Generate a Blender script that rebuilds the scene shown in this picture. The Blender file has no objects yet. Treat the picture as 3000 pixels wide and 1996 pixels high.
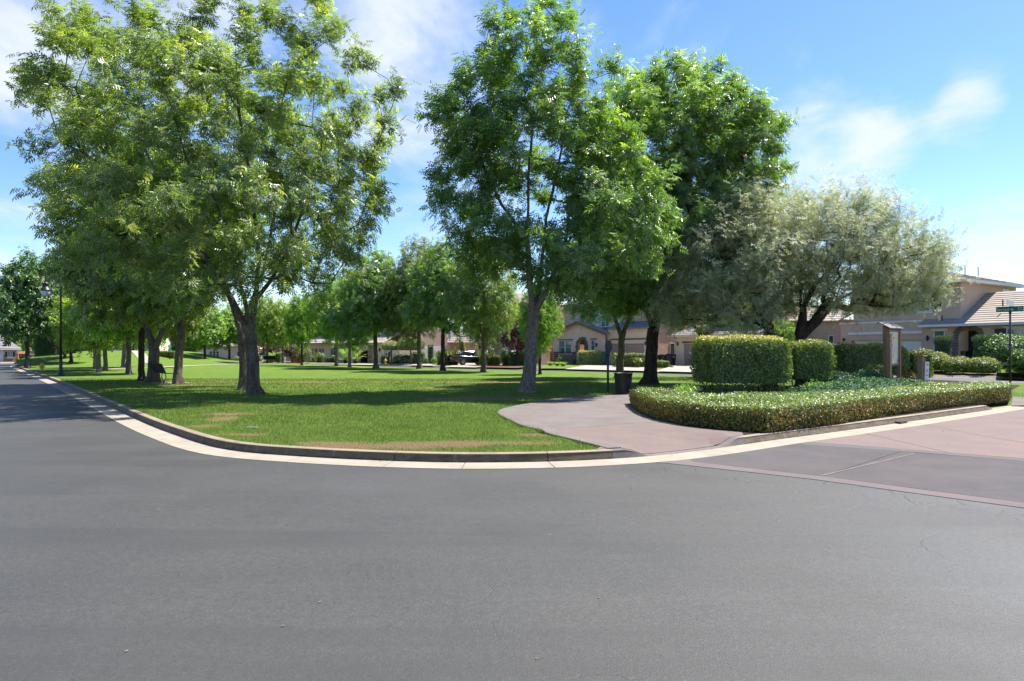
import bpy, bmesh, math, random
import numpy as np
from mathutils import Vector, Matrix
from mathutils.geometry import delaunay_2d_cdt

sc = bpy.context.scene
COL = sc.collection
R = math.radians
H_EYE, FPX, CX, HY = 1.6, 2000.0, 1500.0, 1029.0

# ---------------------------------------------------------------- camera
cam_d = bpy.data.cameras.new("camera")
cam = bpy.data.objects.new("camera", cam_d)
COL.objects.link(cam)
cam.location = (0, 0, H_EYE)
cam.rotation_euler = (R(90), 0, 0)
cam_d.sensor_width = 36.0
cam_d.lens = 24.0
cam_d.shift_y = 31.0 / 3000.0
cam_d.clip_start = 0.1
cam_d.clip_end = 3000.0
sc.camera = cam

# ---------------------------------------------------------------- light
SUN_EL, SUN_AZ = 58.5, 31.0   # azimuth from +X towards +Y
sun_vec = Vector((math.cos(R(SUN_EL)) * math.cos(R(SUN_AZ)), math.cos(R(SUN_EL)) * math.sin(R(SUN_AZ)), math.sin(R(SUN_EL))))
sun_d = bpy.data.lights.new("sun", 'SUN')
sun_d.energy = 5.0
sun_d.angle = R(0.53)
sun_d.color = (1.0, 0.945, 0.85)
sun_o = bpy.data.objects.new("sun", sun_d)
COL.objects.link(sun_o)
sun_o.rotation_euler = sun_vec.to_track_quat('Z', 'Y').to_euler()
sun_o.location = (20, 10, 40)

sc.cycles.diffuse_bounces = 8
sc.view_settings.view_transform = 'Standard'
sc.view_settings.look = 'None'
sc.view_settings.exposure = 1.25
sc.view_settings.gamma = 1.0
sc.view_settings.use_curve_mapping = False

world = bpy.data.worlds.new("World")
sc.world = world
world.use_nodes = True
wt = world.node_tree
for n in list(wt.nodes):
    wt.nodes.remove(n)
def wn(t, **kw):
    n = wt.nodes.new(t)
    for k, v in kw.items():
        setattr(n, k, v)
    return n
def wl(a, b):
    wt.links.new(a, b)
w_out = wn('ShaderNodeOutputWorld')
w_bg = wn('ShaderNodeBackground')
w_bg.inputs['Strength'].default_value = 0.098
sky = wn('ShaderNodeTexSky')
sky.sky_type = 'NISHITA'
sky.sun_disc = False
sky.sun_elevation = R(SUN_EL)
sky.sun_rotation = R(90 - SUN_AZ)
sky.altitude = 60.0
sky.air_density = 1.0
sky.dust_density = 0.35
sky.ozone_density = 2.4
w_hs = wn('ShaderNodeHueSaturation')
w_hs.inputs['Saturation'].default_value = 1.24
w_hs.inputs['Hue'].default_value = 0.510
w_hs.inputs['Value'].default_value = 1.0
wl(sky.outputs[0], w_hs.inputs['Color'])
w_tc = wn('ShaderNodeTexCoord')
w_sep = wn('ShaderNodeSeparateXYZ')
wl(w_tc.outputs['Generated'], w_sep.inputs[0])
def wmath(op, a, b=None, c=None, clamp=False):
    n = wn('ShaderNodeMath', operation=op, use_clamp=clamp)
    for i, v in enumerate((a, b, c)):
        if v is None:
            continue
        if isinstance(v, (int, float)):
            n.inputs[i].default_value = v
        else:
            wl(v, n.inputs[i])
    return n.outputs[0]
zc = wmath('ADD', wmath('MAXIMUM', w_sep.outputs[2], 0.0), 0.16)
pu = wmath('DIVIDE', w_sep.outputs[0], zc)
pv = wmath('DIVIDE', w_sep.outputs[1], zc)
w_comb = wn('ShaderNodeCombineXYZ')
wl(pu, w_comb.inputs[0]); wl(pv, w_comb.inputs[1])
def wnoise(scale, detail, rough, off, dist=0.0):
    m = wn('ShaderNodeMapping')
    m.inputs['Location'].default_value = off
    m.inputs['Scale'].default_value = (1.0, 0.72, 1.0)
    m.inputs['Rotation'].default_value = (0, 0, R(-24))
    wl(w_comb.outputs[0], m.inputs[0])
    n = wn('ShaderNodeTexNoise')
    n.inputs['Scale'].default_value = scale
    n.inputs['Detail'].default_value = detail
    n.inputs['Roughness'].default_value = rough
    n.inputs['Distortion'].default_value = dist
    wl(m.outputs[0], n.inputs['Vector'])
    return n.outputs['Fac']
n1 = wnoise(1.5, 9.0, 0.58, (3.1, 1.7, 0.0), 0.35)
n2 = wnoise(4.2, 8.0, 0.6, (7.9, 4.4, 2.0), 0.6)
# broad cloud fields, each a soft lobe round a direction in the sky
def lobe(px, py, half_deg, k):
    d = Vector(((px - CX) / FPX, 1.0, (HY - py) / FPX)).normalized()
    v = wn('ShaderNodeVectorMath', operation='DOT_PRODUCT')
    nrm = wn('ShaderNodeVectorMath', operation='NORMALIZE')
    wl(w_tc.outputs['Generated'], nrm.inputs[0])
    wl(nrm.outputs[0], v.inputs[0])
    v.inputs[1].default_value = d
    mr = wn('ShaderNodeMapRange', interpolation_type='SMOOTHSTEP')
    mr.inputs['From Min'].default_value = math.cos(R(half_deg))
    mr.inputs['From Max'].default_value = 1.0
    mr.inputs['To Max'].default_value = k
    wl(v.outputs['Value'], mr.inputs['Value'])
    return mr.outputs[0]
acc = None
for L in ((250, -60, 15, .34), (820, 60, 15, .27), (1330, 150, 14, .30), (40, 190, 6, .30), (1230, 270, 8, .16),
          (2350, 520, 8, .30), (2480, 400, 6, .24), (2620, 370, 4, .2), (2130, 190, 8, .13), (1850, 150, 8, .13), (2860, 225, 3.2, .34), (2830, 335, 3.0, .34),
          (2960, 760, 7, .30), (0, 760, 7, .24), (1780, 300, 10, .14),
          (-1200, 200, 16, .3), (4400, 300, 16, .3), (1500, -1600, 16, .26)):
    o = lobe(*L)
    acc = o if acc is None else wmath('ADD', acc, o)
dens = wmath('ADD', wmath('MULTIPLY_ADD', n1, 1.6, wmath('MULTIPLY_ADD', n2, 0.9, -1.26)), wmath('MULTIPLY', acc, 1.0))
w_ramp = wn('ShaderNodeMapRange', interpolation_type='SMOOTHSTEP')
w_ramp.inputs['From Min'].default_value = 0.06
w_ramp.inputs['From Max'].default_value = 0.80
w_ramp.inputs['To Max'].default_value = 0.90
wl(dens, w_ramp.inputs['Value'])
w_mix = wn('ShaderNodeMix', data_type='RGBA')
wl(w_ramp.outputs[0], w_mix.inputs['Factor'])
wl(w_hs.outputs[0], w_mix.inputs[6])
w_mix.inputs[7].default_value = (4.3, 4.5, 4.75, 1.0)
wl(w_mix.outputs[2], w_bg.inputs['Color'])
wl(w_bg.outputs[0], w_out.inputs['Surface'])

# ---------------------------------------------------------------- helpers
def G(px, py, z=0.0):
    """the point of the plane at height z that is seen at this pixel of the photograph"""
    Y = FPX * (H_EYE - z) / (py - HY)
    return Vector(((px - CX) / FPX * Y, Y, z))
def P(px, py, Y):
    return Vector(((px - CX) / FPX * Y, Y, H_EYE + (HY - py) / FPX * Y))

def tag(o, label=None, cat=None, group=None, kind=None):
    if label: o['label'] = label
    if cat: o['category'] = cat
    if group: o['group'] = group
    if kind: o['kind'] = kind
    return o
def empty(name, loc, rz=0.0, label=None, cat=None, group=None):
    o = bpy.data.objects.new(name, None)
    o.empty_display_size = 0.2
    COL.objects.link(o)
    o.location = loc
    o.rotation_euler = (0, 0, rz)
    return tag(o, label, cat, group)
def link(name, me, mat=None, parent=None, loc=None):
    o = bpy.data.objects.new(name, me)
    COL.objects.link(o)
    if mat is not None and len(me.materials) == 0:
        for m in (mat if isinstance(mat, (list, tuple)) else [mat]):
            me.materials.append(m)
    if parent is not None: o.parent = parent
    if loc is not None: o.location = loc
    return o
def mesh_np(name, V, F, smooth=False, attrs=None, mat_idx=None, pattrs=None):
    """mesh from numpy vertices and an (m,k) face array"""
    me = bpy.data.meshes.new(name)
    V = np.asarray(V, dtype=np.float32); F = np.asarray(F, dtype=np.int32)
    m, k = F.shape
    me.vertices.add(len(V)); me.vertices.foreach_set('co', V.ravel())
    me.loops.add(m * k); me.loops.foreach_set('vertex_index', F.ravel())
    me.polygons.add(m)
    me.polygons.foreach_set('loop_start', np.arange(0, m * k, k, dtype=np.int32))
    me.polygons.foreach_set('loop_total', np.full(m, k, dtype=np.int32))
    me.polygons.foreach_set('use_smooth', np.full(m, smooth, dtype=bool))
    if mat_idx is not None:
        me.polygons.foreach_set('material_index', np.asarray(mat_idx, dtype=np.int32))
    for dom, dd in (('FACE', attrs), ('POINT', pattrs)):
        for an, av in (dd or {}).items():
            a = me.attributes.new(an, 'FLOAT', dom)
            a.data.foreach_set('value', np.asarray(av, dtype=np.float32))
    me.update(calc_edges=True)
    return me
def mesh_py(name, V, F, smooth=False):
    me = bpy.data.meshes.new(name)
    me.from_pydata([tuple(v) for v in V], [], F)
    if smooth:
        me.polygons.foreach_set('use_smooth', [True] * len(me.polygons))
    me.update()
    return me

class MB:
    """collects simple solids into one mesh"""
    def __init__(s): s.V = []; s.F = []
    def add(s, V, F):
        b = len(s.V); s.V += [tuple(v) for v in V]; s.F += [tuple(b + i for i in f) for f in F]; return s
    def box(s, x0, x1, y0, y1, z0, z1):
        V = [(x0, y0, z0), (x1, y0, z0), (x1, y1, z0), (x0, y1, z0), (x0, y0, z1), (x1, y0, z1), (x1, y1, z1), (x0, y1, z1)]
        return s.add(V, [(3, 2, 1, 0), (4, 5, 6, 7), (0, 1, 5, 4), (1, 2, 6, 5), (2, 3, 7, 6), (3, 0, 4, 7)])
    def hexa(s, V): return s.add(V, [(3, 2, 1, 0), (4, 5, 6, 7), (0, 1, 5, 4), (1, 2, 6, 5), (2, 3, 7, 6), (3, 0, 4, 7)])
    def prism_y(s, poly, y0, y1):
        """polygon in x,z (counter-clockwise seen from -y) extruded along y"""
        n = len(poly)
        V = [(x, y0, z) for x, z in poly] + [(x, y1, z) for x, z in poly]
        F = [tuple(range(n)), tuple(range(2 * n - 1, n - 1, -1))]
        F += [(i, i + n, (i + 1) % n + n, (i + 1) % n) for i in range(n)]
        return s.add(V, F)
    def lathe(s, prof, n=16, cx=0, cy=0, cap=True):
        V = []; F = []
        for r, z in prof:
            for i in range(n):
                a = 2 * math.pi * i / n
                V.append((cx + r * math.cos(a), cy + r * math.sin(a), z))
        for j in range(len(prof) - 1):
            for i in range(n):
                a, b = j * n + i, j * n + (i + 1) % n
                F.append((a, b, b + n, a + n))
        if cap:
            F.append(tuple(range(n - 1, -1, -1)))
            F.append(tuple(range((len(prof) - 1) * n, len(prof) * n)))
        return s.add(V, F)
    def tube(s, pts, rads, n=8):
        pts = [Vector(p) for p in pts]
        if not isinstance(rads, (list, tuple)): rads = [rads] * len(pts)
        V = []; F = []
        for i, p in enumerate(pts):
            d = (pts[min(i + 1, len(pts) - 1)] - pts[max(i - 1, 0)]).normalized()
            a = d.cross(Vector((0, 0, 1)) if abs(d.z) < .9 else Vector((0, 1, 0))).normalized()
            b = d.cross(a)
            for k in range(n):
                t = 2 * math.pi * k / n
                V.append(p + (a * math.cos(t) + b * math.sin(t)) * rads[i])
        for i in range(len(pts) - 1):
            for k in range(n):
                F.append((i * n + k, i * n + (k + 1) % n, (i + 1) * n + (k + 1) % n, (i + 1) * n + k))
        F.append(tuple(range(n)))
        F.append(tuple(range(len(pts) * n - 1, (len(pts) - 1) * n - 1, -1)))
        return s.add(V, F)
    def cyl_between(s, a, b, r, n=12): return s.tube([a, b], r, n)
    def build(s, name, mat, parent=None, smooth=False, loc=None, bevel=0.0):
        me = mesh_py(name, s.V, s.F, smooth)
        bm = bmesh.new(); bm.from_mesh(me)
        bmesh.ops.recalc_face_normals(bm, faces=bm.faces)
        if bevel > 0:
            bmesh.ops.bevel(bm, geom=[e for e in bm.edges], offset=bevel, segments=1, affect='EDGES')
        bm.to_mesh(me); bm.free()
        return link(name, me, mat, parent, loc)
def box_part(name, mat, parent, x0, x1, y0, y1, z0, z1):
    return MB().box(x0, x1, y0, y1, z0, z1).build(name, mat, parent)

def copy_tree(o, parent=None):
    c = o.copy(); COL.objects.link(c)
    if parent is not None: c.parent = parent
    for ch in list(o.children): copy_tree(ch, c)
    return c

# ---------------------------------------------------------------- materials
def newmat(name):
    m = bpy.data.materials.new(name); m.use_nodes = True
    t = m.node_tree
    for n in list(t.nodes): t.nodes.remove(n)
    out = t.nodes.new('ShaderNodeOutputMaterial')
    return m, t, out
class NT:
    def __init__(s, t): s.t = t
    def n(s, typ, **kw):
        x = s.t.nodes.new(typ)
        for k, v in kw.items(): setattr(x, k, v)
        return x
    def l(s, a, b): s.t.links.new(a, b)
    def noise(s, vec, scale, detail=5.0, rough=.55, dist=0.0):
        x = s.n('ShaderNodeTexNoise')
        x.inputs['Scale'].default_value = scale; x.inputs['Detail'].default_value = detail
        x.inputs['Roughness'].default_value = rough; x.inputs['Distortion'].default_value = dist
        if vec is not None: s.l(vec, x.inputs['Vector'])
        return x.outputs['Fac']
    def ramp(s, fac, a, b, lo=0.0, hi=1.0):
        x = s.n('ShaderNodeMapRange', interpolation_type='SMOOTHSTEP')
        x.inputs['From Min'].default_value = a; x.inputs['From Max'].default_value = b
        x.inputs['To Min'].default_value = lo; x.inputs['To Max'].default_value = hi
        s.l(fac, x.inputs['Value'])
        return x.outputs[0]
    def mix(s, fac, a, b, blend='MIX'):
        x = s.n('ShaderNodeMix', data_type='RGBA', blend_type=blend)
        for i, v in ((0, fac), (6, a), (7, b)):
            if isinstance(v, (int, float)): x.inputs[i].default_value = v
            elif isinstance(v, (tuple, list)): x.inputs[i].default_value = (*v, 1.0) if len(v) == 3 else v
            else: s.l(v, x.inputs[i])
        return x.outputs[2]
    def math(s, op, a, b=None, clamp=False):
        x = s.n('ShaderNodeMath', operation=op, use_clamp=clamp)
        for i, v in enumerate((a, b)):
            if v is None: continue
            if isinstance(v, (int, float)): x.inputs[i].default_value = v
            else: s.l(v, x.inputs[i])
        return x.outputs[0]
    def coord(s, which='Object'):
        return s.n('ShaderNodeTexCoord').outputs[which]
    def pos(s): return s.n('ShaderNodeNewGeometry').outputs['Position']
    def mapping(s, vec, scale=(1, 1, 1), rot=(0, 0, 0), loc=(0, 0, 0)):
        x = s.n('ShaderNodeMapping')
        x.inputs['Scale'].default_value = scale; x.inputs['Rotation'].default_value = rot; x.inputs['Location'].default_value = loc
        s.l(vec, x.inputs[0]); return x.outputs[0]
    def attr(s, name): return s.n('ShaderNodeAttribute', attribute_name=name).outputs['Fac']
    def bump(s, h, strength, dist):
        x = s.n('ShaderNodeBump')
        x.inputs['Strength'].default_value = strength; x.inputs['Distance'].default_value = dist
        s.l(h, x.inputs['Height']); return x.outputs[0]
    def pbsdf(s, col, rough=.8, spec=.3, metal=0.0, normal=None):
        x = s.n('ShaderNodeBsdfPrincipled')
        if isinstance(col, (tuple, list)): x.inputs['Base Color'].default_value = (*col[:3], 1)
        else: s.l(col, x.inputs['Base Color'])
        if isinstance(rough, (int, float)): x.inputs['Roughness'].default_value = rough
        else: s.l(rough, x.inputs['Roughness'])
        x.inputs['Specular IOR Level'].default_value = spec
        x.inputs['Metallic'].default_value = metal
        if normal is not None: s.l(normal, x.inputs['Normal'])
        return x
def srf(name, c1, c2=None, scale=3.0, rough=.85, spec=.25, bump=.3, bscale=60.0, bdist=.01, metal=0.0, stain=None, stretch=(1, 1, 1)):
    """a general weathered surface: two tones broken by noise, fine relief, optional dirt"""
    m, t, out = newmat(name); k = NT(t)
    c = k.mapping(k.coord(), stretch)
    c2 = c2 or tuple(x * .82 for x in c1)
    f = k.ramp(k.noise(c, scale, 6, .6), .36, .66)
    col = k.mix(f, c1, c2)
    if stain:
        col = k.mix(k.ramp(k.noise(c, scale * .45, 5, .65, .4), .55, .75, 0, .8), col, stain)
    nb = None
    if bump > 0: nb = k.bump(k.noise(c, bscale, 4, .6), bump, bdist)
    b = k.pbsdf(col, rough, spec, metal, nb)
    k.l(b.outputs[0], out.inputs[0]); return m
def leafmat(name, stops, transl=.35, rough=.45, spec=.45, tcol=(1.35, 1.5, .55)):
    """leaf: colour from the leaf's own tint value, part of the light passes through"""
    m, t, out = newmat(name); k = NT(t)
    r = k.n('ShaderNodeValToRGB')
    els = r.color_ramp.elements
    for i, (p, c) in enumerate(stops):
        e = els[i] if i < 2 else els.new(p)
        e.position = p; e.color = (*c, 1)
    k.l(k.attr('tint'), r.inputs[0])
    b = k.pbsdf(r.outputs[0], rough, min(spec, 1.0))
    b.inputs['Coat Weight'].default_value = max(0.0, spec - 1.0); b.inputs['Coat Roughness'].default_value = .42
    tr = k.n('ShaderNodeBsdfTranslucent')
    k.l(k.mix(1.0, r.outputs[0], tcol, 'MULTIPLY'), tr.inputs['Color'])
    mx = k.n('ShaderNodeMixShader'); mx.inputs[0].default_value = transl
    k.l(b.outputs[0], mx.inputs[1]); k.l(tr.outputs[0], mx.inputs[2])
    k.l(mx.outputs[0], out.inputs[0]); return m

M = {}
M['kerb'] = None
def glassmat(name, col, rough=.06):
    m, t, out = newmat(name); k = NT(t)
    c = k.mix(k.noise(k.coord(), 1.3, 3), col, tuple(x * .6 for x in col))
    b = k.pbsdf(c, rough, .9); k.l(b.outputs[0], out.inputs[0]); return m

def vnoise(x, y, s, seed=0):
    """cheap smooth noise in 0..1 for numpy arrays"""
    r = np.random.RandomState(seed); o = np.zeros_like(x, dtype=float)
    for i in range(9):
        a = r.uniform(0, 6.283); f = s * r.uniform(.5, 1.9); p = r.uniform(0, 6.283)
        o += np.sin((x * math.cos(a) + y * math.sin(a)) * f + p + 1.3 * np.sin((x * math.sin(a) - y * math.cos(a)) * f * .7 + p))
    return .5 + o / 9.0 * .9
def sstep(a, b, x):
    t = np.clip((x - a) / (b - a), 0, 1); return t * t * (3 - 2 * t)
# ================================================================ setting
def mat_asphalt():
    m, t, out = newmat("asphalt"); k = NT(t)
    p = k.pos()
    big = k.ramp(k.noise(k.mapping(p, (.11, .5, 1), (0, 0, R(8))), 1.0, 5, .6, .8), .3, .7)
    mid = k.ramp(k.noise(p, .9, 6, .65), .3, .72)
    fine = k.noise(p, 95, 3, .7)
    grit = k.ramp(k.noise(p, 230, 2, .8), .62, .75)
    streak = k.ramp(k.noise(k.mapping(p, (.35, 6.0, 1), (0, 0, R(-4))), 1.0, 4, .6, .5), .52, .72)
    col = k.mix(big, (.042, .0425, .0405), (.058, .0575, .054))
    col = k.mix(k.math('MULTIPLY', mid, .55), col, (.051, .051, .0485))
    col = k.mix(k.math('MULTIPLY', streak, .28), col, (.073, .0725, .069))
    col = k.mix(k.ramp(fine, .35, .7, 0, .45), col, (.030, .030, .029))
    col = k.mix(k.math('MULTIPLY', grit, .55), col, (.15, .14, .125))
    # oil drips and patches
    mott = k.noise(p, 13, 4, .7)
    col = k.mix(k.ramp(mott, .38, .68, 0, .55), col, (.033, .033, .0315))
    va = k.n('ShaderNodeTexVoronoi'); va.inputs['Scale'].default_value = 75; k.l(p, va.inputs['Vector'])
    vs = k.n('ShaderNodeSeparateColor'); k.l(va.outputs['Color'], vs.inputs[0])
    col = k.mix(k.ramp(vs.outputs[0], .55, 1.0, 0, .28), col, (.10, .097, .09))
    col = k.mix(k.ramp(vs.outputs[1], .6, 1.0, 0, .28), col, (.018, .018, .0175))
    lane = k.ramp(k.noise(k.mapping(p, (.05, 1.1, 1), (0, 0, R(5)), (2, 5, 0)), 1.0, 3, .5, .3), .48, .64, 0, .6)
    col = k.mix(lane, col, (.036, .036, .0345))
    spot = k.ramp(k.noise(k.mapping(p, (1, 1, 1), (0, 0, .4), (9, 4, 0)), .55, 6, .7, .6), .64, .78, 0, .4)
    col = k.mix(spot, col, (.030, .030, .029))
    # cracks: alligator cracking beside the paving, a few long ones elsewhere
    ds = k.n('ShaderNodeVectorMath', operation='ADD'); k.l(p, ds.inputs[0])
    nz = k.n('ShaderNodeTexNoise'); nz.inputs['Scale'].default_value = 2.2; nz.inputs['Detail'].default_value = 6; k.l(p, nz.inputs['Vector'])
    sc_ = k.n('ShaderNodeVectorMath', operation='SCALE'); sc_.inputs['Scale'].default_value = .55; k.l(nz.outputs['Color'], sc_.inputs[0]); k.l(sc_.outputs[0], ds.inputs[1])
    def cracks(scale, w):
        v = k.n('ShaderNodeTexVoronoi', feature='DISTANCE_TO_EDGE'); v.inputs['Scale'].default_value = scale
        k.l(ds.outputs[0], v.inputs['Vector'])
        return k.ramp(v.outputs['Distance'], w * .35, w, 1, 0)
    nrm = Vector((-.69, -.72, 0))
    dt = k.n('ShaderNodeVectorMath', operation='DOT_PRODUCT'); k.l(p, dt.inputs[0]); dt.inputs[1].default_value = nrm
    d = k.math('SUBTRACT', dt.outputs['Value'], Vector((3.75, 8.5, 0)).dot(nrm))
    near = k.ramp(d, .15, 1.25, 1, 0)
    wob = k.ramp(k.noise(p, 1.1, 4), .42, .6)
    c1 = k.math('MULTIPLY', k.math('MULTIPLY', cracks(2.3, .05), near), wob)
    c2 = k.math('MULTIPLY', cracks(.5, .004), k.ramp(k.noise(p, .4, 3), .5, .62))
    cr = k.math('MAXIMUM', c1, k.math('MULTIPLY', c2, .4))
    col = k.mix(k.math('MULTIPLY', cr, .85), col, (.022, .022, .022))
    # wind-blown dry bits
    v2 = k.n('ShaderNodeTexVoronoi'); v2.inputs['Scale'].default_value = 2.6; k.l(p, v2.inputs['Vector'])
    bit = k.math('MULTIPLY', k.ramp(v2.outputs['Distance'], .018, .03, 1, 0), k.ramp(k.noise(p, 4, 2), .5, .62))
    col = k.mix(k.math('MULTIPLY', bit, .6), col, (.28, .24, .18))
    h = k.math('ADD', k.math('MULTIPLY', fine, 1.0), k.math('MULTIPLY', k.noise(p, 32, 3, .7), .9))
    h = k.math('SUBTRACT', h, k.math('MULTIPLY', cr, 2.5))
    rg = k.ramp(k.noise(p, .7, 4), .3, .7, .55, .72)
    b = k.pbsdf(col, rg, .5, 0, k.bump(h, .55, .006))
    k.l(b.outputs[0], out.inputs[0]); return m

def mat_concrete(name, c1, c2, stain, grime=.5, wash=1.0):
    m, t, out = newmat(name); k = NT(t)
    p = k.pos()
    f = k.ramp(k.noise(p, 2.0 * wash, 6, .65), .35, .68)
    col = k.mix(f, c1, c2)
    col = k.mix(k.ramp(k.noise(k.mapping(p, (1, 1, 1), (0, 0, .6), (3, 9, 0)), .8 * wash, 7, .7, .7), .5, .74, 0, grime), col, stain)
    col = k.mix(k.ramp(k.noise(p, 60, 3, .7), .45, .75, 0, .35), col, tuple(x * .62 for x in c1))
    v2 = k.n('ShaderNodeTexVoronoi'); v2.inputs['Scale'].default_value = 5; k.l(p, v2.inputs['Vector'])
    col = k.mix(k.ramp(v2.outputs['Distance'], .02, .05, .5, 0), col, tuple(x * .45 for x in c1))
    b = k.pbsdf(col, .88, .14, 0, k.bump(k.math('ADD', k.noise(p, 90, 4, .7), k.noise(p, 11, 4, .6)), .4, .008))
    k.l(b.outputs[0], out.inputs[0]); return m
def mat_kerb(name, top, face, black):
    """kerb concrete: paler top, darker upright face with black grime along its foot"""
    m, t, out = newmat(name); k = NT(t)
    p = k.pos()
    s = k.n('ShaderNodeSeparateXYZ'); k.l(p, s.inputs[0])
    nn = k.n('ShaderNodeSeparateXYZ'); k.l(k.n('ShaderNodeNewGeometry').outputs['Normal'], nn.inputs[0])
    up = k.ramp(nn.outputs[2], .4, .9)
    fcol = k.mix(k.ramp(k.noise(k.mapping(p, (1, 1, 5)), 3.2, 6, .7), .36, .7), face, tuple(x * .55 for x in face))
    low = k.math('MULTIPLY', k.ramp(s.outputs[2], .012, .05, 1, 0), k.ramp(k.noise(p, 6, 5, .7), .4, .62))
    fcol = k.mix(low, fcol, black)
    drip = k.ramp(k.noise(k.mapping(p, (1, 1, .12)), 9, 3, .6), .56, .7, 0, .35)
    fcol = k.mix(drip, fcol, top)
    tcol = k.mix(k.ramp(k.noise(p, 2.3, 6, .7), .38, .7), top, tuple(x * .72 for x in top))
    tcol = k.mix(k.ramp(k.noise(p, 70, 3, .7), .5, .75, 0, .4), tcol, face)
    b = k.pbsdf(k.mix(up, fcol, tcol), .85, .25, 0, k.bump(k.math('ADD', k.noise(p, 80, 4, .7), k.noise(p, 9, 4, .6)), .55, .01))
    k.l(b.outputs[0], out.inputs[0]); return m
def mat_lawn():
    m, t, out = newmat("lawn_turf"); k = NT(t)
    p = k.pos()
    f = k.ramp(k.noise(k.mapping(p, (1, .45, 1)), 1.1, 7, .68), .3, .7)
    col = k.mix(f, (.098, .168, .020), (.145, .215, .030))
    col = k.mix(k.ramp(k.noise(k.mapping(p, (.16, .5, 1), (0, 0, .2)), 1.0, 5, .6), .5, .75, 0, .6), col, (.165, .205, .045))
    col = k.mix(k.ramp(k.noise(p, 26, 4, .75), .4, .66, 0, .75), col, (.055, .12, .011))
    col = k.mix(k.ramp(k.noise(p, 90, 3, .7), .5, .72, 0, .5), col, (.20, .265, .06))
    dry = k.attr('dry')
    brk = k.math('MULTIPLY', dry, k.ramp(k.noise(p, 5, 6, .75), .12, .42))
    col = k.mix(brk, col, k.mix(k.noise(p, 20, 4), (.185, .112, .06), (.27, .19, .105)))
    b = k.pbsdf(col, .9, .12, 0, k.bump(k.math('ADD', k.noise(p, 45, 4, .8), k.noise(p, 140, 2, .8)), .9, .03))
    k.l(b.outputs[0], out.inputs[0]); return m

M['asphalt'] = mat_asphalt()
M['gutter'] = mat_concrete("gutter_concrete", (0.328, 0.291, 0.236), (0.275, 0.242, 0.194), (0.202, 0.175, 0.139), .55)
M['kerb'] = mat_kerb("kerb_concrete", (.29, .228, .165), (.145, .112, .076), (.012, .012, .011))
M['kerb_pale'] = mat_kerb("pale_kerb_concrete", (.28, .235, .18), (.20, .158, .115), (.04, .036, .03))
M['path_pink'] = mat_concrete("pink_stamped_concrete", (0.175, 0.132, 0.118), (0.145, 0.118, 0.110), (0.205, 0.189, 0.181), .75, .7)
M['path_grey'] = mat_concrete("grey_stamped_concrete", (0.172, 0.149, 0.139), (0.141, 0.122, 0.115), (0.109, 0.092, 0.086), .6, .7)
M['pave_purple'] = mat_concrete("plum_stamped_concrete", (0.098, 0.085, 0.085), (0.077, 0.072, 0.077), (0.114, 0.113, 0.121), .7, .6)
M['pave_band'] = mat_concrete("grey_pink_band", (0.145, 0.121, 0.118), (0.125, 0.108, 0.106), (0.173, 0.155, 0.152), .5, .7)
M['pave_red'] = mat_concrete("terracotta_stamped_concrete", (0.189, 0.141, 0.125), (0.160, 0.128, 0.122), (0.144, 0.131, 0.136), .6, .6)
M['pave_grey'] = mat_concrete("grey_stamped_band", (0.117, 0.112, 0.113), (0.102, 0.101, 0.103), (0.145, 0.132, 0.131), .5)
M['joint'] = srf("pale_joint_filler", (.21, .175, .14), rough=.9)
M['drive'] = mat_concrete("pale_driveway_concrete", (.36, .315, .26), (.31, .275, .23), (.25, .22, .185), .5)
M['lawn'] = mat_lawn()
M['mulch'] = srf("bark_mulch", (.16, .095, .07), (.09, .055, .042), 6, .95, .1, .8, 40, .03)
M['soil'] = srf("bed_soil", (.05, .036, .026), (.03, .022, .016), 6, .95, .1, .8, 40, .03)
M['earth'] = srf("dry_earth", (.16, .15, .09), (.11, .13, .06), .2, .95, .1, 0)

ground = link('ground', mesh_py('ground', [(-1500, -600, -.05), (1500, -600, -.05), (1500, 2400, -.05), (-1500, 2400, -.05)], [(0, 1, 2, 3)]), M['earth'])
tag(ground, kind='structure')
road = link('road', mesh_py('road', [(-130, -30, 0), (90, -30, 0), (90, 150, 0), (-130, 150, 0)], [(0, 1, 2, 3)]), M['asphalt'])
tag(road, 'dark grey asphalt road bending round the park corner', kind='structure')

# kerb line: outer edge of the gutter, left end to right end
GE = [(-54.5, 74.5), (-52.3, 71.1), (-37.8, 52.5), (-24.1, 35.2), (-16.1, 24.8), (-11.5, 18.8), (-8.25, 14.55), (-6.5, 12.4), (-5.23, 10.98), (-4.35, 10.3),
      (-3.29, 9.84), (-2.39, 9.55), (-1.40, 9.33), (-.45, 9.25), (.79, 9.38), (2.06, 9.79), (3.12, 10.4), (4.88, 11.75), (6.84, 13.2), (8.89, 14.75), (14.0, 18.7), (16.9, 21.0), (20.5, 23.9), (24.0, 27.0)]
def catmull(pts, step=.2):
    out = []
    p = [Vector((*q, 0)) for q in pts]
    p = [p[0] * 2 - p[1]] + p + [p[-1] * 2 - p[-2]]
    for i in range(1, len(p) - 2):
        n = max(2, int((p[i + 1] - p[i]).length / step))
        for j in range(n):
            t = j / n
            a, b, c, d = p[i - 1], p[i], p[i + 1], p[i + 2]
            # centripetal-like tangents scaled by the span
            L = (c - b).length
            m1 = (c - a).normalized() * L; m2 = (d - b).normalized() * L
            out.append(b * (2 * t**3 - 3 * t**2 + 1) + m1 * (t**3 - 2 * t**2 + t) + c * (-2 * t**3 + 3 * t**2) + m2 * (t**3 - t**2))
    out.append(p[-2]); return out
GL = catmull(GE)
GLn = []
for i, q in enumerate(GL):
    d = (GL[min(i + 1, len(GL) - 1)] - GL[max(i - 1, 0)]).normalized()
    GLn.append(Vector((-d.y, d.x, 0)))          # points to the park side
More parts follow.
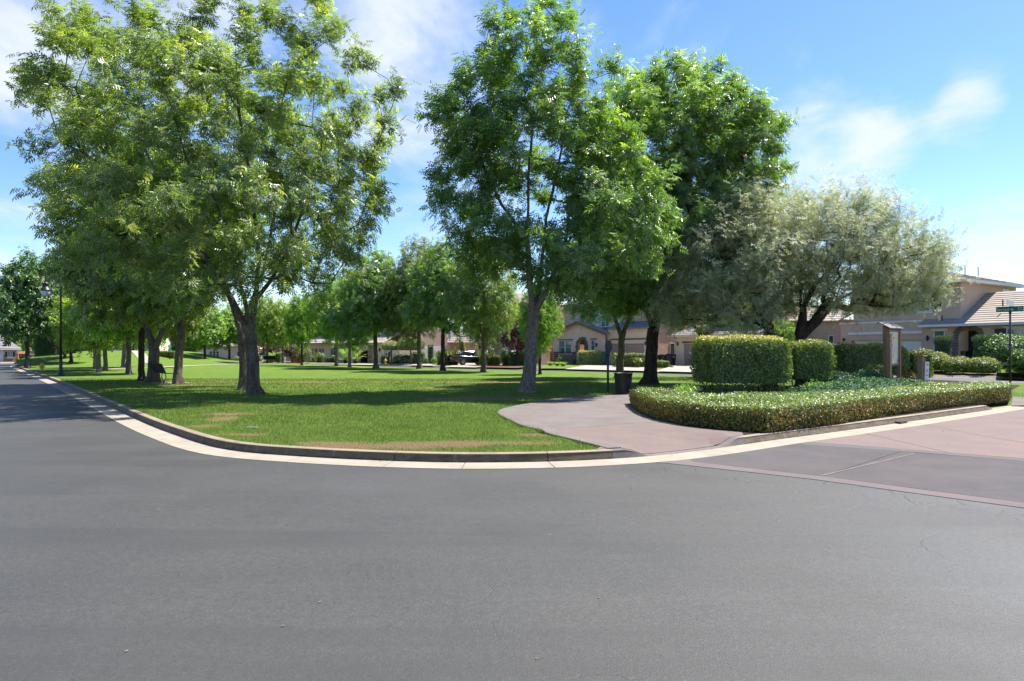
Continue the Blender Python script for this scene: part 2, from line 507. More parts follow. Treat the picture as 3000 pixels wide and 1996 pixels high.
KA = np.array([(q + n * .60)[:2] for q, n in zip(GL, GLn)])   # inner edge of the kerb top
GLA = np.array([q[:2] for q in GL])
# the ramp lies between these two points of the kerb line
def near_i(px, py):
    g = G(px, py); return int(np.argmin(((GLA - np.array(g[:2]))**2).sum(1)))
ir0, ir1 = near_i(1862, 1360), near_i(2235, 1316)
arc = np.concatenate([[0], np.cumsum(np.linalg.norm(np.diff(GLA, axis=0), axis=1))])
rampmask = sstep(arc[ir0], arc[ir0] + .55, arc) * (1 - sstep(arc[ir1] - .4, arc[ir1] + .05, arc))
i_end = near_i(2962, 1207)
endmask = sstep(arc[i_end], arc[i_end] + .45, arc)
kerb_h = .14 - .118 * np.maximum(rampmask, endmask)

def H(x, y):
    """height of the park ground"""
    x = np.asarray(x, float); y = np.asarray(y, float)
    z = np.full(x.shape, .14)
    sel = (y < 32) & (x > -3) & (x < 27)
    if sel.any():
        xs = x[sel]; ys = y[sel]
        dd = (xs[:, None] - KA[None, :, 0])**2 + (ys[:, None] - KA[None, :, 1])**2
        j = dd.argmin(1); d = np.sqrt(dd[np.arange(len(j)), j])
        z[sel] -= .118 * np.maximum(rampmask, endmask)[j] * (1 - sstep(.0, 1.7, d))
    hill = sstep(-55.5, -49.0, x) * (1 - sstep(-45, -33, x)) * sstep(60, 80, y) * 1.5
    return z + hill
def Hs(x, y): return float(H(np.array([x]), np.array([y]))[0])

def fill_poly(poly, grid, zfun, near=None, jitter=.15, seed=1, skirt=None):
    """triangulated sheet over a polygon (list of xy) with inner grid points; returns V, F"""
    rng = random.Random(seed)
    n = len(poly)
    pts = [Vector((p[0], p[1])) for p in poly]
    A = np.array([p[:2] for p in poly])
    x0, y0 = A.min(0); x1, y1 = A.max(0)
    def inside(X, Y):
        c = np.zeros(X.shape, bool); j = n - 1
        for i in range(n):
            xi, yi, xj, yj = A[i, 0], A[i, 1], A[j, 0], A[j, 1]
            cond = ((yi > Y) != (yj > Y)) & (X < (xj - xi) * (Y - yi) / (yj - yi + 1e-12) + xi)
            c ^= cond; j = i
        return c
    gs = [(x0, x1, y0, y1, grid)] + ([near] if near else [])
    for k, (a, b, c, d, g) in enumerate(gs):
        X, Y = np.meshgrid(np.arange(a, b, g), np.arange(c, d, g)); X = X.ravel(); Y = Y.ravel()
        rs = np.random.RandomState(seed + k)
        X = X + rs.uniform(-jitter, jitter, X.shape) * g; Y = Y + rs.uniform(-jitter, jitter, Y.shape) * g
        ok = inside(X, Y)
        if k == 0 and near: ok &= ~((X > near[0]) & (X < near[1]) & (Y > near[2]) & (Y < near[3]))
        pts += [Vector((u, v)) for u, v in zip(X[ok], Y[ok])]
    vo, eo, fo, _, _, _ = delaunay_2d_cdt(pts, [(i, (i + 1) % n) for i in range(n)], [list(range(n))], 1, 1e-5)
    V = np.array([(v.x, v.y) for v in vo]); F = [tuple(f) for f in fo]
    Z = zfun(V[:, 0], V[:, 1])
    return np.column_stack([V, Z]), F
def sheet(name, poly, mat, zfun, grid=1.0, near=None, parent=None, seed=1, skirt=0.0, pattr=None):
    V, F = fill_poly(poly, grid, zfun, near, seed=seed)
    me = mesh_py(name, V, F)
    if skirt:
        bm = bmesh.new(); bm.from_mesh(me)
        be = [e for e in bm.edges if len(e.link_faces) == 1]
        r = bmesh.ops.extrude_edge_only(bm, edges=be)
        for g in r['geom']:
            if isinstance(g, bmesh.types.BMVert): g.co.z -= skirt
        bmesh.ops.recalc_face_normals(bm, faces=bm.faces)
        bm.to_mesh(me); bm.free()
    if pattr:
        co = np.empty(len(me.vertices) * 3, np.float32); me.vertices.foreach_get('co', co); co = co.reshape(-1, 3)
        for an, fn in pattr.items():
            a = me.attributes.new(an, 'FLOAT', 'POINT'); a.data.foreach_set('value', fn(co[:, 0], co[:, 1]).astype(np.float32))
    return link(name, me, mat, parent)

# ---- gutter and kerb, cast in lengths with joints between them
def strip_pieces(parent, name, mat, prof, i0, i1, joint_at, gap=.012):
    """prof(i) -> list of (offset from the gutter edge towards the park, height); pieces between the joints"""
    cuts = [i0] + [j for j in joint_at if i0 < j < i1] + [i1]
    for a, b in zip(cuts[:-1], cuts[1:]):
        V = []; F = []; m = None
        for q, i in enumerate(range(a, b + 1)):
            c = GL[i]
            if q == 0 and a != i0: c = GL[i] + (GL[i + 1] - GL[i]).normalized() * gap
            pr = prof(i); m = len(pr)
            V += [(c.x + GLn[i].x * o, c.y + GLn[i].y * o, z) for o, z in pr]
        for q in range(b - a):
            for j in range(m - 1):
                F.append((q * m + j, (q + 1) * m + j, (q + 1) * m + j + 1, q * m + j + 1))
        F += [tuple(range(m)), tuple(range((b - a) * m + m - 1, (b - a) * m - 1, -1))]
        me = mesh_py(name, V, F)
        bm = bmesh.new(); bm.from_mesh(me); bmesh.ops.recalc_face_normals(bm, faces=bm.faces); bm.to_mesh(me); bm.free()
        link(name, me, mat, parent)
joints = []
for px, py in ((1134, 1368), (1640, 1369)):
    joints.append(near_i(px, py))
last = joints[0]
for i in range(joints[0], 0, -1):
    if arc[last] - arc[i] > 3.1: joints.append(i); last = i
for px, py in ((2444, 1285), (2634, 1259), (2800, 1232)): joints.append(near_i(px, py))
joints = sorted(joints)
gut = empty('gutter', (0, 0, 0)); tag(gut, 'pale concrete gutter along the park kerb', kind='structure')
gj = sorted(set(joints + [(a + b) // 2 for a, b in zip(joints[:-1], joints[1:]) if arc[b] - arc[a] > 2.4]))
strip_pieces(gut, 'gutter_segment', M['gutter'], lambda i: [(0, -.03), (0, .006), (.22, .012), (.44, .018), (.455, -.03)], 0, len(GL) - 1, gj)
krb = empty('kerb', (0, 0, 0)); tag(krb, 'weathered concrete kerb round the park lawn', kind='structure')
def kprof(i):
    h = kerb_h[i]
    return [(.44, -.02), (.442, .018), (.455 + .02 * h / .14, max(h - .022, .02)), (.472, h - .008), (.49, h), (.60, h + .001), (.602, -.02)]
iR0, iR1 = near_i(1836, 1362), near_i(2262, 1312)
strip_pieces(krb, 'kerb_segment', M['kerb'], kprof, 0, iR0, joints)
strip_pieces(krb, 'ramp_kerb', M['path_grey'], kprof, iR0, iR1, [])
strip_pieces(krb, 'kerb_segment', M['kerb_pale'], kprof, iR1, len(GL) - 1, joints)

# ---- lawn of the park
near_edge = [(24.5, 30.0), (20.5, 32.6), (16.2, 35.6), (9.6, 42.6), (5.85, 46.8), (-4.1, 55.2), (-9.7, 60.8), (-17.5, 70), (-26.5, 81.7), (-33, 88), (-42, 92), (-49, 88), (-53.5, 80)]
def densify(pts, step, closed=False):
    out = []
    n = len(pts)
    for i in range(n if closed else n - 1):
        a = Vector(pts[i][:2]); b = Vector(pts[(i + 1) % n][:2])
        k = max(1, int((b - a).length / step))
        out += [tuple(a.lerp(b, j / k)) for j in range(k)]
    if not closed: out.append(tuple(pts[-1][:2]))
    return out
kin = [tuple(q) for q in KA]
kin_d = [kin[0]]
for i, q in enumerate(kin):
    st = .25 if q[1] < 20 else 1.2
    if (Vector(q) - Vector(kin_d[-1])).length > st: kin_d.append(q)
lawn_poly = kin_d + densify(near_edge, 1.5)
DRY = [  # x, y, rx, ry of worn brown places
    (G(1080, 1310, .14), 1.0, .36), (G(1290, 1302, .14), 1.1, .36), (G(1480, 1300, .14), .8, .25), (G(1560, 1276, .14), .45, .2),
    (G(640, 1230, .14), .35, .6), (G(690, 1214, .14), .7, .3), (G(590, 1250, .14), .3, .25), (G(700, 1275, .14), .4, .15),
    (G(1400, 1167, .14), 2.0, .7), (G(1330, 1172, .14), 1.2, .35), (G(1430, 1121, .14), 3.2, .5), (G(1400, 1136, .14), 2.6, .5), (G(900, 1120, .14), 4, .4), (G(550, 1130, .14), 2, .5),
    (G(1900, 1140, .14), 1.5, .8), (G(985, 1300, .14), .6, .22)]
def dryness(x, y):
    d = np.zeros_like(x, float)
    for c, rx, ry in DRY:
        q = ((x - c.x) / rx)**2 + ((y - c.y) / ry)**2
        d = np.maximum(d, 1 - sstep(.15, 1.6, q + (vnoise(x, y, 3.5, 5) - .5) * 1.5))
    return d

# ---- stamped concrete walk from the ramp into the park
def GZ(px, py):
    g = G(px, py, .14); return (g.x, g.y)
jointA, jointB = GZ(1592, 1262), GZ(1940, 1236)
left_edge = [GZ(*q) for q in ((1518, 1189), (1480, 1197.5), (1463, 1205), (1461, 1213), (1488, 1228), (1539, 1250.6))]
left_low = [GZ(*q) for q in ((1603, 1269.7), (1655, 1283), (1709, 1296), (1760, 1309))]
top_edge = [GZ(*q) for q in ((1900, 1150), (1807, 1157), (1709, 1161.5), (1624, 1170), (1573, 1178.5))]
kseg = [tuple(KA[i]) for i in range(iR0 - 1, iR1 + 2)]
hedge_side = [GZ(*q) for q in ((2160, 1248), (2080, 1240), (2006, 1232))]
walk = empty('path', (0, 0, 0)); tag(walk, 'pinkish stamped concrete walk from the ramp into the park', kind='structure')
zf = lambda e: (lambda x, y: H(x, y) + e)
far_poly = top_edge + left_edge + [jointA, jointB, GZ(1900, 1215), GZ(1880, 1190)]
near_poly = [jointA] + left_low + kseg + hedge_side + [jointB]
def in_polyg(B, X, Y):
    B = np.asarray(B); c = np.zeros(np.shape(X), bool); j = len(B) - 1
    for i in range(len(B)):
        xi, yi, xj, yj = B[i, 0], B[i, 1], B[j, 0], B[j, 1]
        c ^= ((yi > Y) != (yj > Y)) & (X < (xj - xi) * (Y - yi) / (yj - yi + 1e-12) + xi); j = i
    return c
bed_front = [GZ(*q) for q in ((1866, 1206), (1918, 1229), (2004, 1248), (2091, 1260), (2176, 1267))] + [tuple(KA[i] + np.array(GLn[i][:2]) * .02) for i in range(iR1 + 1, i_end, 4)]
bed_zone = bed_front + [GZ(*q) for q in ((2900, 1150), (2300, 1170), (1900, 1170))]
def lawn_z(x, y):
    """the turf stops short below the concrete walk and the planting bed"""
    x = np.asarray(x); y = np.asarray(y)
    return H(x, y) - .07 * (in_polyg(far_poly, x, y) | in_polyg(near_poly, x, y) | in_polyg(bed_zone, x, y))
lawn = sheet('lawn', lawn_poly, M['lawn'], lawn_z, 1.3, (-12, 9, 9, 26, .3), skirt=.16, pattr={'dry': dryness}, seed=4)
tag(lawn, 'green park lawn with worn brown patches', kind='structure')
def inset_gap(poly, g=.006):
    return poly
def shrink(poly, c=.007):
    A = np.array(poly); m = A.mean(0)
    return [tuple(p + (m - p) / max(np.linalg.norm(m - p), 1e-6) * c) for p in A]
sheet('path_slab', densify(shrink(far_poly), .3, True), M['path_grey'], zf(.006), .45, parent=walk, seed=7, skirt=.02)
sheet('path_slab', densify(shrink(near_poly), .22, True), M['path_pink'], zf(.006), .35, parent=walk, seed=8, skirt=.02)
# the trowelled margin along the lawn side
marg = catmull([top_edge[2], top_edge[3], top_edge[4]] + left_edge + [jointA] + left_low + [kseg[1]], .15)
Vm = []; Fm = []
for i, q in enumerate(marg):
    d = (marg[min(i + 1, len(marg) - 1)] - marg[max(i - 1, 0)]).normalized(); nn = Vector((-d.y, d.x, 0))
    for o, dz in ((-.02, -.02), (-.02, .016), (.20, .016), (.212, .002)):
        w = q + nn * o; Vm.append((w.x, w.y, Hs(w.x, w.y) + dz))
for i in range(len(marg) - 1):
    for j in range(3): Fm.append((i * 4 + j, i * 4 + j + 1, (i + 1) * 4 + j + 1, (i + 1) * 4 + j))
link('path_margin', mesh_py('path_margin', Vm, Fm), M['path_grey'], walk)

# ---- stamped paving in the road
pav = empty('paved_crossing', (0, 0, 0)); tag(pav, 'plum and terracotta stamped concrete panels across the side road', kind='structure')
def gslice(i0, i1): return [tuple(GLA[i]) for i in range(i0, i1 + 1)]
def gi(x, y): return int(np.argmin(((GLA - np.array((x, y)))**2).sum(1)))
L0 = [(2.06, 9.78), (2.18, 9.74), (3.15, 8.99), (3.75, 8.5), (4.5, 7.68), (5.2, 6.96), (6.2, 5.9), (7.6, 4.4)]
def offs(line, d):
    out = []
    for i, q in enumerate(line):
        a = Vector(line[max(i - 1, 0)]); b = Vector(line[min(i + 1, len(line) - 1)]); t = (b - a).normalized()
        out.append(tuple(Vector(q) + Vector((-t.y, t.x)) * d))
    return out
L0i = offs(L0, .30); L0i[0] = tuple(GLA[gi(2.55, 10.05)]); L0i[1] = (2.62, 9.86)
L1 = [(4.88, 11.72), (6.4, 10.74), (7.43, 9.9), (9.0, 8.5), (10.6, 7.0)]
L1o = offs(L1, .28); L1o[0] = tuple(GLA[gi(5.2, 12.0)])
zp = lambda x, y: np.full(x.shape, .006)
def slab(name, poly, mat):
    return sheet(name, shrink(poly, .009), mat, zp, 6.0, parent=pav, skirt=.012, seed=3)
slab('border_band', L0 + L0i[::-1], M['pave_band'])
wa, wb = Vector((3.95, 8.72)), Vector((6.25, 10.6)); wd = (wb - wa).normalized()
wa2 = Vector(L0i[5]) ; wb2 = wa2 + wd * 3.2
slab('paving_slab', gslice(gi(2.55, 10.05), gi(4.86, 11.75)) + [L1[0], (6.2, 10.86), L0i[3], L0i[2], L0i[1]], M['pave_purple'])
slab('paving_slab', [L0i[3], (6.2, 10.86), (7.43, 9.9), tuple(wb2), L0i[5], L0i[4]], M['pave_purple'])
slab('paving_slab', [L0i[5], tuple(wb2), (9.0, 8.5), (10.6, 7.0), L0i[7], L0i[6]], M['pave_purple'])
slab('grey_band', L1 + L1o[::-1], M['pave_grey'])
slab('paving_slab', gslice(gi(5.2, 12.0), gi(6.84, 13.2)) + [(6.85, 10.72), (6.58, 10.96)], M['pave_red'])
slab('paving_slab', gslice(gi(6.84, 13.2), gi(8.89, 14.75)) + [(8.9, 8.96), (7.62, 10.12), (6.86, 10.72)], M['pave_red'])
slab('paving_slab', gslice(gi(8.89, 14.75), gi(11.3, 16.6)) + [(11.35, 7.4), (10.75, 7.25), (8.91, 8.95)], M['pave_red'])
slab('paving_slab', gslice(gi(11.3, 16.6), len(GLA) - 1) + [(30, 22), (24, 12), (18, 9), (11.4, 7.4)], M['pave_red'])
for a, b, w in ((wa, wb, .013), (wa2, wb2, .012)):
    n_ = Vector((-wd.y, wd.x)) * w
    link('joint_strip', mesh_py('joint_strip', [(*(a - n_), .011), (*(b - n_), .011), (*(b + n_), .011), (*(a + n_), .011)], [(0, 1, 2, 3)]), M['joint'], pav)

# ---- house lots beyond the far street
far_edge = [(60, 24), (40, 32), (29.3, 39), (26, 41.6), (21.4, 45), (11.8, 52.5), (5.9, 59.3), (-.7, 67.2), (-8, 72.3), (-14.3, 76.0), (-26, 86.5), (-34, 95), (-44, 101), (-60, 100), (-66, 88), (-80, 82), (-120, 80)]
lot_poly = densify(far_edge, 2.0) + [(-120, 190), (110, 190), (110, 24)]
FE = np.array(densify(far_edge, .5))
def HL(x, y):
    d = np.sqrt(((np.asarray(x)[:, None] - FE[None, :, 0])**2 + (np.asarray(y)[:, None] - FE[None, :, 1])**2).min(1))
    return .13 + .5 * sstep(.4, 5.5, d) * sstep(15, 22, np.asarray(x))
def HLs(x, y): return float(HL(np.array([x]), np.array([y]))[0])
M['yard'] = srf("front_yard_ground", (.15, .12, .075), (.085, .10, .045), .6, .95, .1, .5, 30, .03)
lots = sheet('front_yards', lot_poly, M['yard'], HL, 4.0, (14, 44, 30, 60, 1.0), skirt=.15, seed=2)
tag(lots, 'mulched front yards along the far side of the street', kind='structure')
# far kerb
fk = [Vector((*p, 0)) for p in densify(far_edge[:-1], 1.2)]
Vk = []; Fk = []
for i, q in enumerate(fk):
    d = (fk[min(i + 1, len(fk) - 1)] - fk[max(i - 1, 0)]).normalized(); n_ = Vector((-d.y, d.x, 0))   # towards the street
    for o, z in ((-.16, .143), (.0, .128), (.15, .022), (.45, .008), (.45, -.01)):
        w = q - n_ * -o; Vk.append((w.x, w.y, z))
for i in range(len(fk) - 1):
    for j in range(4): Fk.append((i * 5 + j, i * 5 + j + 1, (i + 1) * 5 + j + 1, (i + 1) * 5 + j))
me = mesh_py('far_kerb', Vk, Fk)
me.flip_normals()
tag(link('kerb', me, M['kerb_pale']), 'concrete kerb on the house side of the far street', kind='structure')
def flat_poly(name, pix, mat, z, label=None, kind='structure', lift=0.0):
    pts = [G(px, py, z) for px, py in pix]
    V, F = fill_poly([(p.x, p.y) for p in pts], 2.0, (lambda x, y: np.maximum(HL(x, y), z) + lift))
    o = link(name, mesh_py(name, V, F), mat); tag(o, label, kind=kind); return o
flat_poly('driveway', [(1300, 1075.5), (1393, 1077), (1480, 1070), (1468, 1064), (1372, 1063)], M['drive'], .13, 'pale concrete driveway under the black car', lift=.018)
flat_poly('driveway', [(1655, 1082), (1905, 1088), (1925, 1072), (1905, 1067.5), (1785, 1066.5), (1700, 1070)], M['drive'], .13, 'pale concrete driveway of the gabled house', lift=.018)
flat_poly('driveway', [(1920, 1088.5), (2065, 1092), (2120, 1073), (1985, 1071)], M['drive'], .13, 'pale concrete driveway with the trash bins beside it', lift=.018)
flat_poly('driveway', [(985, 1068), (1090, 1070), (1130, 1064), (1060, 1062.3), (1010, 1064)], M['drive'], .13, 'pale driveway leading to the open garage', lift=.018)
flat_poly('driveway', [(1200, 1071), (1278, 1072.5), (1262, 1066.5), (1215, 1066)], M['drive'], .13, 'short pale driveway beside the topiary trees', lift=.018)
flat_poly('driveway', [(1395, 1099.5), (1400, 1099.6), (1400, 1099.2)], M['drive'], .13, None) if False else None
# mulch beds and a verge
flat_poly('mulch_bed', [(1412, 1077), (1515, 1079), (1560, 1074), (1430, 1070)], M['mulch'], .13, 'reddish bark mulch under the small plum tree', lift=.03)
flat_poly('front_lawn', [(1580, 1080.5), (1655, 1081), (1712, 1072), (1600, 1070)], M['lawn'], .13, 'small front lawn of the gabled house', lift=.026)
tag(sheet('pavement', [GZ(2962, 1178), GZ(3050, 1180), GZ(3100, 1160), GZ(2968, 1158)], M['path_grey'], zf(.012), .5, seed=6, skirt=.05), 'grey concrete walk past the end of the hedge', kind='structure')

# ---- small concrete walks over the hill
def ribbon(name, pts, w, mat, dz, label):
    c = catmull(pts, .8); V = []; F = []
    for i, q in enumerate(c):
        d = (c[min(i + 1, len(c) - 1)] - c[max(i - 1, 0)]).normalized(); n_ = Vector((-d.y, d.x, 0)) * w / 2
        for s in (-1, 0, 1):
            p = q + n_ * s; V.append((p.x, p.y, Hs(p.x, p.y) + dz))
    for i in range(len(c) - 1):
        for j in range(2): F.append((i * 3 + j, i * 3 + j + 1, (i + 1) * 3 + j + 1, (i + 1) * 3 + j))
    return tag(link(name, mesh_py(name, V, F), mat), label, kind='structure')
ribbon('path', [(-34.5, 48.9), (-33.5, 51.5), (-32.5, 56), (-31.5, 61.5), (-31.8, 67.5), (-31, 73), (-27.5, 79.8)], 1.5, M['drive'], .03, 'pale concrete footpath crossing the far end of the lawn')
ribbon('path', [(-36.0, 69.0), (-38.5, 72), (-41, 75.5), (-44, 80), (-46.5, 84.5)], 1.2, M['drive'], .03, 'pale concrete footpath climbing the grassy rise')

# ---- grass blades on the near lawn
def grass_blades():
    rs = np.random.RandomState(11)
    A = np.array(lawn_poly)
    def inside(X, Y):
        c = np.zeros(X.shape, bool); j = len(A) - 1
        for i in range(len(A)):
            xi, yi, xj, yj = A[i, 0], A[i, 1], A[j, 0], A[j, 1]
            c ^= ((yi > Y) != (yj > Y)) & (X < (xj - xi) * (Y - yi) / (yj - yi + 1e-12) + xi); j = i
        return c
    walkA = [np.array(far_poly), np.array(near_poly)]
    def in_poly(B, X, Y):
        c = np.zeros(X.shape, bool); j = len(B) - 1
        for i in range(len(B)):
            xi, yi, xj, yj = B[i, 0], B[i, 1], B[j, 0], B[j, 1]
            c ^= ((yi > Y) != (yj > Y)) & (X < (xj - xi) * (Y - yi) / (yj - yi + 1e-12) + xi); j = i
        return c
    VV = []; TT = []; DD = []
    for (x0, x1, y0, y1, n, h, w) in ((-9, 4.5, 9.4, 13.5, 95000, .050, .008), (-13, 6, 13.5, 18, 80000, .055, .012), (-19, 7, 18, 25, 70000, .06, .018), (-28, 10, 25, 36, 70000, .05, .03), (8, 18, 22, 36, 9000, .07, .02)):
        X = rs.uniform(x0, x1, n); Y = rs.uniform(y0, y1, n)
        ok = inside(X, Y) & ~in_poly(walkA[0], X, Y) & ~in_poly(walkA[1], X, Y)
        if x0 < 8: ok &= ~((X > 1.9) & (Y < 13.2)) & ~((Y > 12) & (X > 3.1 + (Y - 12) * .05))
        X = X[ok]; Y = Y[ok]; n = len(X)
        d = dryness(X, Y)
        keep = rs.uniform(0, 1, n) > d * .72
        X = X[keep]; Y = Y[keep]; d = d[keep]; n = len(X)
        Z = H(X, Y) - .004
        clump = vnoise(X, Y, 5.0, 3)
        hh = h * rs.uniform(.45, 1.1, n) * (.7 + .6 * clump) * (1 - .45 * d)
        a = rs.uniform(0, 6.283, n); lean = rs.uniform(.1, .75, n) * hh; la = rs.uniform(0, 6.283, n)
        ww = w * rs.uniform(.6, 1.2, n)
        v0 = np.column_stack([X - np.cos(a) * ww / 2, Y - np.sin(a) * ww / 2, Z])
        v1 = np.column_stack([X + np.cos(a) * ww / 2, Y + np.sin(a) * ww / 2, Z])
        v2 = np.column_stack([X + np.cos(la) * lean, Y + np.sin(la) * lean, Z + hh])
        VV.append(np.stack([v0, v1, v2], 1).reshape(-1, 3))
        TT.append(np.clip(.15 + .5 * rs.uniform(0, 1, n) + .35 * vnoise(X, Y, 1.6, 9), 0, .8))
        DD.append(d * (rs.uniform(0, 1, n) < .75) + (rs.uniform(0, 1, n) < .05) * .7)
    V = np.concatenate(VV); T = np.concatenate(TT); D = np.concatenate(DD)
    T = np.where(D > .5, .9 + .1 * rs.uniform(0, 1, len(T)), T)
    return mesh_np('grass', V, np.arange(len(V)).reshape(-1, 3), attrs={'tint': T})
M['grass'] = leafmat("grass_blade", [(0, (0.062, 0.138, 0.013)), (.45, (0.125, 0.215, 0.026)), (.82, (0.224, 0.297, 0.061)), (.9, (0.302, 0.209, 0.110)), (1.0, (0.370, 0.275, 0.154))], .4, .5, .3, (0.800, 0.800, 0.770))
tag(link('grass', grass_blades(), M['grass']), 'short green grass blades on the near lawn', 'grass', kind='stuff')

# ---- leaf litter along the gutter and on the road
def litter():
    rs = np.random.RandomState(77); n = 360
    i = rs.randint(40, len(GL) - 30, n); o = np.where(rs.uniform(0, 1, n) < .6, rs.uniform(.30, .44, n), rs.uniform(-1.6, .3, n))
    Pp = np.array([(GL[a].x + GLn[a].x * b, GL[a].y + GLn[a].y * b, .006 + .03 * max(b, 0) + .004) for a, b in zip(i, o)])
    m = 60
    Q = np.column_stack([rs.uniform(-7, 7, m), rs.uniform(3.4, 9, m), np.full(m, .007)])
    q = Q[:, 1] < 8.6 - np.maximum(Q[:, 0] - 2, 0) * 1.1
    Pp = np.concatenate([Pp, Q[q]]); n = len(Pp)
    D = unit(np.column_stack([rs.normal(0, 1, n), rs.normal(0, 1, n), rs.uniform(-.05, .25, n)]))
    N = unit(np.column_stack([rs.normal(0, .25, n), rs.normal(0, .25, n), np.ones(n)]))
    V, F, T = leaves(Pp, D, N, rs.uniform(.015, .035, n), rs.uniform(0, 1, n), 'single')
    return mesh_np('fallen_leaves', V, F, False, {'tint': T})
# ================================================================ trees and plants
def bark(name, c1, c2, stain):
    m, t, out = newmat(name); k = NT(t)
    c = k.coord()
    v = k.mapping(c, (1, 1, .22))
    f = k.ramp(k.noise(v, 9, 6, .7, .4), .34, .66)
    col = k.mix(f, c1, c2)
    col = k.mix(k.ramp(k.noise(c, 1.6, 5, .65, .5), .5, .72, 0, .7), col, stain)
    col = k.mix(k.ramp(k.noise(v, 30, 5, .75, .6), .47, .62, 0, .85), col, tuple(x * .38 for x in c2))
    b = k.pbsdf(col, .9, .15, 0, k.bump(k.math('ADD', k.noise(v, 26, 5, .75), k.math('MULTIPLY', k.noise(v, 8, 4, .7), 2.0)), 1.0, .07))
    k.l(b.outputs[0], out.inputs[0]); return m
M['bark'] = bark("ash_bark", (.22, .185, .15), (.115, .092, .072), (.27, .245, .22))
M['bark_dark'] = bark("dark_bark", (.10, .078, .062), (.05, .04, .033), (.15, .125, .105))
M['bark_pale'] = bark("pale_bark", (.30, .265, .225), (.19, .16, .13), (.36, .33, .29))
M['bark_olive'] = bark("olive_bark", (.105, .073, .055), (.05, .036, .028), (.15, .11, .085))
def stops(d, m_, l, y): return [(0, d), (.45, m_), (.8, l), (1.0, y)]
M['leaf_ash'] = leafmat("ash_leaf", stops((0.115, 0.164, 0.052), (0.179, 0.243, 0.071), (0.278, 0.352, 0.090), (0.504, 0.521, 0.113)), .5, .40, 1.45)
M['leaf_ash_dark'] = leafmat("dark_ash_leaf", stops((0.088, 0.151, 0.047), (0.137, 0.230, 0.061), (0.235, 0.360, 0.077), (0.457, 0.563, 0.103)), .46, .40, 1.35)
M['leaf_olive'] = leafmat("olive_leaf", stops((0.241, 0.275, 0.161), (0.362, 0.399, 0.239), (0.525, 0.558, 0.367), (0.652, 0.674, 0.461)), .42, .55, .5, (1.1, 1.12, .85))
M['leaf_green'] = leafmat("green_leaf", stops((0.105, 0.200, 0.037), (0.174, 0.305, 0.052), (0.296, 0.441, 0.063), (0.469, 0.595, 0.092)), .4, .42, .45)
M['leaf_lime'] = leafmat("lime_leaf", stops((0.138, 0.218, 0.034), (0.230, 0.328, 0.052), (0.356, 0.431, 0.081), (0.483, 0.483, 0.138)), .45, .45, .4)
M['leaf_dark'] = leafmat("dark_leaf", stops((0.046, 0.098, 0.032), (0.070, 0.143, 0.042), (0.121, 0.215, 0.050), (0.203, 0.299, 0.075)), .28, .42, .45)
M['leaf_grey'] = leafmat("grey_green_leaf", stops((0.129, 0.165, 0.050), (0.196, 0.236, 0.070), (0.302, 0.329, 0.100), (0.453, 0.430, 0.140)), .3, .45, .4)
M['leaf_plum'] = leafmat("plum_leaf", stops((0.077, 0.038, 0.051), (0.141, 0.070, 0.090), (0.243, 0.128, 0.147), (0.346, 0.218, 0.211)), .25, .45, .4, (1.3, .9, .9))
M['leaf_hedge'] = leafmat("hedge_leaf", stops((0.103, 0.137, 0.043), (0.175, 0.237, 0.065), (0.283, 0.342, 0.094), (0.667, 0.507, 0.215)), .28, .42, .5)
M['leaf_jasmine'] = leafmat("ground_cover_leaf", stops((0.080, 0.131, 0.028), (0.137, 0.213, 0.042), (0.234, 0.312, 0.070), (0.410, 0.437, 0.170)), .3, .36, .6)
M['leaf_ivy'] = leafmat("ivy_leaf", stops((.025, .085, .034), (.045, .125, .05), (.085, .185, .08), (.2, .3, .14)), .25, .55, .3)
M['leaf_box'] = leafmat("yellow_green_leaf", stops((0.051, 0.085, 0.012), (0.106, 0.153, 0.019), (0.200, 0.238, 0.038), (0.315, 0.323, 0.085)), .3, .4, .45)
M['leaf_juniper'] = leafmat("juniper_leaf", stops((0.052, 0.100, 0.062), (0.090, 0.147, 0.095), (0.142, 0.199, 0.133), (0.190, 0.247, 0.162)), .2, .5, .3)
M['leaf_red'] = leafmat("red_tip_leaf", stops((.05, .07, .02), (.10, .10, .03), (.22, .10, .05), (.45, .10, .05)), .3, .42, .4)
M['petal_white'] = leafmat("white_petal", [(0, (.6, .58, .5)), (1, (.8, .8, .76))], .3, .6, .2, (1, 1, 1))
M['petal_violet'] = leafmat("violet_petal", [(0, (.25, .17, .45)), (1, (.4, .3, .6))], .3, .6, .2, (1, 1, 1))

def unit(a): return a / np.maximum(np.linalg.norm(a, axis=-1, keepdims=True), 1e-9)
def ash_template():
    """compound leaf: three pairs of leaflets and one at the tip; x along the stalk"""
    Q = []
    def leaflet(px, ang, L, w, droop):
        c, s = math.cos(ang), math.sin(ang)
        pts = [(0, 0), (L * .45, -w / 2), (L, 0), (L * .45, w / 2)]
        Q.append([(px + x * c - y * s, x * s + y * c, -droop * x * x * 4) for x, y in pts])
    for px in (.22, .48, .74):
        for sg in (1, -1): leaflet(px, sg * R(52), .50, .17, .22)
    leaflet(.9, 0, .52, .18, .2)
    return np.array(Q)
def sprig_template(n=5, L=.36, w=.075, ang=40):
    Q = []
    for i in range(n):
        px = i / n; a = R(ang) * (1 if i % 2 else -1)
        c, s = math.cos(a), math.sin(a)
        pts = [(0, 0), (L * .5, -w / 2), (L, 0), (L * .5, w / 2)]
        Q.append([(px + x * c - y * s, x * s + y * c, (.12 if i % 3 == 0 else -.1) * x) for x, y in pts])
    return np.array(Q)
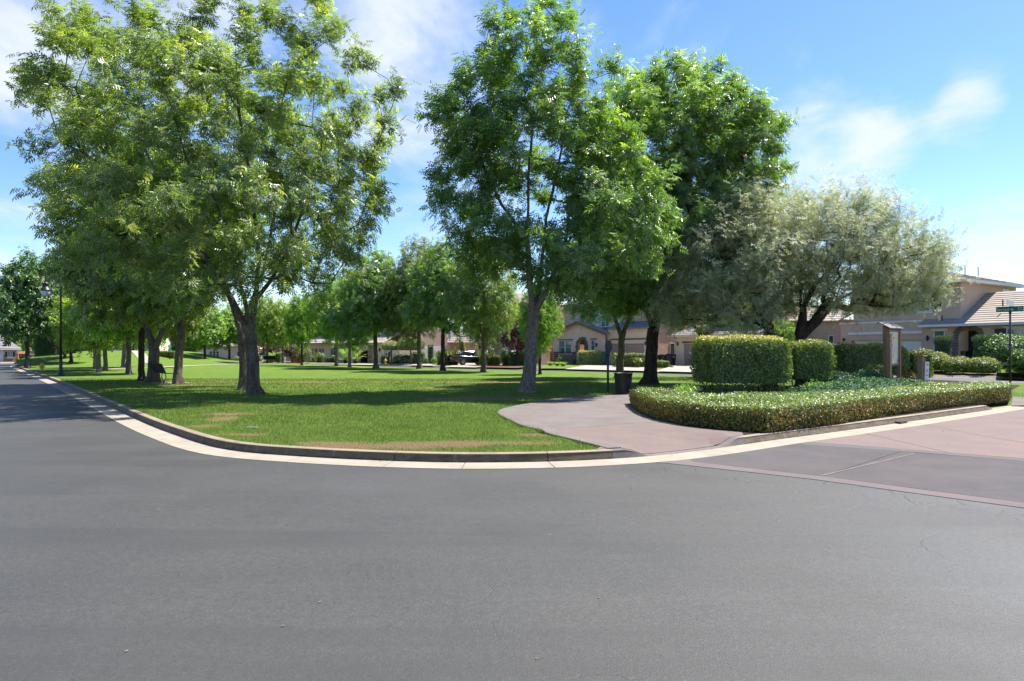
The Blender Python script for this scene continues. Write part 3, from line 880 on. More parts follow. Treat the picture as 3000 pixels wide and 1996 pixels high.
def broad_template():
    Q = []
    for px, a, L in ((.1, 60, .6), (.2, -62, .6), (.45, 8, .75)):
        a = R(a); c, s = math.cos(a), math.sin(a); w = L * .62
        pts = [(0, 0), (L * .45, -w / 2), (L, 0), (L * .45, w / 2)]
        Q.append([(px + x * c - y * s, x * s + y * c, -.25 * x * x) for x, y in pts])
    return np.array(Q)
def single_template(w=.5):
    return np.array([[(0, 0, 0), (.45, -w / 2, .05), (1, 0, -.06), (.45, w / 2, .05)]])
TPL = {'ash': ash_template(), 'olive': sprig_template(6, .36, .135, 38), 'broad': broad_template(), 'single': single_template(), 'narrow': single_template(.16)}

def leaves(P_, D_, N_, size, tint, tpl):
    """place a leaf template at every point; D_ along the leaf, N_ roughly its upper side"""
    D_ = unit(D_); S_ = unit(np.cross(N_, D_)); N2 = np.cross(D_, S_)
    T = TPL[tpl]; k = len(T)
    t = T.reshape(-1, 3)
    V = (P_[:, None, :] + size[:, None, None] * (t[None, :, 0:1] * D_[:, None, :] + t[None, :, 1:2] * S_[:, None, :] + t[None, :, 2:3] * N2[:, None, :]))
    V = V.reshape(-1, 3)
    F = np.arange(len(V)).reshape(-1, 4)
    return V, F, np.repeat(tint, k)

def grow(base, trunk, guides, att, rng, base_r, tip_r=.012, seg=.6, fork_from=None, updraw=.5):
    """branch skeleton reaching every attractor; returns node arrays"""
    pos = []; par = []
    def add(p, q): pos.append(np.array(p, float)); par.append(q); return len(pos) - 1
    def run(pts, start, step=.45):
        cur = start
        for p in pts:
            p = np.array(p, float)
            a = pos[cur]; n = max(1, int(np.linalg.norm(p - a) / step))
            for j in range(1, n + 1):
                q = a + (p - a) * j / n
                if j < n: q = q + rng.normal(0, .018, 3)
                cur = add(q, cur)
        return cur
    add(trunk[0], -1)
    top = run(trunk[1:], 0, .3)
    ntrunk = len(pos)
    for g in guides:
        A = np.array(pos); i = int(np.argmin(((A - np.array(g[0]))**2).sum(1)))
        run(g[1:], i)
    first = max(1, ntrunk - 2) if fork_from is None else fork_from
    c0 = pos[top]
    order = np.argsort(np.linalg.norm(att - c0, axis=1))
    for i in order:
        a = att[i]
        A = np.array(pos[first:])
        dv = a - A; d = np.linalg.norm(dv, axis=1)
        cost = d + updraw * np.maximum(0, A[:, 2] - a[2] + .15 * d) * 1.5
        j = int(np.argmin(cost)) + first
        s = pos[j]; L = np.linalg.norm(a - s)
        if L < 1e-3: continue
        pd = s - pos[par[j]] if par[j] >= 0 else np.array((0, 0, 1.0))
        pd = pd / max(np.linalg.norm(pd), 1e-6)
        ctrl = s + pd * L * .38 + rng.normal(0, .05 * L, 3) + np.array((0, 0, .06 * L))
        n = max(1, int(L / seg)); cur = j
        for q in range(1, n + 1):
            t = q / n
            p = s * (1 - t)**2 + 2 * ctrl * t * (1 - t) + a * t * t
            if q < n: p = p + rng.normal(0, .03, 3)
            cur = add(p, cur)
    pos = np.array(pos); par = np.array(par); n = len(pos)
    acc = np.zeros(n); e = 2.25
    ch = [[] for _ in range(n)]
    for i in range(n - 1, 0, -1):
        if acc[i] == 0: acc[i] = tip_r**e
        acc[par[i]] += acc[i]; ch[par[i]].append(i)
    r = acc**(1 / e)
    k = base_r / r[min(ntrunk - 1, n - 1)]
    r = np.maximum(r * (k if k < 1.6 else 1 + (k - 1) * np.clip(r / r[0], 0, 1)), tip_r * .7)
    r = np.minimum(r, base_r * 1.02)
    r[:ntrunk] = np.maximum(r[:ntrunk], base_r * .94)
    h = pos[:, 2] - pos[0, 2]
    flare = 1 + .55 * np.exp(-h / .16) + .18 * np.exp(-h / .7)
    r[:ntrunk] *= flare[:ntrunk]
    return pos, par, ch, r, ntrunk
def skin(pos, par, ch, r, rng, min_r=0.0):
    """swept tubes along the chains of the skeleton"""
    V = []; F = []; off = 0
    stack = [(0, None)]
    while stack:
        s, parent = stack.pop()
        chain = [s]
        cur = s
        while ch[cur]:
            kids = sorted(ch[cur], key=lambda q: -r[q])
            for q in kids[1:]: stack.append((q, cur))
            cur = kids[0]; chain.append(cur)
        pts = [pos[q] for q in chain]; rad = [r[q] for q in chain]
        if parent is not None:
            pts = [pos[parent]] + pts; rad = [min(r[parent] * .92, rad[0] * 1.25)] + rad
        if len(pts) < 2 or max(rad) < min_r: continue
        rm = max(rad); ns = 14 if rm > .16 else (9 if rm > .07 else (5 if rm > .03 else 3))
        pts = np.array(pts); tang = np.gradient(pts, axis=0); tang = unit(tang)
        ref = np.array((1.0, .2, 0)) if abs(tang[0][2]) > .7 else np.array((0, 0, 1.0))
        u = unit(np.cross(tang[0], ref)); ph = rng.uniform(0, 6.28)
        th = np.linspace(0, 2 * math.pi, ns, endpoint=False)
        lob = 1 + (.07 * np.sin(3 * th + ph) + .05 * np.sin(5 * th + 2 * ph) if ns >= 9 else 0)
        for i in range(len(pts)):
            t = tang[i]; u = unit(u - t * np.dot(u, t)); w = np.cross(t, u)
            rr = rad[i] * lob
            if ns >= 14 and i < 6: rr = rad[i] * (1 + (lob - 1) * (1 + 2.2 * math.exp(-i / 2.0)))
            V.append(pts[i][None] + np.cos(th)[:, None] * u[None] * rr[:, None] if isinstance(rr, np.ndarray) else pts[i][None] + np.cos(th)[:, None] * u[None] * rr)
            V[-1] = V[-1] + (np.sin(th)[:, None] * w[None] * (rr[:, None] if isinstance(rr, np.ndarray) else rr))
        a = np.arange(ns); b = (a + 1) % ns
        for i in range(len(pts) - 1):
            F.append(np.column_stack([off + i * ns + a, off + i * ns + b, off + (i + 1) * ns + b, off + (i + 1) * ns + a]))
        off += len(pts) * ns
    return np.concatenate(V), np.concatenate(F)

def sample_lobes(lobes, n, rng, mind, shell=.5):
    """points spread through ellipsoids (centre, radii), kept apart by mind"""
    w = np.array([l[1][0] * l[1][1] * l[1][2] for l in lobes])**.75; w /= w.sum()
    out = []; tries = 0
    grid = {}
    while len(out) < n and tries < n * 30:
        tries += 1
        c, rad = lobes[rng.choice(len(lobes), p=w)]
        d = unit(rng.normal(0, 1, 3)); q = rng.uniform(shell**3, 1)**(1 / 3)
        p = np.array(c) + d * q * np.array(rad)
        key = tuple((p // mind).astype(int)); ok = True
        for dx in (-1, 0, 1):
            for dy in (-1, 0, 1):
                for dz in (-1, 0, 1):
                    for o in grid.get((key[0] + dx, key[1] + dy, key[2] + dz), ()):
                        if ((o - p)**2).sum() < mind * mind: ok = False; break
        if ok: out.append(p); grid.setdefault(key, []).append(p)
    return np.array(out)

def crown(att, centre, rng, shoots=7, per=9, slen=(.45, 1.0), leaf=.24, tpl='ash', up=.45, droop=.3, rnd=.8, spike=0.0, ztop=None, yellow=.12, out_w=.6):
    """leafy shoots round every attractor"""
    n = len(att)
    c = np.array(centre)
    O = np.repeat(att, shoots, 0) + rng.normal(0, .12, (n * shoots, 3))
    outd = unit(O - c)
    D = unit(outd * out_w + np.array((0, 0, up)) + rng.normal(0, rnd * .6, O.shape))
    L = rng.uniform(slen[0], slen[1], len(O))
    zmin, zmax = att[:, 2].min(), att[:, 2].max()
    hi = (O[:, 2] - zmin) / max(zmax - zmin, .1)
    if spike > 0:
        sp = (rng.uniform(0, 1, len(O)) < .22) & (hi > .72)
        D[sp] = unit(D[sp] * .35 + np.array((0, 0, 1.0))); L[sp] *= 1 + spike
    ctint = np.repeat(rng.uniform(.12, .62, n), shoots)
    t = np.repeat(np.linspace(.08, 1, per)[None], len(O), 0) + rng.uniform(-.05, .05, (len(O), per))
    Pp = O[:, None, :] + D[:, None, :] * (t * L[:, None])[:, :, None]
    Pp[..., 2] -= droop * .25 * (t**2) * L[:, None] * (1 - .6 * hi[:, None])
    Pp = Pp.reshape(-1, 3)
    Dr = np.repeat(D, per, 0)
    side = unit(np.cross(Dr, rng.normal(0, 1, Dr.shape)))
    LD = unit(Dr * .45 + side * .9 + np.array((0, 0, -droop)) + rng.normal(0, .2, Dr.shape))
    N = unit(np.array((0, 0, .55)) + .75 * np.repeat(outd, per, 0) + rng.normal(0, .5, Dr.shape))
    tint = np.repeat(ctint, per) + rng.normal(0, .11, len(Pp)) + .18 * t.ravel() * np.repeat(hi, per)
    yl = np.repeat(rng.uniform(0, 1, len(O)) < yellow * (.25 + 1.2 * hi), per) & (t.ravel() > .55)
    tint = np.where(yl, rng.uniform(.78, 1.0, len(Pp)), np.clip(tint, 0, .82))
    size = leaf * rng.uniform(.7, 1.2, len(Pp))
    return leaves(Pp, LD, N, size, tint, tpl)

def px_lobes(Y, spec):
    """(px, py, half width px, half height px, dY, depth m) -> ellipsoids in metres"""
    out = []
    for px, py, rx, rz, dy, ry in spec:
        y = Y + dy; c = P(px, py, y); k = y / FPX
        out.append(((c.x, c.y, c.z), (rx * k, ry, rz * k)))
    return out

def make_tree(name, label, base, spec_lobes, trunk_px, guides_px, base_r, n, mind, leafm, barkm, seed, group=None, cat='tree', shell=.6, **kw):
    tip_r = kw.pop('tip_r', .010)
    rng = np.random.default_rng(seed)
    att = sample_lobes(spec_lobes, n, rng, mind, shell)
    cz = np.average([l[0] for l in spec_lobes], axis=0, weights=[l[1][0] * l[1][2] for l in spec_lobes])
    tr = [np.array(base)] + [np.array(q) for q in trunk_px]
    pos, par, ch, r, nt = grow(base, tr, [[np.array(q) for q in g] for g in guides_px], att, rng, base_r, tip_r)
    V, F = skin(pos, par, ch, r, rng)
    o = empty(name, base, 0, label, cat, group)
    b = np.array(base)
    link('trunk', mesh_np('trunk', V - b, F, True), barkm, o)
    low = cz.copy(); low[2] -= .25 * (att[:, 2].max() - att[:, 2].min())
    Vc, Fc, T = crown(att, low, rng, **kw)
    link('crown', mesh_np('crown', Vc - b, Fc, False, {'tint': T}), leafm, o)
    return o
def PT(Y, *q): return [tuple(P(px, py, Y + dy)) for px, py, dy in q]

# ---- the large ash trees
def gz(px, py):
    g = G(px, py, .14); return (g.x, g.y, Hs(g.x, g.y) - .03)
bA = gz(747, 1158); YA = bA[1]
make_tree('ash_tree', 'large ash tree with a forked trunk, nearest to the kerb, filling the upper left', bA,
    px_lobes(YA, [(570, 420, 310, 250, 0, 5.0), (330, 290, 190, 190, -.5, 3.6), (350, 80, 62, 120, 0, 1.4), (265, 150, 80, 90, 0, 1.6), (470, 150, 38, 80, 0, .9), (600, 110, 45, 120, 0, 1.1), (690, 60, 55, 120, 0, 1.2),
        (830, 80, 60, 110, 0, 1.3), (930, 110, 62, 110, 0, 1.4), (850, 230, 140, 110, 0, 2.4), (960, 350, 165, 210, 0, 3.4), (1010, 560, 110, 200, .4, 2.8), (760, 640, 270, 180, -1.5, 4.0), (130, 240, 105, 60, -.6, 1.0),
        (470, 680, 230, 170, -1.5, 3.4), (290, 500, 120, 100, 0, 2.0), (1110, 300, 60, 60, 0, .8), (900, 780, 130, 80, .5, 1.8), (610, 800, 120, 60, -2.4, 1.4)]),
    PT(YA, (741, 1080, 0), (735, 985, 0)),
    [PT(YA, (735, 985, 0), (690, 900, -.1), (640, 810, -.3), (520, 620, -.5), (430, 450, -.5), (330, 260, 0)),
     PT(YA, (737, 985, 0), (748, 880, .1), (760, 760, .3), (740, 560, .3), (700, 330, 0), (690, 120, 0)),
     PT(YA, (745, 900, .1), (795, 820, .4), (860, 690, .6), (940, 480, .5), (980, 330, .2)),
     PT(YA, (735, 980, 0), (715, 870, -.5), (680, 720, -1.6), (620, 560, -2.2))],
    .19, 250, .86, M['leaf_ash'], M['bark'], 101, 'large ash trees on the lawn', shoots=13, per=8, leaf=.25, spike=.7, yellow=.2, slen=(.35, .8))
bB = gz(712, 1141); YB = bB[1]
make_tree('ash_tree', 'tall ash tree standing directly behind the forked ash nearest to the kerb', bB,
    px_lobes(YB, [(560, 430, 250, 250, 1, 4.0), (780, 420, 220, 240, 1, 4.0), (800, 700, 220, 120, 1, 3.4), (560, 720, 190, 130, 1.5, 3.0)]),
    PT(YB, (712, 1050, 0), (705, 960, 0)),
    [PT(YB, (705, 960, 0), (660, 840, .3), (580, 640, .8), (540, 400, 1)), PT(YB, (705, 960, 0), (770, 800, .5), (810, 600, 1), (800, 350, 1))],
    .15, 90, 1.0, M['leaf_ash'], M['bark'], 102, 'large ash trees on the lawn', shoots=10, per=7, leaf=.28)
bC = gz(1549, 1150); YC = bC[1]
make_tree('ash_tree', 'tall airy ash tree with a twin-forked trunk in the middle, next to the concrete walk', bC,
    px_lobes(YC, [(1560, 240, 150, 130, 0, 2.2), (1600, 110, 80, 80, 0, 1.2), (1480, 130, 45, 90, 0, .8), (1400, 350, 120, 130, 0, 2.0), (1375, 560, 105, 120, 0, 2.2), (1640, 130, 25, 80, 0, .6),
        (1560, 440, 190, 150, .4, 3.0), (1700, 360, 90, 130, .3, 2.0), (1772, 240, 30, 60, 0, .8), (1800, 640, 140, 160, -.8, 2.6), (1690, 735, 190, 100, -.6, 3.0), (1450, 690, 120, 100, .2, 2.4), (1750, 520, 130, 120, 0, 2.4), (1880, 700, 80, 90, -1, 1.6)]),
    PT(YC, (1557, 1040, 0), (1562, 925, 0)),
    [PT(YC, (1562, 925, 0), (1553, 830, 0), (1545, 700, 0), (1548, 520, 0), (1560, 340, 0), (1590, 190, 0)),
     PT(YC, (1562, 925, 0), (1605, 840, -.1), (1655, 720, -.3), (1668, 610, -.3), (1740, 500, -.2), (1760, 380, 0)),
     PT(YC, (1562, 925, 0), (1580, 830, .3), (1600, 640, .4), (1645, 440, .3), (1660, 330, .2)),
     PT(YC, (1546, 680, 0), (1470, 600, 0), (1420, 500, 0), (1390, 400, 0))],
    .205, 205, .74, M['leaf_ash_dark'], M['bark_pale'], 103, 'large ash trees on the lawn', shoots=11, per=8, leaf=.29, spike=.8, slen=(.35, .8), yellow=.15)
bD = gz(1905, 1126); YD = bD[1]
make_tree('ash_tree', 'dense dark green ash tree with a broad domed crown behind the trash can', bD,
    px_lobes(YD, [(1960, 420, 250, 170, 0, 4.6), (2120, 470, 160, 170, 0, 3.8), (2210, 500, 90, 80, 0, 2.0), (1850, 340, 110, 110, 0, 2.6), (1990, 300, 130, 80, 0, 3.0), (2120, 340, 80, 80, 0, 2.2),
        (1900, 650, 210, 190, 0, 4.4), (2110, 660, 160, 150, 0, 4.0), (1850, 830, 110, 80, -.8, 2.2), (1990, 830, 130, 90, 0, 2.6)]),
    PT(YD, (1910, 1040, 0), (1915, 970, 0)),
    [PT(YD, (1915, 970, 0), (1880, 880, 0), (1850, 700, 0), (1880, 450, 0)), PT(YD, (1915, 970, 0), (1960, 850, .2), (2040, 680, .2), (2110, 480, 0)), PT(YD, (1915, 970, 0), (1930, 800, 0), (1960, 560, 0), (1980, 380, 0))],
    .26, 350, .74, M['leaf_ash_dark'], M['bark_dark'], 104, 'large ash trees on the lawn', shoots=12, per=8, leaf=.30, slen=(.4, .85), yellow=.2, droop=.5)
bE = gz(1817, 1107); YE = bE[1]
make_tree('ash_tree', 'slender ash tree rising right behind the black trash can', bE,
    px_lobes(YE, [(1800, 800, 110, 110, 0, 2.6), (1740, 860, 80, 60, 0, 1.8), (1830, 620, 110, 140, 1, 2.6)]),
    PT(YE, (1820, 1040, 0), (1822, 990, 0)),
    [PT(YE, (1822, 990, 0), (1800, 930, 0), (1775, 850, 0)), PT(YE, (1822, 990, 0), (1850, 920, 0), (1850, 780, 0))],
    .17, 150, .7, M['leaf_ash_dark'], M['bark'], 105, 'large ash trees on the lawn', shoots=7, per=7, leaf=.32)
bL1 = gz(447, 1121); YL = bL1[1]
make_tree('ash_tree', 'ash tree with a thick forked trunk left of the park bench', bL1,
    px_lobes(YL, [(400, 700, 190, 150, 0, 4.0), (300, 620, 130, 120, .5, 3.0), (480, 560, 150, 130, .5, 3.4), (440, 840, 150, 70, -1.0, 2.6), (290, 790, 110, 80, 0, 2.2)]),
    PT(YL, (450, 1060, 0), (452, 1025, 0)),
    [PT(YL, (452, 1025, 0), (430, 960, 0), (390, 860, 0), (330, 720, 0)), PT(YL, (452, 1025, 0), (480, 960, 0), (500, 850, 0), (500, 640, 0))],
    .215, 210, .85, M['leaf_ash'], M['bark'], 106, 'large ash trees on the lawn', shoots=7, per=8, leaf=.34, slen=(.5, 1.1))
bL2 = gz(521, 1125); YL2 = bL2[1]
make_tree('ash_tree', 'ash tree with a smooth grey forked trunk right of the park bench', bL2,
    px_lobes(YL2, [(530, 740, 150, 120, 0, 3.4), (600, 650, 140, 120, .4, 3.2), (500, 850, 110, 60, -.6, 2.2), (450, 780, 100, 90, -.8, 2.4)]),
    PT(YL2, (523, 1050, 0), (530, 985, 0)),
    [PT(YL2, (530, 985, 0), (505, 910, 0), (500, 800, 0), (520, 690, 0)), PT(YL2, (530, 985, 0), (545, 910, 0), (570, 780, 0), (600, 650, 0))],
    .165, 170, .8, M['leaf_ash_dark'], M['bark'], 107, 'large ash trees on the lawn', shoots=7, per=8, leaf=.30)

# ---- olives behind the clipped hedges
def olive(label, base, lobes, trunk, guides, br, n, seed, mind=.42, per=9, shoots=10):
    make_tree('olive_tree', label, base, lobes, trunk, guides, br, n, mind, M['leaf_olive'], M['bark_olive'], seed, 'silvery olive trees behind the hedges',
        shoots=shoots, per=per, leaf=.25, tip_r=.005, tpl='olive', slen=(.45, .95), up=.35, droop=.12, rnd=.75, yellow=.1, spike=.8, out_w=.75, shell=.35)
bF = (P(2258, 1100, 26.5).x, 26.5, .12)
olive('silvery olive tree with a low left limb, left of the pair', bF,
    px_lobes(26.5, [(2140, 780, 190, 130, 0, 2.4), (2220, 680, 120, 90, 0, 2.0), (2040, 880, 110, 80, 0, 1.7), (2180, 640, 70, 50, 0, 1.2), (2270, 850, 100, 80, 2.0, 1.4), (1985, 910, 50, 45, -.2, .9), (2160, 920, 100, 40, 0, 1.4)]),
    PT(26.5, (2257, 1020, 0), (2255, 960, 0)),
    [PT(26.5, (2255, 960, 0), (2225, 940, 0), (2170, 930, 0), (2120, 905, 0)), PT(26.5, (2255, 960, 0), (2265, 900, 0), (2290, 850, .2)), PT(26.5, (2240, 945, 0), (2200, 880, 0), (2190, 820, 0))],
    .19, 235, 201)
bG = (P(2352, 1100, 27.5).x, 27.5, .12)
olive('silvery olive tree with a wide windswept crown, right of the pair', bG,
    px_lobes(27.5, [(2430, 720, 170, 120, 0, 2.6), (2590, 770, 170, 115, 0, 2.5), (2680, 800, 85, 75, 0, 1.7), (2480, 650, 150, 60, 0, 1.8), (2360, 660, 90, 60, 0, 1.5), (2500, 850, 150, 65, 0, 2.0), (2620, 860, 100, 55, 0, 1.6), (2340, 800, 90, 100, 2.0, 1.4)]),
    PT(27.5, (2345, 1010, 0), (2350, 960, 0)),
    [PT(27.5, (2350, 960, 0), (2355, 900, 0), (2385, 840, 0), (2440, 780, 0)), PT(27.5, (2347, 985, 0), (2390, 940, 0), (2420, 900, 0), (2520, 840, 0)), PT(27.5, (2350, 960, 0), (2345, 890, .2), (2350, 800, .3))],
    .21, 300, 202)
bH = gz(2057, 1107); YH = bH[1]
make_tree('olive_tree', 'small shaded olive tree at the left end of the big clipped hedge', bH,
    px_lobes(YH, [(2090, 890, 150, 70, 0, 2.6), (2180, 910, 100, 60, .4, 2.0), (2000, 900, 70, 60, 0, 1.6)]),
    PT(YH, (2060, 1040, 0), (2062, 990, 0)),
    [PT(YH, (2062, 990, 0), (2085, 960, 0), (2110, 930, 0)), PT(YH, (2062, 990, 0), (2030, 950, 0), (2010, 920, 0))],
    .24, 110, .6, M['leaf_grey'], M['bark_dark'], 203, 'silvery olive trees behind the hedges', shoots=8, per=9, leaf=.26, tpl='olive', up=.3, droop=.15, yellow=.05)

# ---- smaller trees: a few kinds, each then copied
def kind_tree(name, seed, h, r, trunk_h, br, barkm, leafm, n, mind, shape, **kw):
    """model tree standing at the origin, to be copied"""
    rng = np.random.default_rng(seed)
    lob = []
    for i in range(7):
        a = i * 2.4; f = i / 6
        z = trunk_h + (h - trunk_h) * (.28 + .5 * f)
        q = r * (.55 if shape == 'round' else .4) * (1 - .75 * f)
        lob.append(((math.cos(a) * q, math.sin(a) * q, z), (r * (.62 - .22 * f), r * (.62 - .22 * f), (h - trunk_h) * (.30 - .08 * f))))
    lob.append(((0, 0, trunk_h + (h - trunk_h) * .5), (r * .7, r * .7, (h - trunk_h) * .46)))
    tr = [(0, 0, trunk_h * .5), (.03, .02, trunk_h)]
    g = []
    for i in range(4 if shape == 'vase' else 3):
        a = i * 6.283 / (4 if shape == 'vase' else 3) + .4
        k = .42 if shape == 'vase' else .35
        g.append([(.03, .02, trunk_h), (math.cos(a) * r * k * .35, math.sin(a) * r * k * .35, trunk_h + (h - trunk_h) * .22), (math.cos(a) * r * k, math.sin(a) * r * k, trunk_h + (h - trunk_h) * .55)])
    o = make_tree(name, None, (0, 0, 0), lob, tr, g, br, n, mind, leafm, barkm, seed, None, **kw)
    return o
K = {}
K['ash'] = kind_tree('ash_tree', 301, 9.5, 3.4, 2.4, .17, M['bark'], M['leaf_ash'], 150, .72, 'vase', shoots=6, per=6, leaf=.40, slen=(.5, 1.0))
K['ash2'] = kind_tree('ash_tree', 302, 9.5, 3.5, 2.6, .18, M['bark_dark'], M['leaf_green'], 160, .72, 'round', shoots=6, per=6, leaf=.42, tpl='ash', slen=(.5, 1.0))
K['maple'] = kind_tree('maple_tree', 303, 8.5, 3.3, 2.5, .17, M['bark_pale'], M['leaf_lime'], 150, .72, 'round', shoots=7, per=6, leaf=.34, tpl='broad', up=.2, droop=.35)
K['maple2'] = kind_tree('maple_tree', 304, 11, 4.2, 2.8, .22, M['bark_dark'], M['leaf_dark'], 200, .85, 'round', shoots=7, per=6, leaf=.42, tpl='broad', up=.2, droop=.35)
K['plum'] = kind_tree('plum_tree', 305, 5.0, 2.0, 1.4, .10, M['bark_dark'], M['leaf_plum'], 100, .5, 'round', shoots=6, per=6, leaf=.26, tpl='broad')
used_kind = set()
def plant_tree(kind, px, py, top, label, group, leaf=None, bark_=None, rot=0.0, wide=1.0, Y=None, hk=None):
    src = K[kind]
    if Y is None:
        x, y, z = gz(px, py)
    else:
        q = P(px, py, Y); x, y, z = q.x, q.y, q.z - .05
    hh = (HY - top) / FPX * y + H_EYE - z
    native = {'ash': 10.1, 'ash2': 10.1, 'maple': 9.1, 'maple2': 11.7, 'plum': 5.4}[kind]
    s = hh / native
    if kind in used_kind: o = copy_tree(src)
    else: o = src; used_kind.add(kind)
    o.location = (x, y, z); o.rotation_euler = (0, 0, rot); o.scale = (s * wide, s * wide, s)
    tag(o, label, 'tree', group)
    for c in o.children:
        m = leaf if c.name.startswith('crown') else bark_
        if m is not None:
            c.material_slots[0].link = 'OBJECT'; c.material_slots[0].material = m
    return o
g1 = 'young trees along the far street'
plant_tree('ash2', 1297, 1087, 690, 'dark-trunked young ash just left of the black car', g1, M['leaf_ash_dark'], M['bark_dark'], .3, 0.82)
plant_tree('ash', 1417, 1091, 680, 'vase-shaped young ash in front of the black car', g1, M['leaf_ash'], M['bark'], 1.2, .82)
plant_tree('ash', 1228, 1080.5, 690, 'vase-shaped young ash right of the two topiary trees', g1, M['leaf_grey'], M['bark'], 2.6, .82)
plant_tree('ash2', 1100, 1079, 720, 'broad green young ash in front of the open garage', g1, M['leaf_ash_dark'], M['bark'], 3.9, .9)
plant_tree('ash', 1024, 1077, 800, 'young ash in front of the sago palms', g1, M['leaf_green'], M['bark_pale'], .8, .85)
plant_tree('ash2', 986, 1073, 800, 'young ash left of the sago palms', g1, M['leaf_green'], M['bark_pale'], 5.0, .85)
plant_tree('ash2', 884, 1071, 850, 'thin dark-trunked young ash in front of the orange fence', g1, M['leaf_green'], M['bark_dark'], 2.0, 0.7)
plant_tree('ash', 1581, 1097, 800, 'dark-trunked ash just right of and behind the tall airy ash', g1, M['leaf_green'], M['bark_dark'], 4.4, .7)
plant_tree('maple', 783, 1063.5, 862, 'lime green tree left of the far park bench', g1, M['leaf_lime'], M['bark_pale'], .3, .75)
plant_tree('maple', 829, 1064, 875, 'lime green tree right of the far park bench', g1, M['leaf_lime'], M['bark_pale'], 2.3, .75)
g2 = 'trees along the left road'
plant_tree('maple2', 414, 1117, 520, 'olive-green tree hidden behind the thick forked ash', g2, M['leaf_grey'], M['bark_dark'], 1.0, .72)
plant_tree('maple', 377, 1097, 730, 'slim-trunked maple left of the thick forked ash', g2, M['leaf_green'], M['bark'], 1.7, .95)
plant_tree('maple', 289, 1092, 820, 'white-trunked maple nearest to the street lamp, foremost of its pair', g2, M['leaf_lime'], M['bark_pale'], 3.0)
plant_tree('maple', 309, 1086.5, 800, 'maple behind and right of the white-trunked maple', g2, M['leaf_green'], M['bark_pale'], 4.1)
plant_tree('maple', 279, 1083, 800, 'maple behind and left of the white-trunked maple', g2, M['leaf_lime'], M['bark_pale'], 5.2)
plant_tree('maple', 363, 1077, 800, 'maple beside the pale footpath', g2, M['leaf_green'], M['bark_pale'], .6)
plant_tree('maple2', 208, 1073, 800, 'thick dark-trunked tree in the shade on the rise', g2, M['leaf_dark'], M['bark_dark'], .2, .75)
plant_tree('maple2', 190, 1071, 790, 'dark tree left of the thick-trunked one on the rise', g2, M['leaf_dark'], M['bark_dark'], 1.4, .75)
plant_tree('maple', 218, 1068, 880, 'dark tree right of the thick-trunked one on the rise', g2, M['leaf_green'], M['bark_dark'], 2.5)
plant_tree('maple2', 160, 1066, 740, 'dark tree leftmost on the rise', g2, M['leaf_dark'], M['bark_dark'], 3.6, .8)
plant_tree('maple2', 80, 1077, 725, 'tall dark tree at the bend of the left road', g2, M['leaf_dark'], M['bark_dark'], 4.7, .8, Y=60)
g3 = 'trees behind the houses'
for i, (px, top, Y, k, lf, lab) in enumerate((
        (20, 930, 125, 'maple2', 'leaf_green', 'light green tree behind the house at the far left'),
        (112, 955, 118, 'maple2', 'leaf_green', 'small round tree beside the far left house'),
        (600, 880, 84, 'maple2', 'leaf_green', 'bright green tree in front of the beige far house, left one'),
        (672, 890, 90, 'maple2', 'leaf_green', 'bright green tree in front of the beige far house, right one'),
        (560, 900, 112, 'maple2', 'leaf_grey', 'tree behind the tall cypress row'),
        (740, 880, 120, 'maple2', 'leaf_green', 'green tree far behind the lime trees'),
        (930, 850, 118, 'maple2', 'leaf_green', 'green tree behind the orange fence'),
        (420, 900, 118, 'maple2', 'leaf_dark', 'dark tree behind the stone wall, right one'),
        (330, 900, 118, 'maple2', 'leaf_dark', 'dark tree behind the stone wall, left one'),
        (1040, 820, 118, 'maple2', 'leaf_grey', 'tree behind the house with the open garage'),
        (2290, 930, 62, 'ash2', 'leaf_green', 'leafy green tree seen between the olive trunks'),
        (2420, 900, 66, 'ash2', 'leaf_green', 'green tree behind the orange gate by the big house'))):
    plant_tree(k, px, 1062 if Y > 100 else (1058 if Y > 80 else 1075), top, lab, g3, M[lf], M['bark_dark'], i * 1.3, 1.0, Y=Y)
g4 = 'purple-leaved plum trees'
plant_tree('plum', 1514, 1069, 892, 'purple-leaved plum tree in front of the brown house', g4, None, None, .4, 1.15, Y=68.5)
plant_tree('plum', 790, 1060, 985, 'purple-leaved plum tree behind the far park bench', g4, None, None, 1.4, 1.2, Y=94)
plant_tree('plum', 855, 1061, 990, 'purple-leaved plum tree by the orange fence', g4, None, None, 2.4, 1.1, Y=90)

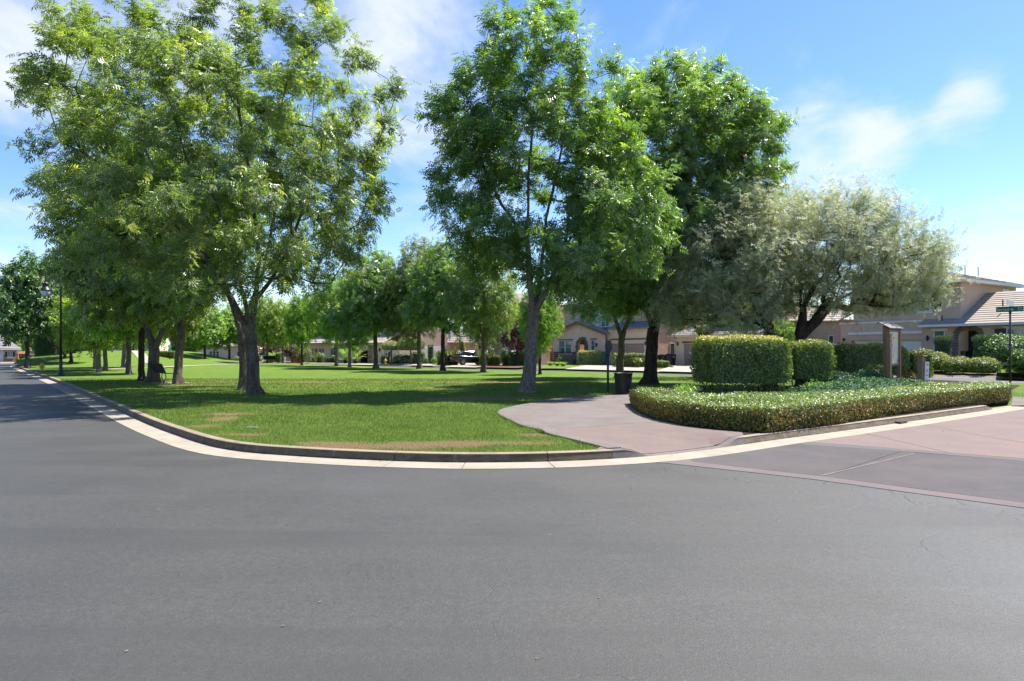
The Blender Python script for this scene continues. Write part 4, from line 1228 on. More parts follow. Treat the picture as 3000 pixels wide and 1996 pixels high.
# ---- hedges and shrubs
def shell_pts(kind, dims, n, rs, wob=.04):
    """points and outward normals on a box or a dome"""
    lx, ly, lz = dims
    if kind == 'box':
        a = np.array([lx * ly, lx * lz, lx * lz, ly * lz, ly * lz]); a = a / a.sum()
        f = rs.choice(5, n, p=a); u = rs.uniform(-.5, .5, n); v = rs.uniform(-.5, .5, n); w = rs.uniform(0, 1, n)
        Pp = np.zeros((n, 3)); N = np.zeros((n, 3))
        for i, (fx, fy, fz, nn) in enumerate(((u * lx, v * ly, np.full(n, lz), (0, 0, 1)), (u * lx, np.full(n, -ly / 2), w * lz, (0, -1, 0)), (u * lx, np.full(n, ly / 2), w * lz, (0, 1, 0)),
                (np.full(n, -lx / 2), v * ly, w * lz, (-1, 0, 0)), (np.full(n, lx / 2), v * ly, w * lz, (1, 0, 0)))):
            s = f == i; Pp[s] = np.column_stack([fx, fy, fz])[s]; N[s] = nn
        # round the upper edges a little
        c = np.array((0, 0, lz * .5)); q = Pp - c
        k = 1 - .11 * sstep(1.1, 1.7, np.linalg.norm(q / np.array((lx / 2, ly / 2, lz / 2)), axis=1))
        Pp = c + q * k[:, None]
    else:
        d = unit(rs.normal(0, 1, (n, 3))); d[:, 2] = np.abs(d[:, 2]) * 1.1 - .25; d = unit(d)
        Pp = d * np.array((lx / 2, ly / 2, lz * .62)) + np.array((0, 0, lz * .38)); N = unit(d / np.array((lx, ly, lz)))
        Pp[:, 2] = np.maximum(Pp[:, 2], .02)
    b = (vnoise(Pp[:, 0] + Pp[:, 2], Pp[:, 1] - Pp[:, 2] * .6, 2.5, 4) - .5) * 2 * wob
    return Pp + N * b[:, None], N
def core_mesh(kind, dims, k=.80):
    lx, ly, lz = (dims[0] * k, dims[1] * k, dims[2] * (k + .06))
    if kind == 'box':
        m = MB().box(-lx / 2, lx / 2, -ly / 2, ly / 2, .03, lz)
    else:
        m = MB(); prof = []
        for i in range(8):
            t = -.35 + (math.pi / 2 + .3) * i / 7
            prof.append((max(math.cos(t), .02), math.sin(t) * lz * .62 + lz * .38))
        m.lathe(prof, 12); m.V = [(x * lx / 2, y * ly / 2, max(z, .02)) for x, y, z in m.V]
    return np.array(m.V), m.F
def leaf_shell(kind, dims, n, leaf, seed, tpl='single', topt=None, wob=.05, fluff=.6, scatter=.06, core=True, tlo=.05, thi=.75, hang=0.0):
    rs = np.random.RandomState(seed)
    Pp, N = shell_pts(kind, dims, n, rs, wob)
    Pp = Pp + N * rs.uniform(-scatter * 1.6, scatter, (n, 1))
    D = unit(np.cross(N, rs.normal(0, 1, N.shape)) + N * rs.uniform(.1, fluff, (n, 1)) + np.array((0, 0, -hang)))
    NN = unit(N + rs.normal(0, .55, N.shape))
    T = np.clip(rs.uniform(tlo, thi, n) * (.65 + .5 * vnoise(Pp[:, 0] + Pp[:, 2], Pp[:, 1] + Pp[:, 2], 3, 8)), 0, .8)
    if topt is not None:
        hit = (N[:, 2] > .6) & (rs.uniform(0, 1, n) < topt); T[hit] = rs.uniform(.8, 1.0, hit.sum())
    V, F, Tt = leaves(Pp, D, NN, leaf * rs.uniform(.7, 1.25, n), T, tpl)
    if core:
        cv, cf = core_mesh(kind, dims)
        tris = []
        for f in cf:
            f = list(f)
            if len(f) == 4: tris.append(f)
            else:
                for i in range(1, len(f) - 1): tris.append([f[0], f[i], f[i + 1], f[i + 1]])
        tris = [t for t in tris if len(set(t)) == 4] 
        F = np.concatenate([F, np.array(tris) + len(V)]); V = np.concatenate([V, cv]); Tt = np.concatenate([Tt, np.zeros(len(tris))])
    return V, F, Tt
def shrub(name, label, cat, kind, loc, dims, n, leaf, mat, seed, rz=0.0, group=None, zoff=0.0, **kw):
    V, F, T = leaf_shell(kind, dims, n, leaf, seed, **kw)
    V = V + np.array((0, 0, zoff))
    o = link(name, mesh_np(name, V, F, False, {'tint': T}), mat); o.location = loc; o.rotation_euler = (0, 0, rz)
    return tag(o, label, cat, group)
# ================================================================ planting island at the corner
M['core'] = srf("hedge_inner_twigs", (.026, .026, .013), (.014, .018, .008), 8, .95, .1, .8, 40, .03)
front_px = [(1850, 1183), (1872, 1204), (1921, 1226), (2006, 1245), (2091, 1256), (2176, 1263), (2238, 1268), (2262, 1266.5), (2444, 1243.5), (2634, 1214), (2825, 1189.5), (2955, 1175)]
front = [G(px, py, .14) for px, py in front_px]
back_px = [(2963, 1123), (2860, 1121), (2750, 1123), (2660, 1132), (2550, 1146), (2400, 1150), (2250, 1152), (2100, 1154), (2000, 1149), (1930, 1143), (1870, 1141)]
back = [G(px, py, .53) for px, py in back_px]
gc = empty('ground_cover_hedge', (front[6].x, front[6].y, .14), 0, 'low flat-topped jasmine hedge filling the corner bed along the kerb', 'hedge')
org = np.array((front[6].x, front[6].y, .14))
fl = catmull([(p.x, p.y) for p in front], .12)
# keep the corner crisp
outline = [(p.x, p.y) for p in fl]
poly_gc = outline + [(p.x, p.y) for p in back]
FA = np.array(outline)
def gc_top(x, y):
    d = np.sqrt(((np.asarray(x)[:, None] - FA[None, :, 0])**2 + (np.asarray(y)[:, None] - FA[None, :, 1])**2).min(1))
    return .54 + .07 * (vnoise(x, y, 1.3, 21) - .5) + .045 * (vnoise(x, y, 5, 22) - .5) - .10 * (1 - sstep(0, .22, d))
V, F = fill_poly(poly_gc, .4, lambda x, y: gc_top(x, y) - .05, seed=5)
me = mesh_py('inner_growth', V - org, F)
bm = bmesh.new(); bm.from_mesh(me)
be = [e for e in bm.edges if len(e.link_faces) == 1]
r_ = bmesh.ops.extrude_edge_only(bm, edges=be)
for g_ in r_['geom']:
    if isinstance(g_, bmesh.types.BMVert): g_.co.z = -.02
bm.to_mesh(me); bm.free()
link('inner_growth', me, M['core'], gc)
rs = np.random.RandomState(31)
def in_poly_np(B, X, Y):
    B = np.array(B); c = np.zeros(X.shape, bool); j = len(B) - 1
    for i in range(len(B)):
        xi, yi, xj, yj = B[i, 0], B[i, 1], B[j, 0], B[j, 1]
        c ^= ((yi > Y) != (yj > Y)) & (X < (xj - xi) * (Y - yi) / (yj - yi + 1e-12) + xi); j = i
    return c
A_ = np.array(poly_gc); n = 105000
X = rs.uniform(A_[:, 0].min(), A_[:, 0].max(), n); Y = rs.uniform(A_[:, 1].min(), A_[:, 1].max(), n)
ok = in_poly_np(poly_gc, X, Y); X = X[ok]; Y = Y[ok]; n = len(X)
Pp = np.column_stack([X, Y, gc_top(X, Y) + rs.uniform(-.05, .035, n)])
N = unit(np.column_stack([rs.normal(0, .45, n), rs.normal(0, .45, n), np.ones(n)]))
D = unit(np.column_stack([rs.normal(0, 1, n), rs.normal(0, 1, n), rs.uniform(-.25, .7, n)]))
T = np.clip(.1 + .45 * rs.uniform(0, 1, n) + .3 * (vnoise(X, Y, 2.4, 6) - .3), 0, .8); s_ = rs.uniform(0, 1, n) < .22; T[s_] = rs.uniform(.8, 1, s_.sum())
V, F, T = leaves(Pp - org, D, N, .047 * rs.uniform(.7, 1.35, n), T, 'single')
link('clipped_top', mesh_np('clipped_top', V, F, False, {'tint': T}), M['leaf_jasmine'], gc)
# the clipped upright side: browner, twiggy
seg = np.linalg.norm(np.diff(FA, axis=0), axis=1); cum = np.concatenate([[0], np.cumsum(seg)])
n = 34000
t = rs.uniform(0, cum[-1], n); i = np.clip(np.searchsorted(cum, t) - 1, 0, len(seg) - 1)
f = (t - cum[i]) / seg[i]; q = FA[i] + (FA[i + 1] - FA[i]) * f[:, None]
tn = unit(FA[i + 1] - FA[i]); nr = np.column_stack([tn[:, 1], -tn[:, 0]])
z = rs.uniform(0, 1, n)**.85 * .41 + .13
bul = .05 * np.sin((z - .13) / .41 * 3.14) + .05 * (vnoise(t, z * 4, 2.2, 7) - .5)
off = bul + rs.uniform(-.04, .03, n)
Pp = np.column_stack([q[:, 0] + nr[:, 0] * off, q[:, 1] + nr[:, 1] * off, z])
N3 = np.column_stack([nr, np.full(n, .25)])
D = unit(np.cross(N3, rs.normal(0, 1, (n, 3))) + N3 * rs.uniform(-.2, .5, (n, 1)))
zz = (z - .13) / .41
T = np.clip(.05 + .4 * rs.uniform(0, 1, n) * (.5 + .7 * zz), 0, .7)
s_ = rs.uniform(0, 1, n) < np.clip(.62 - .35 * zz + .5 * (vnoise(t, z * 3, 1.2, 3) - .5), .05, .9); T[s_] = rs.uniform(.78, 1, s_.sum())
V, F, T = leaves(Pp - org, D, unit(N3 + rs.normal(0, .45, (n, 3))), .05 * rs.uniform(.6, 1.3, n), T, 'single')
M['leaf_side'] = leafmat("clipped_twig_leaf", stops((0.042, 0.055, 0.010), (0.095, 0.116, 0.019), (0.171, 0.179, 0.031), (0.408, 0.211, 0.065)), .2, .5, .3)
link('clipped_side', mesh_np('clipped_side', V, F, False, {'tint': T}), M['leaf_side'], gc)

bed = sheet('planting_bed', bed_front + [GZ(2990, 1130), GZ(2800, 1116), GZ(2600, 1108), GZ(2300, 1132), GZ(2050, 1140), GZ(1850, 1150)], M['soil'], lambda x, y: H(x, y) + .008, .8, seed=12)
tag(bed, 'dark soil of the corner planting bed', kind='structure')

def big_hedge(label, px0, px1, top, Y, depth, leg, n, seed, rz=0.0, topt=.5, base=.14):
    w = (px1 - px0) / FPX * Y; zt = H_EYE + (HY - top) / FPX * Y
    c = P((px0 + px1) / 2, HY, Y + depth / 2)
    o = empty('clipped_hedge', (c.x, c.y, base), rz, label, 'hedge', 'tall clipped hedges in the corner bed')
    h = zt - base
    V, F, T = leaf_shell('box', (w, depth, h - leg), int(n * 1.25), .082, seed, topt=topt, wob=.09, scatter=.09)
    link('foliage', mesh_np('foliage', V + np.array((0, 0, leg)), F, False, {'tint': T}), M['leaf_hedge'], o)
    V, F, T = leaf_shell('box', (w * .86, depth * .8, leg + .12), int(n * .10), .075, seed + 1, core=False, wob=.2, scatter=.25, thi=.55)
    link('lower_leaves', mesh_np('lower_leaves', V, F, False, {'tint': T}), M['leaf_hedge'], o)
    rr = random.Random(seed)
    for i in range(int(4 + w * 2)):
        x = rr.uniform(-.42, .42) * w; y = rr.uniform(-.3, .3) * depth
        MB().tube([(x, y, -.02), (x + rr.uniform(-.05, .05), y, leg * .6), (x + rr.uniform(-.15, .15), y + rr.uniform(-.1, .1), leg + .25)], [.022, .018, .012], 6).build('stem', M['bark_dark'], o, True)
    return o
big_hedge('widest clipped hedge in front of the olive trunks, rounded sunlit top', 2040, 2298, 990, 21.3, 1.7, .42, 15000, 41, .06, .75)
big_hedge('narrower square clipped hedge touching the widest one', 2302, 2418, 1004, 22.6, 1.4, .5, 7500, 44, 0, .4)
big_hedge('clipped hedge with gaps behind the notice cabinet', 2430, 2645, 1013, 26.2, 1.3, .5, 9500, 47, .12, .55)
big_hedge('short clipped hedge between the cabinet and the small sign post', 2646, 2712, 1031, 26.6, 1.0, .4, 3600, 50, .1, .5)

c = P(2575, 1029, 21.8)
shrub('ivy_mound', 'dark green ivy mound at the foot of the notice cabinet', 'ground cover', 'dome', (c.x, c.y, .1), (5.2, 2.9, .58), 9000, .085, M['leaf_ivy'], 53, .62, wob=.08)
c = P(2420, 1029, 20.4)
shrub('ivy_mound', 'low leafy ground cover between the widest hedge and the ivy', 'ground cover', 'dome', (c.x, c.y, .1), (2.6, 1.8, .42), 4200, .08, M['leaf_ivy'], 54, .3, wob=.1)

def flowers(loc, dims, n, size, mat, seed):
    rs = np.random.RandomState(seed)
    Pp, N = shell_pts('dome', dims, n, rs, .06)
    Pp = Pp + np.array(loc) + N * .05
    D = unit(np.cross(N, rs.normal(0, 1, N.shape)))
    V, F, T = leaves(Pp, D, unit(N + rs.normal(0, .3, N.shape)), np.full(n, size), rs.uniform(0, 1, n), 'broad')
    return V, F, T, mat
def flower_bush(label, px, Y, dims, seed, petal, nf, leafm, n=2600, base=.14, size=.06, cat='flowering shrub'):
    c = P(px, HY, Y)
    o = empty('flowering_shrub', (c.x, c.y, base), 0, label, cat)
    V, F, T = leaf_shell('dome', dims, n, .075, seed, wob=.12, scatter=.1)
    link('foliage', mesh_np('foliage', V, F, False, {'tint': T}), leafm, o)
    V, F, T, m = flowers((0, 0, 0), dims, nf, size, petal, seed + 1)
    link('blossom', mesh_np('blossom', V, F, False, {'tint': T}), petal, o)
    return o
flower_bush('violet-flowered shrub in front of the gappy clipped hedge, left part', 2450, 23.6, (1.3, 1.0, .75), 61, M['petal_violet'], 60, M['leaf_ivy'])
flower_bush('violet-flowered shrub just left of the notice cabinet', 2545, 23.4, (1.2, .9, .72), 63, M['petal_violet'], 26, M['leaf_ivy'])
flower_bush('white-flowered shrub behind the left cabinet post', 2572, 24.6, (1.0, .8, .95), 65, M['petal_white'], 30, M['leaf_hedge'])
c = P(2662, HY, 24.4)
shrub('red_tip_shrub', 'small orange-tipped shrub between the two sign posts', 'shrub', 'dome', (c.x, c.y, .3), (.6, .5, .5), 700, .075, M['leaf_red'], 67, topt=.35)

def strap_plant(name, label, cat, loc, r, h, n, w, mat, seed, group=None, up=.5):
    rs = np.random.RandomState(seed)
    V = []; F = []; T = []
    a = rs.uniform(0, 6.283, n); sp = rs.uniform(.15, 1.0, n)**.8; hh = h * rs.uniform(.7, 1.15, n)
    ax = np.column_stack([np.cos(a), np.sin(a)]); pr = np.column_stack([-np.sin(a), np.cos(a)])
    org_ = rs.normal(0, r * .12, (n, 2))
    prof = [(0, 0), (.30, .62), (.65, .95), (1.0, .78)]
    rows = []
    for j, (q, zz) in enumerate(prof):
        wj = w * (1, .95, .7, .12)[j]
        cxy = org_ + ax * (sp * r * q)[:, None]
        zc_ = hh * (zz * (1 - up * 0) - (1 - up) * .25 * q * q * sp)
        rows.append(np.column_stack([cxy - pr * wj / 2, zc_])); rows.append(np.column_stack([cxy + pr * wj / 2, zc_]))
    Vv = np.stack(rows, 1).reshape(-1, 3); b = np.arange(n) * 8
    Ff = np.concatenate([np.column_stack([b + 2 * j, b + 2 * j + 1, b + 2 * j + 3, b + 2 * j + 2]) for j in range(3)])
    t = np.clip(rs.uniform(.1, .8, n) , 0, 1)
    o = link(name, mesh_np(name, Vv, Ff, False, {'tint': np.tile(t, 3)}), mat); o.location = loc
    return tag(o, label, cat, group)
for i, (px, Y, lab) in enumerate(((2385, 21.2, 'dark strap-leaved clump right beside the square clipped hedge'), (2415, 22.0, 'strap-leaved clump between the square and the gappy hedge, left one'), (2445, 22.6, 'strap-leaved clump between the square and the gappy hedge, right one'),
        (2010, 20.2, 'pale leafy clump at the left foot of the widest hedge'))):
    c = P(px, HY, Y); strap_plant('strap_leaf_plant', lab, 'plant', (c.x, c.y, .13), .5, .48, 160, .022, M['leaf_green'], 70 + i, 'strap-leaved plants in the corner bed')

M['litter'] = leafmat('dry_leaf', [(0, (.10, .06, .03)), (.5, (.22, .15, .07)), (1, (.30, .24, .12))], .15, .7, .2, (1, 1, .8))
tag(link('fallen_leaves', litter(), M['litter']), 'small dry leaves scattered along the gutter and road', 'fallen leaves', kind='stuff')
# ---- notice cabinet on two posts
M['taupe_wood'] = srf("taupe_painted_wood", (0.293, 0.169, 0.106), (0.251, 0.143, 0.090), 5, .7, .3, .4, 50, .004, stretch=(1, 1, .2))
M['cab_panel'] = srf("faded_notice_paper", (.52, .44, .32), (.44, .36, .27), 2.2, .35, .5, 0)
M['shingle'] = srf("grey_mottled_shingle", (.27, .265, .26), (.10, .097, .095), 14, .9, .2, .6, 60, .01)
M['black_metal'] = srf("black_painted_metal", (.014, .014, .015), (.02, .02, .021), 8, .42, .5, .1, 80, .002)
M['paper_grey'] = srf("grey_print", (.16, .15, .14), rough=.6, bump=0)
M['paper_white'] = srf("white_sign_face", (.66, .62, .62), (.6, .57, .57), 3, .4, .5, 0)
M['print_red'] = srf("red_print", (.5, .09, .09), rough=.5, bump=0)
M['sign_green'] = srf("green_sign_sheeting", (.0, .125, .078), (.0, .105, .066), 2, .35, .5, 0)
M['sign_white'] = srf("white_sign_letter", (.62, .70, .70), rough=.35, bump=0)
M['sign_glare'] = srf("glare_on_green_sign", (.30, .40, .42), (.26, .36, .38), 6, .35, .5, 0)  # green sheeting with its white reflection put into the colour
ang_b = math.atan2(.617, .787)
k0 = P(2607, HY, 23.4)
kio = empty('notice_cabinet', (k0.x, k0.y, .45), ang_b, 'taupe wooden notice cabinet with a pitched shingle cap on two posts', 'notice board')
for x, x1 in ((-.02, .10), (.90, 1.0)):
    MB().box(x, x1, -.02 if x < .5 else .04, .12 if x < .5 else .16, -.35, 1.93 if x > .5 else 1.70).build('post', M['taupe_wood'], kio, bevel=.006)
MB().hexa([(.102, .10, .62), (.898, .10, .62), (.898, .28, .62), (.102, .28, .62), (.102, .10, 1.93), (.898, .10, 1.93), (.898, .28, 2.03), (.102, .28, 2.03)]).build('cabinet_box', M['taupe_wood'], kio, bevel=.006)
MB().hexa([(-.04, -.02, 1.92), (1.07, -.02, 1.92), (1.07, .36, 2.13), (-.04, .36, 2.13), (-.04, -.02, 1.955), (1.07, -.02, 1.955), (1.07, .36, 2.165), (-.04, .36, 2.165)]).build('cap', M['shingle'], kio)
dr = MB()
for b_ in ((.105, .895, .66, .72), (.105, .895, 1.82, 1.90), (.105, .165, .72, 1.82), (.835, .895, .72, 1.82)):
    dr.box(b_[0], b_[1], .06, .098, b_[2], b_[3])
dfr = dr.build('door_frame', M['taupe_wood'], kio)
box_part('notice_sheet', M['cab_panel'], dfr, .166, .834, .075, .096, .721, 1.819)
for i, (x, z, w_, h_) in enumerate(((.25, 1.58, .10, .04), (.42, 1.58, .07, .05), (.33, 1.44, .035, .10), (.35, 1.30, .03, .10), (.26, 1.0, .2, .012), (.26, .95, .16, .012))):
    box_part('print_mark', M['paper_grey'], dfr, x, x + w_, .070, .074, z, z + h_)
box_part('print_mark', M['petal_violet'], dfr, .76, .81, .068, .074, .76, .86)
MB().tube([(.02, -.02, 1.70), (.02, -.05, 1.72), (.06, -.05, 1.74)], .022, 6).build('hinge_bracket', M['black_metal'], kio)

# ---- small post with a rules sign
s0 = P(2706, HY, 23.0)
spt = empty('rules_sign', (s0.x, s0.y, .40), ang_b - .1, 'white rules sign with red and grey print tilted on a short taupe post', 'sign')
MB().box(-.09, .09, 0, .16, -.3, 1.03).build('post', M['taupe_wood'], spt, bevel=.006)
MB().hexa([(-.15, -.06, 1.03), (.17, -.06, 1.03), (.17, .2, 1.03), (-.15, .2, 1.03), (-.13, -.05, 1.065), (.15, -.05, 1.065), (.15, .18, 1.065), (-.13, .18, 1.065)]).build('post_cap', M['taupe_wood'], spt)
pl = MB().box(-.125, .125, -.02, -.005, .20, .82).build('sign_plate', M['paper_white'], spt)
pl.location = (.10, -.02, .02); pl.rotation_euler = (0, R(4.5), 0)
for z, w_, m_ in ((.765, .05, 'print_red'), (.725, .17, 'paper_grey'), (.70, .15, 'paper_grey'), (.59, .03, 'print_red'), (.545, .15, 'print_red'), (.52, .13, 'print_red'), (.49, .14, 'print_red'), (.455, .07, 'print_red'), (.37, .15, 'paper_grey'), (.35, .12, 'paper_grey'), (.25, .03, 'print_red')):
    box_part('print_line', M[m_], pl, -w_ / 2, w_ / 2, -.0235, -.0205, z, z + .016)

# ---- street name sign
def lettering(body, size, mat, parent, loc, rot, align='LEFT', name='lettering', extrude=.002):
    cu = bpy.data.curves.new(name, 'FONT'); cu.body = body; cu.size = size; cu.extrude = extrude; cu.align_x = align
    t_ = bpy.data.objects.new(name, cu); COL.objects.link(t_)
    me = bpy.data.meshes.new_from_object(t_.evaluated_get(bpy.context.evaluated_depsgraph_get()))
    bpy.data.objects.remove(t_); bpy.data.curves.remove(cu)
    me.materials.clear()
    o = link(name, me, mat, parent, loc); o.rotation_euler = rot; o['kind'] = 'stuff' if False else o.get('kind', '')
    if not o['kind']: del o['kind']
    return o
j0 = P(2959.5, HY, 28.6)
js = empty('street_name_sign', (j0.x, j0.y, .14), 0, 'green street name sign reading Jerome on a dark pole at the right edge', 'street sign')
MB().tube([(0, 0, -.2), (0, 0, 3.10)], .036, 10).build('pole', M['black_metal'], js, True)
MB().lathe([(.036, 3.02), (.05, 3.06), (.05, 3.1), (.03, 3.12)], 10).build('bracket', M['black_metal'], js, True)
a1 = math.atan2(-.777, .63)
p1 = MB().box(-.50, .475, -.012, .0, 0, .235).build('name_plate', M['sign_green'], js); p1.location = (0, -.0, 3.10); p1.rotation_euler = (0, 0, a1)
for b_ in ((-.50, .475, 0, .008), (-.50, .475, .227, .235), (-.50, -.492, .008, .227), (.467, .475, .008, .227)):
    box_part('plate_border', M['sign_white'], p1, b_[0], b_[1], -.0145, -.0125, b_[2], b_[3])
lettering('Jerome', .205, M['sign_white'], p1, (-.475, -.014, .048), (R(90), 0, 0))
lettering('Ave', .105, M['sign_white'], p1, (.255, -.014, .125), (R(90), 0, 0))
lettering('2000 W', .06, M['sign_white'], p1, (.255, -.014, .05), (R(90), 0, 0))
p2 = MB().box(-.45, .45, -.012, 0, 0, .235).build('name_plate', M['sign_glare'], js); p2.location = (0, 0, 3.35); p2.rotation_euler = (0, 0, math.atan2(.629, .777))
p2['label'] = 'upper name plate seen at a sharp angle'
MB().tube([(0, 0, 3.10), (0, 0, 3.36)], .018, 8).build('bracket', M['black_metal'], js, True)

# ---- litter bin with flared rim and slatted side
t0 = G(1826, 1155, .14)
can = empty('litter_bin', (t0.x, t0.y, Hs(t0.x, t0.y)), 0, 'black slatted litter bin with a flared rim beside the walk', 'trash can')
MB().lathe([(.235, .03), (.265, .62)], 24).build('liner', M['black_metal'], can, True)
MB().lathe([(.24, .02), (.262, .02), (.262, .055), (.24, .055)], 24).build('base_ring', M['black_metal'], can, True)
MB().lathe([(.285, .66), (.325, .70), (.33, .725), (.30, .725), (.26, .70), (.255, .60)], 28, cap=False).build('rim', M['black_metal'], can, True)
slat_me = None
for i in range(30):
    a = 6.283 * i / 30
    if slat_me is None:
        o = MB().hexa([(.245, -.018, .02), (.255, -.018, .02), (.255, .018, .02), (.245, .018, .02), (.295, -.022, .68), (.305, -.022, .68), (.305, .022, .68), (.295, .022, .68)]).build('slat', M['black_metal'], can); slat_me = o.data
    else: o = link('slat', slat_me, None, can)
    o.rotation_euler = (0, 0, a)

# ---- round sign seen from behind, by the walk
r0 = G(1781, 1153, .14)
rsn = empty('path_sign', (r0.x, r0.y, .14), R(38), 'dark round sign on a thin pole, seen from behind beside the walk', 'sign')
MB().box(-.028, .028, -.028, .028, -.2, 1.25).build('pole', M['black_metal'], rsn)
dd = MB(); 
pr = [(.02 + .165 * math.cos(6.283 * i / 24), .225 * math.sin(6.283 * i / 24)) for i in range(24)]
dd.prism_y([(x - .02, z + 1.62) for x, z in pr], -.045, -.02).build('sign_disc', M['black_metal'], rsn)
MB().prism_y([(-.07, 1.36), (0, 1.24), (.07, 1.36)], -.04, .03).build('bracket', M['black_metal'], rsn)

# ---- park benches
M['bench'] = srf("black_coated_mesh", (.018, .02, .022), (.028, .03, .032), 30, .5, .4, .5, 120, .003)
def bench(loc, rz, label, proto=None):
    if proto is not None:
        o = copy_tree(proto); o.location = loc; o.rotation_euler = (0, 0, rz); return tag(o, label, 'bench', 'black park benches')
    o = empty('park_bench', loc, rz, label, 'bench', 'black park benches')
    MB().hexa([(-.85, -.02, .42), (.85, -.02, .42), (.85, .45, .44), (-.85, .45, .44), (-.85, -.02, .45), (.85, -.02, .45), (.85, .45, .47), (-.85, .45, .47)]).build('seat', M['bench'], o)
    MB().hexa([(-.85, .43, .48), (.85, .43, .48), (.85, .46, .48), (-.85, .46, .48), (-.85, .62, .90), (.85, .62, .90), (.85, .65, .90), (-.85, .65, .90)]).build('backrest', M['bench'], o)
    for x in (-.8, .8):
        MB().tube([(x, .0, .43), (x, .03, .25), (x, -.06, .0)], .02, 6).build('leg', M['black_metal'], o, True)
        MB().tube([(x, .46, .46), (x, .42, .25), (x, .55, .0)], .02, 6).build('leg', M['black_metal'], o, True)
        MB().tube([(x, .03, .20), (x, .42, .20)], .014, 6).build('leg_brace', M['black_metal'], o, True)
        MB().tube([(x, .54, .68), (x, .30, .72), (x, .02, .68), (x, -.04, .60), (x, .04, .52), (x, .02, .45)], .016, 6).build('armrest', M['black_metal'], o, True)
    return o
b0 = G(495, 1121.5, .14)
bn = bench((b0.x, b0.y, Hs(b0.x, b0.y)), R(137), 'black park bench seen from behind between two thick trunks')
b1 = P(797, 1062, 84)
bench((b1.x, 84, Hs(b1.x, 84)), R(165), 'black park bench far off under the lime green trees', bn)
pad = flat_poly if False else None
pc = G(493, 1123, .14)
pd = MB().box(-.95, .95, -.75, .5, -.1, .02).build('bench_pad', M['drive']); pd.location = (pc.x, pc.y, Hs(pc.x, pc.y) - .005); pd.rotation_euler = (0, 0, R(137))
tag(pd, 'concrete pad under the bench between the trunks', kind='structure')

# ---- street lamps
M['lamp_glass'] = srf("milky_lamp_glass", (.62, .68, .72), (.55, .62, .66), 2, .15, .6, 0)
def lamp(px, py, toppx_y, label, proto=None, rz=0.0):
    g = G(px, py, .14); z0 = Hs(g.x, g.y)
    if proto is not None:
        o = copy_tree(proto); o.location = (g.x, g.y, z0); o.rotation_euler = (0, 0, rz); return tag(o, label, 'street lamp', 'black street lamps along the left road')
    o = empty('street_lamp', (g.x, g.y, z0), rz, label, 'street lamp', 'black street lamps along the left road')
    MB().lathe([(.20, 0), (.20, .05), (.17, .10), (.13, .22), (.10, .30), (.12, .34), (.095, .40), (.085, .9), (.10, .95), (.075, 1.0)], 16).build('pole_base', M['black_metal'], o, True)
    MB().lathe([(.072, 1.0), (.055, 4.9), (.07, 5.0), (.07, 5.1), (.05, 5.2), (.055, 5.3), (.02, 5.4)], 14).build('pole', M['black_metal'], o, True)
    MB().tube([(0, 0, 5.26), (-.35, 0, 5.24), (-.52, 0, 5.34), (-.72, 0, 5.58), (-.98, 0, 5.80), (-1.28, 0, 5.88), (-1.5, 0, 5.86), (-1.62, 0, 5.78)], .036, 8).build('arm', M['black_metal'], o, True)
    cx = -1.62
    MB().lathe([(.04, 5.80), (.06, 5.74), (.045, 5.68), (.07, 5.62), (.19, 5.57), (.20, 5.53), (.17, 5.51), (.17, 5.32), (.20, 5.30), (.27, 5.18), (.30, 5.13), (.29, 5.11)], 20, cx).build('lamp_hood', M['black_metal'], o, True)
    MB().lathe([(.25, 5.11), (.24, 4.98), (.18, 4.85), (.10, 4.79), (.02, 4.77)], 20, cx).build('lamp_globe', M['lamp_glass'], o, True)
    return o
lp = lamp(178, 1101, 827, 'nearer black street lamp with a gooseneck arm and bell hood', None, R(-28))
lamp(82, 1079.5, 1000, 'farther black street lamp near the road bend, its head hidden in leaves', lp, R(-82))

# ---- fire hydrants
M['hydrant'] = srf("yellow_hydrant_paint", (.62, .42, .015), (.5, .33, .01), 6, .5, .4, .2, 60, .003)
def hydrant(loc, label, proto=None, s=1.0):
    if proto is not None: o = copy_tree(proto)
    else:
        o = empty('fire_hydrant', loc)
        MB().lathe([(.17, 0), (.17, .05), (.12, .06), (.12, .42), (.15, .44), (.15, .48), (.13, .50), (.12, .58), (.07, .66), (.03, .68), (.03, .73)], 14).build('barrel', M['hydrant'], o, True)
        MB().cyl_between(Vector((-.22, 0, .38)), Vector((.22, 0, .38)), .065, 10).build('side_outlet', M['hydrant'], o, True)
        MB().cyl_between(Vector((0, -.23, .36)), Vector((0, 0, .36)), .085, 10).build('front_outlet', M['hydrant'], o, True)
    o.location = loc; o.scale = (s, s, s)
    return tag(o, label, 'fire hydrant', 'yellow fire hydrants')
h0 = G(123, 1087.5, .14)
hy = hydrant((h0.x, h0.y, Hs(h0.x, h0.y)), 'yellow fire hydrant on the verge of the left road', None, .85)
h1 = P(1129, 1066, 77.5)
hydrant((h1.x, h1.y, HLs(h1.x, h1.y)), 'yellow fire hydrant across the street by the topiary trees', hy, .9)
h2 = P(765, 1054, 99)
hydrant((h2.x, h2.y, HLs(h2.x, h2.y)), 'far yellow fire hydrant left of the distant bench', hy, .9)
M['red_paint'] = srf("red_kerb_paint", (.42, .04, .035), (.33, .04, .035), 5, .6, .3, .2)
